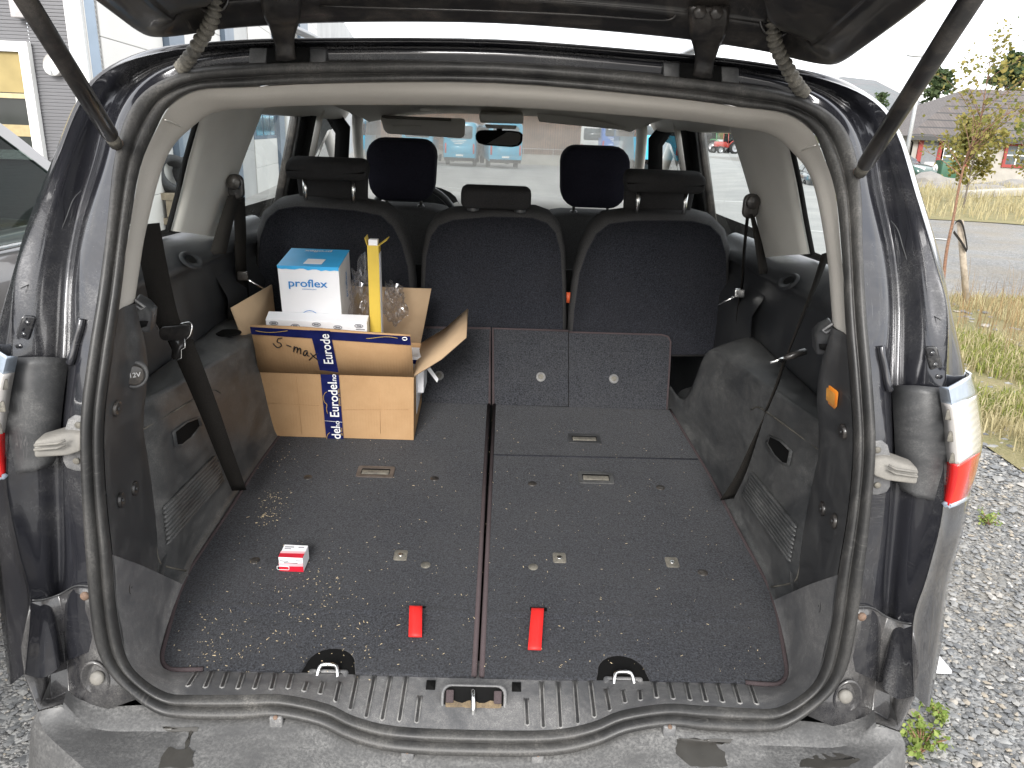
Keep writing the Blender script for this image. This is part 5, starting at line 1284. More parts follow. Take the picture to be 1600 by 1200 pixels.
# crumbs of straw and wood on the carpet
rnd = random.Random(11); mb = MB()
def crumb(u, v, big=1.0):
    c = MF.p(u, v, .0015); a = rnd.uniform(0, PI); L = (.0010+.0034*rnd.random()**2)*big; w = rnd.uniform(.0005, .0012)*big
    ex = MF.ex*math.cos(a)+MF.ey*math.sin(a); ey = MF.n.cross(ex)
    mb.add([c-ex*L-ey*w, c+ex*L-ey*w*.6, c+ex*L*.9+ey*w, c-ex*L*.8+ey*w*.8, c+MF.n*.0012*big], [(0, 1, 4), (1, 2, 4), (2, 3, 4), (3, 0, 4), (0, 3, 2, 1)])
for k in range(520):
    u = rnd.uniform(-.57, .57); v = ev+.02+rnd.random()**1.4*1.0
    crumb(u, v, rnd.uniform(.4, .85))
for (px, py, n_, sp) in ((430,790,60,.05),(412,808,30,.03),(420,778,20,.02),(480,945,45,.09),(500,960,30,.12),(395,1000,40,.10),(440,720,26,.05),(560,1010,40,.08),(470,900,40,.1),(330,1000,40,.08)):
    u, v = uvm(px, py)
    for k in range(n_): crumb(u+rnd.gauss(0, sp*.5), v+rnd.gauss(0, sp*.7), rnd.uniform(.5, 1.0))
cm = mb.build('crumbs', plain('straw_crumbs', (.52, .42, .27), .8, var=.3, scale=200), None, smooth=False, kind='stuff')
tag(cm, 'pale straw and wood crumbs scattered over the carpet', 'crumbs')
# ------------------------------------------------------------------ ground, lot, verge, hills
def gz(x, y):
    """the yard falls away gently in front of the car and rises to the mound on the right"""
    z = -0.022*max(0.0, y-4)
    if x > 6 and y > 14:
        k = min(1, (x-6)/6)*min(1, (y-14)/12); z = z*(1-k)+(-.12+.10*math.sin(x*.35)*math.sin(y*.27))*k
    return z
def par(mb, name, mat, p, **k):
    o = mb.build(name, mat, None, **k); o.parent = p; return o
def gravel_mat():
    t = NT('grey_gravel')
    v1 = t.voro(34, out='Color'); d1 = t.voro(34, out='Distance'); v2 = t.voro(85, out='Color'); d2 = t.voro(85)
    g1 = t.ramp(v1, 0, 1, (.10, .105, .11), (.36, .36, .35)); g2 = t.ramp(v2, 0, 1, (.13, .13, .13), (.33, .325, .31))
    k = t.ramp(t.noise(30, 2), .45, .55)
    c = t.mix(k, g1, g2); p = t.ramp(t.noise(.9, 6, .6), .42, .66)
    c = t.mix(t.math('MULTIPLY', p, .6), c, (.26, .225, .17))
    far = t.ramp(t.noise(.35, 5, .6), .3, .7, (.88, .88, .88), (1.1, 1.1, 1.1)); c = t.mix(1.0, c, far, 'MULTIPLY')
    t.set(Base_Color=c, Roughness=.9); t.bump(t.math('SUBTRACT', 1.0, t.mix(k, d1, d2)), .9, .02); return t.m
def asphalt_mat():
    t = NT('pale_worn_asphalt'); a = t.noise(.6, 6, .6); b = t.noise(260, 2)
    c = t.mix(t.ramp(a, .35, .7), (.27, .27, .26), (.37, .365, .345)); c = t.mix(t.math('MULTIPLY', b, .3), c, (.16, .16, .16))
    t.set(Base_Color=c, Roughness=.8); t.bump(b, .3, .01); return t.m
def soil_mat():
    t = NT('dry_grass_soil'); a = t.noise(2.2, 6, .65); b = t.noise(60, 4, .7)
    c = t.mix(t.ramp(a, .35, .65), (.23, .19, .09), (.10, .12, .035)); c = t.mix(t.ramp(b, .3, .8), c, (.32, .27, .15))
    t.set(Base_Color=c, Roughness=1.0); t.bump(b, .8, .03); return t.m
M['gravel'], M['asphalt'], M['soil'] = gravel_mat(), asphalt_mat(), soil_mat()
def sheet(name, xs, ys, mat, dz=0.0, fz=gz, inside=None):
    mb = MB(); vs = [Vector((x, y, fz(x, y)+dz)) for y in ys for x in xs]; n = len(xs); fs = []
    for j in range(len(ys)-1):
        for i in range(n-1): fs.append((j*n+i, j*n+i+1, (j+1)*n+i+1, (j+1)*n+i))
    o = mb.add(vs, fs).build(name, mat); o['kind'] = 'structure'; return o
xs = [-1500, -400, -120, -50, -20, -10, -5, 0, 3, 6, 7, 8, 9, 10, 11, 12, 14, 18, 24, 30, 40, 60, 120, 400, 1500]
ys = [-400, -60, -20, -5, 0, 4, 8, 12, 14, 16, 18, 20, 22, 24, 26, 30, 36, 45, 60, 80, 120, 160]
def gfar(x, y): return gz(x, min(y, 160))
sheet('ground', xs, ys+[400, 1500], M['gravel'], 0, gfar)
def strip(name, pts, mat, dz):
    """sheet laid on the ground from an outline, cut in rows so that it follows the slope"""
    bm = bmesh.new(); f = bm.faces.new([bm.verts.new((x, y, 0)) for x, y in pts])
    for y in [4, 6, 8, 10, 12, 14, 16, 18, 20, 22, 24, 26, 30, 36, 45, 60, 80, 120]:
        bmesh.ops.bisect_plane(bm, geom=bm.verts[:]+bm.edges[:]+bm.faces[:], plane_co=(0, y, 0), plane_no=(0, 1, 0))
    for x in [6, 7, 8, 9, 10, 11, 12, 14, 18, 24]:
        bmesh.ops.bisect_plane(bm, geom=bm.verts[:]+bm.edges[:]+bm.faces[:], plane_co=(x, 0, 0), plane_no=(1, 0, 0))
    for v in bm.verts: v.co.z = gz(v.co.x, v.co.y)+dz
    me = bpy.data.meshes.new(name); bm.to_mesh(me); bm.free(); me.materials.append(mat)
    o = bpy.data.objects.new(name, me); col.objects.link(o); o['kind'] = 'structure'; return o
strip('parking_lot', [(-9, 5.8), (-1.5, 5.8), (2.6, 6.0), (3.6, 7.6), (5.2, 10), (6.0, 12), (8.6, 17.5), (9.5, 20), (13, 31), (22, 62), (44, 120), (-30, 120), (-22, 60), (-12, 30)], M['asphalt'], .012)
strip('grass_verge', [(2.55, 2.6), (3.4, 2.4), (5.5, 2.0), (9, 3), (14, 7), (14, 9.6), (9, 8.9), (4.6, 8.3), (3.7, 7.4), (3.0, 5.2), (2.6, 4.0)], M['soil'], .010)
strip('grass_bank', [(9.6, 20.2), (14, 17.8), (30, 17.4), (60, 22), (60, 60), (26, 60), (20, 48), (13.5, 31), (10.8, 26)], M['soil'], .018)
wl_ = plain('white_road_paint', (.62, .62, .60), .7, scale=5)
def line(name, a, b, w):
    a, b = Vector((*a, 0)), Vector((*b, 0)); d = (b-a).normalized(); n_ = Vector((-d.y, d.x, 0))*w/2; rws = []
    for k in range(13):
        p = a.lerp(b, k/12); rws.append([Vector((q.x, q.y, gz(q.x, q.y)+.018)) for q in (p-n_, p+n_)])
    o = MB().grid(rws).build(name, wl_); o['kind'] = 'structure'
line('painted_line', (4.9, 16.6), (8.8, 15.2), .16)
line('painted_line', (6.0, 26), (9.0, 23.5), .13)
line('painted_line', (-6, 34), (3, 22), .10)

# hills
rnd = random.Random(5)
def ridge_px(x):
    return lerpt([(-3000,40),(-600,50),(600,75),(1000,85),(1200,82),(1330,100),(1390,82),(1430,60),(1500,66),(1600,74),(1800,95),(2600,60),(4000,40)], x)
rows = []
for k, (fr_h, dist) in enumerate(((-.3, 620), (.35, 800), (.7, 1050), (1.0, 1400), (.9, 1700))):
    r = []
    for px in range(-3000, 4001, 50):
        d = ray(px, 220); d = Vector((d.x, d.y, 0)).normalized() if px > 0 else Vector((ray(0, 220).x, ray(0, 220).y, 0)).normalized()
        ang = math.atan2((px-800), 1200); fw = Vector((_f.x, _f.y, 0)).normalized(); rt_ = Vector((fw.y, -fw.x, 0))
        d = fw*math.cos(ang*1.25)+rt_*math.sin(ang*1.25) if abs(px-800) > 900 else Vector((ray(px, 230).x, ray(px, 230).y, 0)).normalized()
        h = ridge_px(px)*1400/1200*fr_h + (mnoise.noise(Vector((px*.006, k*.7, 0)))*9+mnoise.noise(Vector((px*.03, k, 3)))*4)*(1 if k else 0)
        p = CAM+d*dist; p.z = h-10; r.append(p)
    rows.append(r)
def hill_mat():
    t = NT('grey_blue_hillside'); a = t.noise(.012, 8, .65); b = t.noise(.08, 6, .7)  # muted grey-blue tones varied by noise
    c = t.mix(t.ramp(a, .35, .65), (.16, .18, .185), (.20, .18, .185)); c = t.mix(t.ramp(b, .4, .7), c, (.13, .15, .155))
    t.set(Base_Color=c, Roughness=1.0); t.bump(b, .6, 8); return t.m
h_ = MB().grid(rows).build('hills', hill_mat()); h_['kind'] = 'structure'
# forest edge at the foot of the hills
def leafmat(name, c1, c2, tr=.35):
    t = NT(name); oi = t.n.new('ShaderNodeNewGeometry'); n = t.noise(3.0, 3)
    c = t.mix(oi.outputs['Random Per Island'], c1, c2)
    t.set(Base_Color=c, Roughness=.7, Specular_IOR_Level=.25)
    tl = t.n.new('ShaderNodeBsdfTranslucent'); t.l.new(c, tl.inputs[0]); mx_ = t.n.new('ShaderNodeMixShader'); mx_.inputs[0].default_value = tr
    t.l.new(t.b.outputs[0], mx_.inputs[1]); t.l.new(tl.outputs[0], mx_.inputs[2]); t.l.new(mx_.outputs[0], t.n['Material Output'].inputs[0]); return t.m
M['leaf_y'] = leafmat('yellow_green_leaves', (.13, .14, .035), (.30, .25, .075))
M['leaf_g'] = leafmat('olive_green_leaves', (.07, .10, .022), (.16, .17, .04))
M['needle'] = leafmat('pine_needles', (.030, .055, .022), (.075, .10, .04), .15)
M['bark'] = plain('reddish_bark', (.20, .11, .07), .9, var=.4, scale=60)
M['bark_g'] = plain('grey_bark', (.13, .11, .09), .9, var=.4, scale=30)
def leaf(mb, p, s, rnd):
    a = rnd.uniform(0, 2*PI); b = rnd.uniform(-.9, .9)
    ex = Vector((math.cos(a)*math.cos(b), math.sin(a)*math.cos(b), math.sin(b))); ey = ex.cross(Vector((rnd.uniform(-1, 1), rnd.uniform(-1, 1), rnd.uniform(-1, 1)))).normalized()*.42
    nn = ex.cross(ey).normalized()
    mb.add([p, p+(ex*.45+ey*.9+nn*.06)*s, p+ex*s, p+(ex*.45-ey*.9+nn*.06)*s], [(0, 1, 2), (0, 2, 3)])
def tree(name, label, cat, base, H, crown_c, crown_r, n_leaf, leaf_s, mat, trunk_r, seed, lean=(0, 0), group=None, bark=None, nb=12, trunk_pts=None, rising=.5, f_lo=.28):
    rnd = random.Random(seed); base = Vector(base); t = thing(name, label, cat, base, group=group)
    top = base+Vector((lean[0], lean[1], H))
    tp = trunk_pts or [base+Vector((0, 0, -.05)), base.lerp(top, .35)+Vector((rnd.uniform(-.05, .05)*H*.2, 0, 0)), base.lerp(top, .7), top]
    P_ = catmull(tp, 5); N = len(P_)
    tr = MB().tube(P_, [trunk_r*(1-.85*i/(N-1)) for i in range(N)], 7); tips = []
    for k in range(nb):
        f0 = f_lo+(.96-f_lo)*k/nb; i = int(f0*(N-1)); p = P_[i]; a = rnd.uniform(0, 2*PI); L = crown_r[0]*rnd.uniform(.6, 1.15)*(1.15-f0*.6)
        d = Vector((math.cos(a), math.sin(a), rising+rnd.uniform(-.2, .4))).normalized()
        q = [p, p+d*L*.5+Vector((0, 0, .04*L)), p+d*L+Vector((0, 0, -.02*L))]; qq = catmull(q, 4)
        r0 = trunk_r*(1-.85*f0)*.6; tr.tube(qq, [r0*(1-.8*j/(len(qq)-1)) for j in range(len(qq))], 5, caps=False); tips += [(qq[j], L) for j in range(3, len(qq))]
        for m_ in range(2):
            p2 = qq[rnd.randint(3, len(qq)-2)]; d2 = (d+Vector((rnd.uniform(-1, 1), rnd.uniform(-1, 1), rnd.uniform(-.3, .8)))).normalized()
            e = p2+d2*L*.45; tr.tube([p2, p2.lerp(e, .5), e], [r0*.4, r0*.3, r0*.12], 4, caps=False); tips += [(p2.lerp(e, .6), L*.6), (e, L*.6)]
    tr.build('trunk', bark or M['bark_g'], t)
    mb = MB()
    for k in range(n_leaf):
        c, L = tips[rnd.randrange(len(tips))]; p = c+Vector((rnd.gauss(0, .10), rnd.gauss(0, .10), rnd.gauss(0, .10)))*L*1.2
        leaf(mb, p, leaf_s*rnd.uniform(.6, 1.3), rnd)
    mb.build('crown', mat, t, smooth=False); return t
def conifer(name, label, base, H, R, seed, group=None, flat=False):
    rnd = random.Random(seed); base = Vector(base); t = thing(name, label, 'tree', base, group=group)
    MB().tube([base, base+Vector((0, 0, H*.5)), base+Vector((0, 0, H))], [H*.02, H*.014, H*.003], 7).build('trunk', M['bark_g'], t)
    mb = MB()
    for k in range(60):
        f0 = .18+.8*rnd.random(); a = rnd.uniform(0, 2*PI); L = R*(1-f0**1.6)*rnd.uniform(.7, 1.15)+.15
        for j in range(26):
            r = L*rnd.random()**.7; p = base+Vector((math.cos(a)*r, math.sin(a)*r, H*f0+.15*r+rnd.gauss(0, .10)))
            leaf(mb, p+Vector((rnd.gauss(0, .12), rnd.gauss(0, .12), 0)), H*.055*rnd.uniform(.6, 1.3), rnd)
    mb.build('crown', M['needle'], t, smooth=False); return t
# far forest band: one mass
mb = MB(); rnd = random.Random(21)
for k in range(900):
    px = rnd.uniform(880, 2300); D_ = rnd.uniform(300, 560); d = ray(px, 235); d = Vector((d.x, d.y, 0)).normalized()
    p = CAM+d*D_; p.z = -4+ (D_-300)*.012; h = rnd.uniform(5, 11); w = h*rnd.uniform(.2, .38)
    n_ = 7; mb.grid([[p+Vector((w*sc*math.cos(2*PI*j/n_+h)*rnd.uniform(.75, 1.25), w*sc*math.sin(2*PI*j/n_+h), h*z)) for j in range(n_)] for sc, z in ((.5, 0), (1, .3), (.75, .6), (.4, .82), (.04, 1))], closed=True)
fo = mb.build('far_forest', leafmat('far_forest_green', (.05, .065, .04), (.13, .12, .06), .1), None, smooth=False, kind='stuff')
tag(fo, 'dark band of far trees below the hills', 'forest')

# ------------------------------------------------------------------ stones and grass
def stone_field(name, label, spots, mat, seed):
    rnd = random.Random(seed); mb = MB()
    ico = [Vector(v).normalized() for v in ((0, 0, 1), (.9, 0, .35), (.28, .85, .35), (-.72, .52, .35), (-.72, -.52, .35), (.28, -.85, .35), (0, 0, -1))]
    fs = [(0, 1, 2), (0, 2, 3), (0, 3, 4), (0, 4, 5), (0, 5, 1), (6, 2, 1), (6, 3, 2), (6, 4, 3), (6, 5, 4), (6, 1, 5)]
    for (x0, x1, y0, y1, n_, s0, s1) in spots:
        for k in range(n_):
            x, y = rnd.uniform(x0, x1), rnd.uniform(y0, y1); s = s0+(s1-s0)*rnd.random()**4; a = rnd.uniform(0, PI)
            c = Vector((x, y, gz(x, y)+s*.2)); ca, sa = math.cos(a), math.sin(a); sx, sy, sz = s*rnd.uniform(.8, 1.4), s*rnd.uniform(.6, 1), s*rnd.uniform(.35, .7)
            vs = [c+Vector((v.x*sx*ca-v.y*sy*sa, v.x*sx*sa+v.y*sy*ca, v.z*sz))*1.0+Vector((rnd.uniform(-1, 1), rnd.uniform(-1, 1), rnd.uniform(-1, 1)))*s*.14 for v in ico]
            mb.add(vs, fs)
    o = mb.build(name, mat, None, smooth=False, kind='stuff'); tag(o, label, 'gravel'); return o
def stonemat():
    t = NT('loose_stones'); g = t.n.new('ShaderNodeNewGeometry'); r = g.outputs['Random Per Island']
    c = t.ramp(r, 0, 1, (.09, .095, .10), (.46, .45, .43), mid=[(.35, (.19, .195, .20)), (.7, (.29, .285, .27)), (.9, (.33, .28, .21))])
    c = t.mix(t.math('MULTIPLY', t.noise(90, 3), .5), c, (.16, .16, .16)); t.set(Base_Color=c, Roughness=.85); return t.m
stone_field('gravel_stones', 'loose grey gravel stones beside the car', [(.85, 2.7, .75, 3.6, 24000, .004, .016), (-2.6, -.8, .6, 2.6, 13000, .004, .015), (2.2, 3.6, 2.2, 5.5, 2500, .008, .03), (1.2, 5, 5, 9, 1500, .012, .05)], stonemat(), 9)
def blades(name, label, n_, region, h0, h1, mat, seed, w=.006, lean=.7):
    rnd = random.Random(seed); mb = MB(); k = 0
    while k < n_:
        x, y = region(rnd)
        if x is None: continue
        z = gz(x, y)+.006; h = rnd.uniform(h0, h1); a = rnd.uniform(0, 2*PI); b = rnd.uniform(0, 2*PI)
        d = Vector((math.cos(a), math.sin(a), 0)); s = Vector((math.cos(b), math.sin(b), 0))*w*rnd.uniform(.6, 1.3); p = Vector((x, y, z)); L = lean*rnd.random()
        m_ = p+d*h*L*.35+Vector((0, 0, h*.6)); t_ = p+d*h*L*1.0+Vector((0, 0, h*(1-.35*L)))
        mb.add([p-s, p+s, m_+s*.7, m_-s*.7, t_], [(0, 1, 2, 3), (3, 2, 4)]); k += 1
    o = mb.build(name, mat, None, smooth=False, kind='stuff'); tag(o, label, 'grass'); return o
def verge(rnd):
    y = rnd.uniform(2.7, 8.9); x = 2.6+rnd.random()**1.3*6.5
    if x < 2.65+max(0, (y-4)*.28)+.25*math.sin(y*2.3)*rnd.random(): return None, None
    if y > 8.2+.1*(x-4): return None, None
    if mnoise.noise(Vector((x*.8, y*.8, 1))) < -.32+.25*rnd.random(): return None, None
    return x, y
def verge_g(rnd):
    x, y = verge(rnd)
    if x is None or mnoise.noise(Vector((x*.7+4, y*.9, 7))) < .0: return None, None
    return x, y
def bank(rnd):
    x, y = rnd.uniform(9.8, 34), rnd.uniform(18, 36)
    if y < 20.5-(x-9.6)*.5 and x < 14: return None, None
    if y > 26+(x-10.8)*1.6: return None, None
    return x, y
M['blade_dry'] = leafmat('dry_straw_grass', (.30, .255, .13), (.52, .46, .28), .3)
M['blade_green'] = leafmat('green_grass_blades', (.12, .16, .03), (.30, .32, .08), .35)
blades('dry_grass', 'yellow dry grass on the verge right of the car', 34000, verge, .03, .15, M['blade_dry'], 31, .0035, 1.1)
blades('green_grass', 'green grass tufts among the dry verge', 26000, verge_g, .03, .12, M['blade_green'], 32, .004, 1.1)
def weeds_at(rnd):
    x, y = rnd.uniform(3.9, 7.5), rnd.uniform(5.6, 8.6)
    if y > 8.3+.1*(x-4) or x < .62*y-.2: return None, None
    return x, y
blades('dry_weeds', 'tall brown weed stems round the foot of the sapling', 900, weeds_at, .18, .55, leafmat('brown_weed_stems', (.16, .10, .05), (.34, .24, .12), .1), 35, .0022, .5)
blades('bank_grass', 'dry grass on the bank before the house', 9000, bank, .15, .5, M['blade_dry'], 33, .014)
# weeds
def weed(label, base, n_, R, seed):
    rnd = random.Random(seed); base = Vector(base); t = thing('weed', label, 'plant', base); st = MB(); lf = MB()
    for k in range(n_):
        a = rnd.uniform(0, 2*PI); L = R*rnd.uniform(.6, 1.2); e = base+Vector((math.cos(a)*L*.7, math.sin(a)*L*.7, L*rnd.uniform(.5, 1.0)))
        P_ = catmull([base, base.lerp(e, .5)+Vector((0, 0, L*.15)), e], 4); st.tube(P_, [.0022]*len(P_), 4)
        for p in P_[3:]:
            for j in range(4): leaf(lf, p+Vector((rnd.gauss(0, .006), rnd.gauss(0, .006), rnd.gauss(0, .006))), R*.22*rnd.uniform(.6, 1.2), rnd)
    st.build('stems', M['bark'], t); lf.build('leaves', leafmat('weed_leaves', (.16, .24, .05), (.34, .40, .12)), t, smooth=False); return t
p = UZ(1440, 1168, .02); weed('green leafy weed growing in the gravel by the right bumper corner', (p.x, p.y, 0), 9, .085, 3)
p = UZ(1475, 1120, .02); weed('small leafy weed just above the weed by the right bumper', (p.x, p.y, 0), 6, .07, 4)
p = UZ(1545, 815, .02); weed('tiny green weed alone in the gravel below the verge', (p.x, p.y, 0), 7, .06, 5)

# sapling with its stake and strap
def gp(px, py): 
    q = UZ(px, py, 0)
    for _ in range(4): q = UZ(px, py, gz(q.x, q.y))
    return q
b_ = gp(1471, 478); Ys_ = b_.y
tp = [b_, UY(1478, 400, Ys_), UY(1490, 340, Ys_), UY(1500, 285, Ys_), UY(1512, 240, Ys_), UY(1530, 195, Ys_-.1), UY(1540, 140, Ys_-.1), UY(1552, 60, Ys_)]
tree('sapling', 'young leaning tree with yellow-green leaves tied to a wooden stake', 'tree', b_, 2.8, None, (.80, 1), 750, .045, M['leaf_y'], .018, 41, f_lo=.48, bark=M['bark'], nb=28, trunk_pts=tp, rising=.7)
sb = gp(1513, 478)
stake = tag(MB().tube([sb+Vector((0, 0, -.05)), UY(1500, 345, sb.y)], .032, 10).build('wooden_stake', plain('weathered_wood', (.34, .29, .23), .9, var=.25, scale=25), None), 'weathered round wooden stake beside the leaning sapling', 'stake')
ribbon_pts = [UY(x, y, sb.y-.06) for x, y in ((1486,366),(1493,348),(1502,347),(1508,368),(1511,392),(1502,378),(1490,362))]
stp = tag(ribbon(ribbon_pts, .03, 'tie_strap', M['belt'], None, wdir=(Vector((.3, .2, .9)), Vector((.3, .2, .9)))), 'black strap looped round the stake and the sapling', 'strap')
tree('birch', 'taller yellowing tree at the right edge behind the sapling', 'tree', (6.85, 9.6, gz(6.85, 9.6)), 3.5, None, (.85, 1), 2300, .05, M['leaf_y'], .025, 43, nb=34, rising=1.5, bark=M['bark'])
tree('birch', 'green tree at the far right edge in front of the house', 'tree', (8.7, 12.6, gz(8.7, 12.6)), 4.3, None, (1.2, 1), 3800, .065, M['leaf_g'], .035, 44, nb=34, rising=1.3)
tree('shrub', 'low leafy shrub beside the rocks below the house window', 'shrub', (13.6, 23, gz(13.6, 23)), 2.2, None, (1.2, 1), 2600, .12, M['leaf_y'], .03, 45, nb=18, rising=1.0)
tree('shrub', 'bare twiggy shrub right of the low leafy shrub', 'shrub', (15.2, 22.5, gz(15.2, 22.5)), 2.6, None, (1.3, 1), 800, .12, M['leaf_y'], .03, 46, nb=26, rising=1.1)
q = UY(1452, 215, 58); conifer('pine', 'green pine tree standing behind the house roof', (q.x, q.y, -.3), 7.0, 2.6, 51)
q = UY(1372, 175, 75); conifer('pine', 'small pine peeping over the car roof on the right', (q.x, q.y, -.5), 6.6, 2.2, 52)
q = UY(1570, 150, 60); conifer('pine', 'large pine behind the right end of the house', (q.x, q.y, -.3), 8.5, 3.4, 53)
# boulders and kerb stones on the bank
def boulder(px, py, w, h, seed, label):
    rnd = random.Random(seed); c = gp(px, py); bm = bmesh.new(); bmesh.ops.create_icosphere(bm, subdivisions=3, radius=1)
    for v in bm.verts:
        k = 1+.35*mnoise.noise(v.co*1.4+Vector((seed, 0, 0)))+.1*mnoise.noise(v.co*4); v.co = Vector((v.co.x*w*k, v.co.y*w*.7*k, v.co.z*h*k))
    me = bpy.data.meshes.new('boulder'); bm.to_mesh(me); bm.free(); me.materials.append(M['rock']); o = bpy.data.objects.new('boulder', me); col.objects.link(o); o.location = c; tag(o, label, 'rock')
M['rock'] = dusty('lichen_rock', (.19, .18, .17), .9, (.33, .31, .27), .6, 1.5, grain=6, bumpst=.6)
boulder(1450, 292, 1.5, .55, 1, 'broad low grey boulder in front of the green car')
boulder(1535, 300, 1.0, .35, 2, 'grey boulder right of the sapling trunk on the bank')
boulder(1580, 296, 1.2, .40, 3, 'flat grey boulder at the right edge on the bank')
for i, (a, b) in enumerate((((1512, 312), (1552, 309)), ((1554, 309), (1620, 306)))):
    A_, B_ = gp(*a), gp(*b); d = (B_-A_); n_ = Vector((-d.y, d.x, 0)).normalized()*.35
    tag(MB().prism([A_, B_, B_+n_, A_+n_], (0, 0, .28)).build('kerb_stone', plain('concrete_kerb', (.36, .34, .30), .9, var=.2, scale=3), None, bevel=.04), ('left' if i == 0 else 'right')+'-hand pale concrete kerb block on the bank', 'kerb stone', 'kerb blocks on the bank')
# white scrap by the bumper
tag(MB().box(UZ(1466, 1040, .03)+Vector((.0, .02, 0)), (.05, .10, .012)).build('paper_scrap', M['white_card'], None, bevel=.003), 'white scrap lying on the gravel by the right bumper', 'scrap')

# ------------------------------------------------------------------ lamp post
q = UY(1411, 268, 37)
lpz = gz(q.x, q.y)
lp_ = thing('street_lamp', 'tall grey street lamp behind the right gas strut', 'street lamp', (q.x, q.y, lpz))
tp_ = UY(1440, 87, 37); tp_.x = q.x
gal = plain('galvanised_steel', (.42, .43, .44), .5, .3)
MB().tube([Vector((q.x, q.y, lpz)), Vector((q.x, q.y, 3)), Vector((q.x, q.y, tp_.z))], [.10, .08, .05], 10).build('pole', gal, lp_)
MB().prism([Vector((q.x+dx, q.y, tp_.z+dz)) for dx, dz in ((-.75,.02),(-.72,-.03),(-.2,-.06),(.12,-.05),(.14,.07),(-.2,.08))], (0, .25, 0)).build('lamp_head', gal, lp_, bevel=.02)

# ------------------------------------------------------------------ house on the right
HY = 39.0
hx0 = UY(1420, 240, HY).x; hz0 = -.12; eave = UY(1440, 213, HY).z; hx1 = hx0+13
ho = thing('house', 'single-storey house with dark tiled hip roof and red window frames', 'house', ((hx0+hx1)/2, HY+4, hz0))
wallm = plain('grey_beige_boards', (.36, .34, .31), .8, scale=2, var=.1)
hb = MB().box(((hx0+hx1)/2, HY+4, (hz0+eave)/2), (hx1-hx0, 8, eave-hz0)); hb.build('wall', wallm, ho, smooth=False)
ov = .5; rid = eave+2.5
e = [Vector((hx0-ov, HY-ov, eave)), Vector((hx1+ov, HY-ov, eave)), Vector((hx1+ov, HY+8+ov, eave)), Vector((hx0-ov, HY+8+ov, eave))]
r0_, r1_ = Vector((hx0+4.4, HY+4, rid)), Vector((hx1-4.4, HY+4, rid))
def tilemat():
    t = NT('dark_roof_tiles'); w = t.n.new('ShaderNodeTexBrick'); w.inputs['Scale'].default_value = 3.2; w.inputs['Color1'].default_value = (.085, .072, .068, 1); w.inputs['Color2'].default_value = (.115, .098, .09, 1); w.inputs['Mortar'].default_value = (.03, .03, .03, 1)
    t.l.new(t.map((1, 1, 1), (math.radians(55), 0, 0)), w.inputs[0]); t.set(Base_Color=w.outputs[0], Roughness=.7); t.bump(w.outputs[1], -.4, .03); return t.m
rf = MB().add(e+[r0_, r1_], [(0, 1, 5, 4), (2, 3, 4, 5), (0, 4, 3), (1, 2, 5), (3, 2, 1, 0)]).build('roof', tilemat(), ho, smooth=False)
MB().box(((hx0+hx1)/2, HY-ov-.02, eave-.08), (hx1-hx0+1, .06, .2)).build('fascia', plain('dark_fascia', (.05, .05, .05), .6), rf, smooth=False)
MB().tube([Vector((hx0-.02, HY-.2, hz0)), Vector((hx0-.02, HY-.2, eave-.3)), Vector((hx0-.4, HY-ov, eave-.12))], .045, 8).build('downpipe', M['black'], ho)
redp = plain('red_paint', (.28, .045, .038), .6); whp = plain('white_paint', (.75, .75, .73), .5, var=.03)
def hrect(x0, y0, x1, y1, Y): a, b = UY(x0, y0, Y), UY(x1, y1, Y); return a.x, b.z, b.x, a.z
def opening(parent, x0, z0, x1, z1, Y, name, frame_mat, pane_mat, fw, bars=(1, 1), bar_mat=None):
    f_ = sub_empty(name, parent, Vector(((x0+x1)/2, Y, (z0+z1)/2)))
    for (a, b, c_, d_) in ((x0-fw, z0-fw, x1+fw, z0), (x0-fw, z1, x1+fw, z1+fw), (x0-fw, z0, x0, z1), (x1, z0, x1+fw, z1)):
        MB().box(((a+c_)/2, Y-.03, (b+d_)/2), (abs(c_-a), .08, abs(d_-b))).build('frame', frame_mat, f_, smooth=False)
    MB().box(((x0+x1)/2, Y+.0, (z0+z1)/2), (x1-x0, .02, z1-z0)).build('pane', pane_mat, f_, smooth=False)
    for k in range(1, bars[0]+1):
        x = x0+(x1-x0)*k/(bars[0]+1); MB().box((x, Y-.025, (z0+z1)/2), (.06, .04, z1-z0)).build('bar', bar_mat or whp, f_, smooth=False)
    for k in range(1, bars[1]+1):
        z = z0+(z1-z0)*k/(bars[1]+1); MB().box(((x0+x1)/2, Y-.022, z), (x1-x0, .04, .05)).build('bar', bar_mat or whp, f_, smooth=False)
    return f_
x0, z0, x1, z1 = hrect(1443, 219, 1459, 270, HY); opening(ho, x0, hz0+.05, x1, z1, HY-.02, 'door', redp, plain('grey_door', (.17, .18, .19), .5), .22, (0, 0))
x0, z0, x1, z1 = hrect(1477, 221, 1503, 256, HY); w_ = opening(ho, x0, z0, x1, z1, HY-.02, 'window', whp, M['house_glass'], .12, (1, 2))
for dx in (x0-.22, x1+.22): MB().box((dx, HY-.03, (z0+z1)/2), (.16, .07, z1-z0+.3)).build('red_trim', redp, w_, smooth=False)
x0, z0, x1, z1 = hrect(1575, 228, 1600, 258, HY); opening(ho, x0, z0, x1, z1, HY-.02, 'window', redp, M['house_glass'], .14, (1, 1))
x0, z0, x1, z1 = hrect(1462, 246, 1470, 262, HY); tag(MB().box(((x0+x1)/2, HY-.8, hz0+.5), (.8, .7, 1.1)).build('waste_bin', plain('green_bin', (.03, .10, .06), .5), None, bevel=.05), 'green waste bin against the house wall', 'bin')

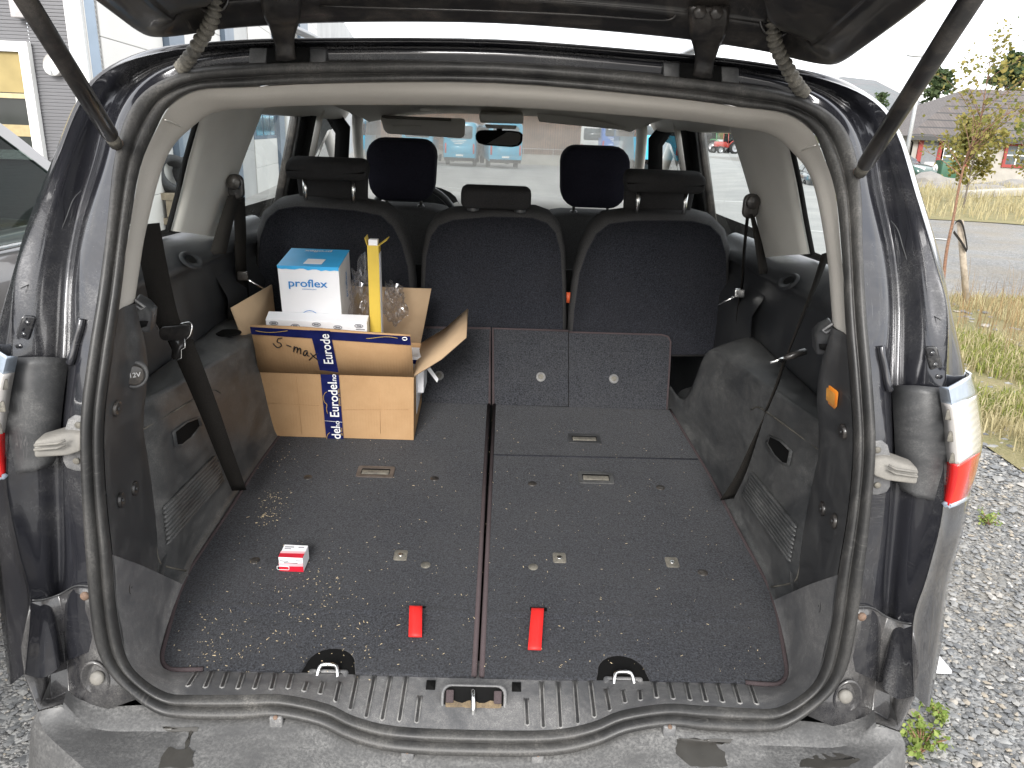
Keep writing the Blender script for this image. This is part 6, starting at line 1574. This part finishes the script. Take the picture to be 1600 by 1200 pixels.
# ------------------------------------------------------------------ fence far ahead
FY = 82.0; fz = gz(0, FY)
fn = thing('timber_fence', 'tall brown fence of vertical boards behind the parked buses', 'fence', (0, FY, fz))
MB().box((-6, FY, fz+.5), (44, .5, 1.1)).build('concrete_base', plain('pale_concrete', (.36, .345, .31), .9, scale=.5), fn, smooth=False)
mb = MB(); rnd = random.Random(8); x = -28.0
while x < 16:
    w = rnd.uniform(.14, .2); hgt_ = 4.6+rnd.uniform(-.05, .05); mb.box((x+w/2, FY-.3, fz+1.0+hgt_/2), (w, .03, hgt_-.1)); x += w+rnd.uniform(.05, .09)
fb_ = mb.build('boards', plain('brown_boards', (.20, .115, .07), .85, var=.35, scale=1.5), fn, smooth=False, kind='stuff')
MB().box((-6, FY-.2, fz+3), (44, .05, 4.2)).build('backing', plain('dark_backing', (.10, .065, .045), .9), fn, smooth=False)
for z in (1.6,): MB().tube([Vector((-28, FY-.7, fz+z)), Vector((16, FY-.7, fz+z))], .03, 6).build('rail', gal, fn)
for xx in range(-28, 17, 3): MB().tube([Vector((xx, FY-.7, fz+.5)), Vector((xx, FY-.7, fz+1.65))], .03, 6).build('rail_post', gal, fn)

# ------------------------------------------------------------------ vehicles
M['tyre'] = plain('tyre_rubber', (.02, .02, .02), .85)
M['alloy'] = plain('alloy_rim', (.42, .42, .43), .35, .8)
M['red_lamp'] = lens('red_vehicle_lamp', (.55, .015, .015)); M['clear_lamp'] = lens('clear_vehicle_lamp', (.7, .7, .7))
def wheel(parent, x, y, r, w, s):
    c = Vector((x, y, r)); t = par(MB().grid([[c+Vector((rr*math.cos(2*PI*k/24), dy*s, rr*math.sin(2*PI*k/24))) for k in range(24)] for dy, rr in ((-w/2, r*.6), (-w*.5, r*.9), (-w*.3, r), (w*.3, r), (w*.5, r*.9), (w*.48, r*.65))], closed=True), 'tyre', M['tyre'], parent)
    par(MB().grid([[c+Vector((rr*math.cos(2*PI*k/24), dy*s, rr*math.sin(2*PI*k/24))) for k in range(24)] for dy, rr in ((w*.46, r*.66), (w*.3, r*.6), (w*.2, r*.25), (w*.3, r*.12), (w*.3, .001))], closed=True), 'rim', M['alloy'], t)
def make_car(name, label, loc, rotz, paint, L=4.4, W=1.76, Ht=1.47, group=None, glassm=None, wag=False):
    """local axes: +x forward, y left, z up, origin on the ground in the middle"""
    t = thing(name, label, 'car', loc, rotz, group); hl = L/2; hw_ = W/2; glassm = glassm or M['glass_dark']
    belt = .98*Ht/1.47
    # lower body: sections along x
    secs = [(-hl, .52, .86, .80), (-hl+.06, .34, .93, .90), (-hl+.35, .22, belt-.02, .97), (-hl+1.0, .18, belt, 1.0), (0, .17, belt-.01, 1.0), (hl-1.25, .18, belt-.05, 1.0), (hl-1.0, .2, belt-.09, .98), (hl-.5, .22, .83, .95), (hl-.15, .28, .72, .86), (hl, .42, .60, .70)]
    rws = []
    for x, zl, zh, k in secs:
        zm = (zl+zh)/2; h = hw_*k
        half = [(0, zl), (h*.8, zl), (h*.94, zl+.08), (h, zm-.05), (h*.995, zm+.1), (h*.975, zh-.06), (h*.93, zh-.012), (h*.7, zh+.012), (h*.35, zh+.028), (0, zh+.032)]
        rws.append([Vector((x, y, z)) for y, z in half]+[Vector((x, -y, z)) for y, z in half[-2:0:-1]])
    mb = MB().grid(refine(rws, 3), closed=True); n_ = len(rws[0]); mb.f.append(tuple(range(n_))[::-1]); N_ = len(mb.v); mb.f.append(tuple(range(N_-n_, N_)))
    par(mb, 'body', paint, t)
    # greenhouse outline (x, z) from rear belt over the roof to the windscreen foot
    rx = -hl+(.12 if wag else .35)
    out = [(rx, belt-.02), (rx+(.18 if wag else .55), Ht-.10), (rx+(.5 if wag else 1.0), Ht-.02), (-.15, Ht), (hl-1.95, Ht-.05), (hl-1.60, Ht-.16), (hl-.98, belt-.09)]
    P_ = [(p.x, p.y) for p in catmull([Vector((a, b, 0)) for a, b in out], 5)]
    def yy(z): return hw_*.955-(z-belt)*.42
    cxm = -.25
    def inset(p, k=.07):
        x, z = p; d = Vector((cxm-x, belt+.12-z)); d.normalize(); return (x+d.x*k*1.3, max(belt+.015, z+d.y*k))
    for s in (1, -1):
        o_ = [Vector((x, s*yy(z), z)) for x, z in P_]; i_ = [Vector((inset(p)[0], s*(yy(inset(p)[1])+.004), inset(p)[1])) for p in P_]
        par(MB().grid([o_, i_]), 'window_frame', paint, t)
        g = par(MB().poly([v+Vector((0, -.006*s, 0)) for v in i_]), 'side_window', glassm, t, smooth=False)
        for xb in (cxm-.05,):
            par(MB().prism([Vector((xb-.05, s*(yy(belt)+.004), belt)), Vector((xb+.05, s*(yy(belt)+.004), belt)), Vector((xb+.03, s*(yy(Ht-.06)+.004), Ht-.06)), Vector((xb-.07, s*(yy(Ht-.06)+.004), Ht-.06))], (0, -.012*s, 0)), 'door_pillar', M['black'], t, smooth=False)
        par(MB().tube([Vector((rx+.1, s*(yy(belt)+.012), belt+.008)), Vector((hl-1.1, s*(yy(belt)+.012), belt-.05))], .009, 6), 'chrome_strip', M['chrome'], t)
        mrr = par(MB().add(*(lambda mm: (mm.v, mm.f))(MB().box((hl-1.42, s*(hw_+.10), belt+.06), (.12, .22, .14)))), 'door_mirror', paint, t, bevel=.045, seg=3)
        for xh in (-.05, -1.05):
            par(MB().tube([Vector((xh-.1, s*(hw_*.985), belt-.16)), Vector((xh-.08, s*(hw_+.022), belt-.155)), Vector((xh+.08, s*(hw_+.022), belt-.155)), Vector((xh+.1, s*(hw_*.985), belt-.16))], .012, 8), 'door_handle', M['chrome'], t)
        par(MB().grid([[Vector((hl-.02-a*.28, s*(hw_*(.40+.42*a)), .66+.08*b+.05*a)) for a in (0, .5, 1)] for b in (-.8, 0, 1)]), 'headlight', M['clear_lamp'], t, solid=.06)
        par(MB().grid([[Vector((-hl+.0+a*.12, s*(hw_*(.62+.26*a)), .80+.10*b)) for a in (0, .5, 1)] for b in (-1, 0, 1)]), 'tail_light', M['red_lamp'], t, solid=.06)
        for xw in (-hl+.85, hl-.88): wheel(t, xw, s*(hw_-.10), .315, .2, s)
        for xa, xc in ((-hl+.85, 0), (hl-.88, 0)):
            par(MB().tube([Vector((xa+.35*math.cos(a), s*(hw_*.99), .31+.35*math.sin(a))) for a in [PI*k/12 for k in range(13)]], .025, 6), 'wheel_arch', M['black'], t)
    n5 = len(P_); iA = 5*1+2; iB = 5*4+3
    def skin(i0, i1, name, mat, crown):
        rws_ = [[Vector((P_[i][0]+crown*.5*(1-q*q)*(.05 if i > n5/2 else -.05), yy(P_[i][1])*q, P_[i][1]+crown*(1-q*q))) for q in (-1, -.6, -.2, .2, .6, 1)] for i in range(i0, i1+1)]
        par(MB().grid(rws_), name, mat, t)
    skin(0, iA, 'rear_window', glassm, .012); skin(iA, iB, 'roof', paint, .03); skin(iB, n5-1, 'windscreen', glassm, .02)
    # two front seats seen through the glass
    for s in (1, -1):
        par(MB().box((-.25, s*.36, belt-.1), (.16, .46, .7)), 'seat', M['headrest'], t, bevel=.05)
        par(MB().box((-.28, s*.36, belt+.32), (.10, .26, .18)), 'seat_headrest', M['headrest'], t, bevel=.04)
    par(MB().box((hl-1.45, 0, belt-.12), (.5, W*.8, .16)), 'dashboard', M['black'], t, bevel=.04)
    return t
def carpaint(name, c, metal=.5):
    t = NT(name); n = t.noise(3, 4); t.set(Base_Color=t.mix(t.math('MULTIPLY', t.ramp(n, .4, .7), .25), c, (.28, .26, .23)), Metallic=metal, Roughness=.32, Coat_Weight=1.0, Coat_Roughness=.05); return t.m
# neighbour on the left, same heading as our car
make_car('parked_car', 'silver-brown car parked close on the left', (-2.44, 2.10, gz(0, 2.6)), math.radians(92), carpaint('silver_brown_paint', (.15, .14, .137), .2), 4.5, 1.82, 1.65, glassm=glass('neighbour_glass', (.22, .26, .25), .3))
q = UY(1432, 276, 36); make_car('parked_car', 'dark green car parked before the house', (q.x-.9, 37, -.10), math.radians(-60), carpaint('dark_green_paint', (.02, .075, .06)), 4.1, 1.7, 1.42)
q = UY(1450, 255, 39); make_car('parked_car', 'white car half hidden behind the dark green car', (q.x+.3, 38.3-.2+2.2, -.05), math.radians(-75), carpaint('white_car_paint', (.7, .7, .7), 0), 4.2, 1.75, 1.45)
q = UY(1236, 290, 14); make_car('parked_car', 'dark car seen through the right rear quarter window', (q.x+8.5, 34, gz(0, 34)), math.radians(80), carpaint('dark_grey_paint', (.03, .035, .04)), 4.3, 1.75, 1.46)
def make_bus(label, x, y, teal, rot=0.0, white=False):
    z = gz(x, y); t = thing('coach', label, 'bus', (x, y, z), rot, 'coaches parked in front of the fence')
    # local: rear face towards -y, length along +y
    W, H, L = 2.55, 3.3, 11.5
    sh = rrect(W, H-.45, .28, 4)
    rws = [[Vector((u*k, yy_, .45+(H-.45)/2+v*k)) for u, v in sh] for yy_, k in ((0, .90), (.05, .96), (.25, 1), (L-.3, 1), (L, .94))]
    mb = MB().grid(rws, closed=True); n_ = len(sh); mb.f.append(tuple(range(n_))); N_ = len(mb.v); mb.f.append(tuple(range(N_-n_, N_)))
    par(mb, 'body', teal, t, smooth=True, auto=40)
    par(MB().prism([Vector((u, -.012, 2.55+v)) for u, v in rrect(1.95, .95, .15)], (0, .05, 0)), 'rear_window', M['house_glass'], t)
    for s in (-1, 1):
        par(MB().prism([Vector((s*1.08+u, -.02, 1.35+v)) for u, v in rrect(.13, .75, .06)], (0, .1, 0)), 'tail_light', M['red_lamp'], t)
        for k in range(6): par(MB().box((s*(W/2+.001), 1.3+k*1.65, 2.45), (.03, 1.5, 1.0)), 'side_window', M['house_glass'], t, smooth=False)
        for yw in (2.6, 8.8): 
            c = Vector((s*1.08, yw, .5)); par(MB().grid([[c+Vector((dx*s, rr*math.cos(2*PI*k/20), rr*math.sin(2*PI*k/20))) for k in range(20)] for dx, rr in ((-.15, .3), (-.15, .48), (.14, .5), (.16, .42), (.12, .25), (.12, .01))], closed=True), 'wheel', M['tyre'], t)
    par(MB().box((0, -.03, .85), (.55, .03, .13)), 'number_plate', whp, t, smooth=False)
    par(MB().box((0, -.0, .55), (2.35, .12, .25)), 'rear_bumper', M['black'], t, bevel=.03)
    par(MB().box((0, -.018, 1.25), (1.3, .03, .5)), 'engine_cover', teal, t, bevel=.02)
    for k in range(3): par(MB().box((-.1, -.03, 1.95-.12*k), (1.2-.3*k, .02, .05)), 'rear_lettering', whp, t, smooth=False)
    return t
teal = carpaint('teal_bus_paint', (.012, .36, .56), 0); whb = carpaint('white_bus_paint', (.72, .72, .70), 0); blb = carpaint('blue_bus_paint', (.02, .16, .55), 0)
def busx(px, Y): return UY(px, 240, Y).x
make_bus('teal coach left of the mirror, its red lights toward us', busx(718, 62), 62, teal)
make_bus('teal coach right below the rear-view mirror', busx(790, 60), 60, teal, math.radians(6))
make_bus('teal coach behind the driver headrest', busx(652, 64), 64, teal)
make_bus('teal coach seen through the left front door window', busx(528, 55), 55, teal)
make_bus('white and blue coach behind the passenger headrest', busx(928, 68), 68, whb, math.radians(-14))
make_bus('blue coach at the right end of the windscreen view', busx(962, 66), 66, blb)
make_bus('teal coach seen through the right front door window', busx(1030, 48), 48, teal)
def tractor(label, x, y, paint, rot, sc=1.0):
    z = gz(x, y); t = thing('tractor', label, 'tractor', (x, y, z), rot); t.scale = (sc, sc, sc)
    par(MB().box((.75, 0, 1.05), (1.5, .62, .6)), 'bonnet', paint, t, bevel=.1)
    par(MB().box((-.55, 0, .95), (1.2, .9, .5)), 'chassis', paint, t, bevel=.06)
    for xx, yy_ in ((-1.1, .55), (-1.1, -.55), (.0, .5), (.0, -.5)): par(MB().tube([Vector((xx, yy_, 1.1)), Vector((xx+.08, yy_*.9, 2.35))], .04, 6), 'cab_post', paint, t)
    par(MB().box((-.5, 0, 2.4), (1.35, 1.2, .12)), 'cab_roof', paint, t, bevel=.05)
    par(MB().box((-.52, 0, 1.75), (1.1, 1.0, 1.0)), 'cab_glass', M['glass_dark'], t, smooth=False)
    for s in (1, -1):
        wheel(t, -.75, s*.78, .72, .38, s); wheel(t, 1.15, s*.68, .42, .26, s)
        par(MB().tube([Vector((-.75+.8*math.cos(a), s*.78, .72+.8*math.sin(a))) for a in [PI*.15+PI*.75*k/8 for k in range(9)]], .06, 6), 'mudguard', paint, t)
q = UY(1131, 250, 95); tractor('red tractor with a cab, far across the lot', q.x, 95, carpaint('red_tractor_paint', (.40, .04, .03), 0), math.radians(200))
q = UY(1102, 250, 98); tractor('green tractor left of the red tractor', q.x, 98, carpaint('green_tractor_paint', (.03, .22, .06), 0), math.radians(160))
q = UY(1120, 240, 130); sh = thing('low_shed', 'low dark shed behind the tractors', 'shed', (q.x, 130, gz(0, 130)))
MB().box((q.x, 130, gz(0, 130)+2), (30, 8, 4)).build('wall', plain('dark_shed_wall', (.06, .065, .07), .8), sh, smooth=False); MB().box((q.x, 130, gz(0, 130)+4.1), (31, 9, .3)).build('roof', gal, sh, smooth=False)

# ------------------------------------------------------------------ workshop building on the left
Yb = 9.0; cx_ = UY(118, 100, Yb).x; zb = -.12; TOP = 6.5
wk = thing('workshop', 'grey ribbed workshop building with white sectional doors on the left', 'building', (cx_, Yb, zb))
ribm = plain('grey_ribbed_cladding', (.155, .155, .163), .45, .3, scale=1.0, var=.06)
def ribbed(a, b, z0, z1, nrm_, pitch=.036, depth=.010, name='ribbed_cladding', mat=None):
    rws = []; z = z0
    while z < z1:
        for dz, d in ((0, 0), (pitch*.5, 0), (pitch*.62, depth), (pitch*.88, depth)): rws.append([a+Vector((0, 0, z+dz-a.z))+nrm_*d, b+Vector((0, 0, z+dz-b.z))+nrm_*d])
        z += pitch
    return MB().grid(rws).build(name, mat or ribm, wk, smooth=False)
fl_ = Vector((cx_-9, Yb, zb)); fr2 = Vector((cx_, Yb, zb)); nY = Vector((0, -1, 0))
wx0, wz0, wx1, wz1 = UY(-170, 190, Yb).x, UY(60, 235, Yb).z, UY(40, 82, Yb).x, UY(38, 82, Yb).z
wx1 = UY(46, 140, Yb).x
ribbed(Vector((wx1+.08, Yb, zb)), fr2, zb, TOP, nY); ribbed(fl_, Vector((wx0-.08, Yb, zb)), zb, TOP, nY)
ribbed(Vector((wx0-.08, Yb, zb)), Vector((wx1+.08, Yb, zb)), wz1+.08, TOP, nY); ribbed(Vector((wx0-.08, Yb, zb)), Vector((wx1+.08, Yb, zb)), zb, wz0-.08, nY)
opw = opening(wk, wx0, wz0, wx1, wz1, Yb-.03, 'window', whp, plain('dark_office_glass', (.03, .033, .03), .05, scale=1.5, var=.3), .10, (0, 0))
zz1 = UY(40, 146, Yb).z
MB().box(((wx0+wx1)/2, Yb-.045, (zz1+wz1)/2), (wx1-wx0-.01, .012, wz1-zz1-.01)).build('blind', plain('ochre_blind', (.30, .235, .10), .8, scale=4), opw, smooth=False)
MB().box(((wx0+wx1)/2, Yb-.05, zz1-.03), (wx1-wx0-.01, .03, .05)).build('blind_bar', plain('ochre_bar', (.42, .35, .2), .6), opw, smooth=False)
zz2 = UY(55, 190, Yb).z
MB().box(((wx0+wx1)/2, Yb-.045, zz2-.10), (wx1-wx0-.01, .012, .12)).build('desk_edge', plain('ochre_desk', (.34, .27, .14), .6), opw, smooth=False)
lc = UY(83, 101, Yb-.06); wlp = thing('wall_lamp', 'round bulkhead lamp on the grey cladding beside the window', 'wall lamp', lc)
MB().disc(lc+Vector((0, .06, 0)), (0, -1, 0), .115, .07, 24, .02).build('lamp_body', plain('grey_lamp_body', (.35, .33, .31), .5), wlp)
MB().disc(lc+Vector((0, -.03, -.03)), (0, -1, -.15), .085, .02, 24, .02).build('lamp_glass', whp, wlp)
MB().box(lc+Vector((0, -.065, -.03)), (.012, .012, .16)).build('lamp_guard', gal, wlp, bevel=.003)
vb = UY(30, 12, Yb-.1); tag(MB().box(vb, (.14, .12, .2)).build('vent_box', plain('grey_vent', (.4, .38, .38), .5), None, bevel=.01), 'small grey vent box high on the cladding', 'vent')
# white corner strip
MB().box((cx_+.07, Yb-.03, 3.1), (.17, .06, 6.6)).build('corner_trim', whp, wk, smooth=False)
# receding wall with columns and sectional doors
dB = Vector((-.115, 1, 0)).normalized(); nB = Vector((1, .115, 0)).normalized(); OB = Vector((cx_+.17, Yb, zb))
def sB(px, py=180):
    q_ = UP(px, py, OB, nB); return (q_-OB).dot(dB)
colm = plain('blue_grey_column', (.13, .17, .22), .4, .3, scale=2); dorm = plain('white_sectional_door', (.66, .65, .62), .5, scale=1.2, var=.03)
ltr = plain('light_ribbed_cladding', (.44, .44, .43), .5, .2, scale=1)
def slab(s0, s1, z0, z1, out, name, mat, parent=None, bevel=.0):
    a, b = OB+dB*s0, OB+dB*s1
    return MB().prism([Vector((a.x, a.y, z0)), Vector((b.x, b.y, z0)), Vector((b.x, b.y, z1)), Vector((a.x, a.y, z1))], nB*out).build(name, mat, parent or wk, smooth=False, bevel=bevel)
slab(0, 45, zb-1, TOP, -.15, 'wall_core', ltr)
edges = [sB(130), sB(153), sB(168), sB(264), sB(288), sB(352), sB(366), sB(394), sB(402), sB(430), sB(438), sB(470), sB(482), sB(500), sB(510)]
edges = [max(0.0, e_) for e_ in edges]
slab(edges[0], edges[1], zb-1, TOP, .10, 'column', colm)
def ribB(s0, s1): return ribbed(OB+dB*s0, OB+dB*s1, zb-1.0, TOP, nB, .05, .014, 'ribbed_cladding', ltr)
ribB(edges[1], edges[2])
def sect_door(s0, s1, glazed=False):
    d_ = sub_empty('sectional_door', wk, OB+dB*(s0+s1)/2); z = zb-.6; k = 0
    while z < 5.6:
        gp_ = glazed and k in (3, 4)
        slab(s0+.03, s1-.03, z, z+.60, .02, 'door_panel', colm if gp_ else dorm, d_, .008)
        if gp_:
            for j in range(3):
                w = (s1-s0-.3)/3; slab(s0+.15+j*w+.06, s0+.15+(j+1)*w-.06, z+.08, z+.52, .03, 'pane', M['house_glass'], d_)
        z += .606; k += 1
sect_door(edges[2], edges[3]); slab(edges[3], edges[4], zb-1, TOP, .10, 'column', colm); sect_door(edges[4], edges[5], False)
slab(edges[5], edges[6], zb-1, TOP, .10, 'column', colm); sect_door(edges[7], edges[9], True); slab(edges[9], edges[10], zb-1, TOP, .10, 'column', colm)
ribB(edges[10], edges[11]); slab(edges[10]+.8, edges[10]+1.5, zb-.8, 2.6, .06, 'side_door', whp); slab(edges[11], edges[12], zb-1, TOP, .10, 'column', colm); sect_door(edges[12], edges[13])
sl = slab(0, 45, zb-1.2, -.05, .35, 'plinth', plain('concrete_plinth', (.36, .35, .33), .9, scale=1))
# two worn tyres leaning at the wall
def tyre_at(px, py, Y, r, rotz, tilt, label):
    c = UY(px, py, Y); bm = MB(); R_ = Matrix.Rotation(rotz, 3, 'Z') @ Matrix.Rotation(tilt, 3, 'X')
    prof_ = [(-.1, r*.62), (-.115, r*.8), (-.10, r*.94), (-.06, r), (-.03, r*.985), (0, r), (.03, r*.985), (.06, r), (.10, r*.94), (.115, r*.8), (.1, r*.62), (.03, r*.66), (-.03, r*.66)]
    rws = [[c+R_@Vector((rr*math.cos(2*PI*k/32), dy, rr*math.sin(2*PI*k/32))) for k in range(32)] for dy, rr in prof_+prof_[:1]]
    tag(bm.grid(rws, closed=True).build('tyre', plain('worn_tyre', (.045, .046, .048), .8, scale=40, var=.3), None), label, 'tyre')
tyre_at(271, 274, 11.2, .28, math.radians(50), math.radians(-22), 'worn tyre on the left, seen through the left quarter window')
tyre_at(300, 272, 11.6, .26, math.radians(60), math.radians(-18), 'smaller worn tyre just right of the other tyre')
# pallet that carries the tyres
pc = UY(284, 300, 11.3); pz = gz(pc.x, pc.y)
pal = thing('pallet', 'weathered wooden pallet stack under the two worn tyres', 'pallet', (pc.x, pc.y, pz))
pw = plain('pallet_wood', (.30, .25, .18), .9, var=.25, scale=12); ht_ = pc.z+.02-pz
for lv in range(2):
    z0_ = pz+ht_*lv/2
    for k in range(3): MB().box((pc.x-.45+.45*k, pc.y, z0_+ht_*.18), (.1, .9, ht_*.34)).build('block', pw, pal, smooth=False)
    for k in range(6): MB().box((pc.x, pc.y-.4+.16*k, z0_+ht_*.42), (1.1, .11, ht_*.13)).build('plank', pw, pal, smooth=False)
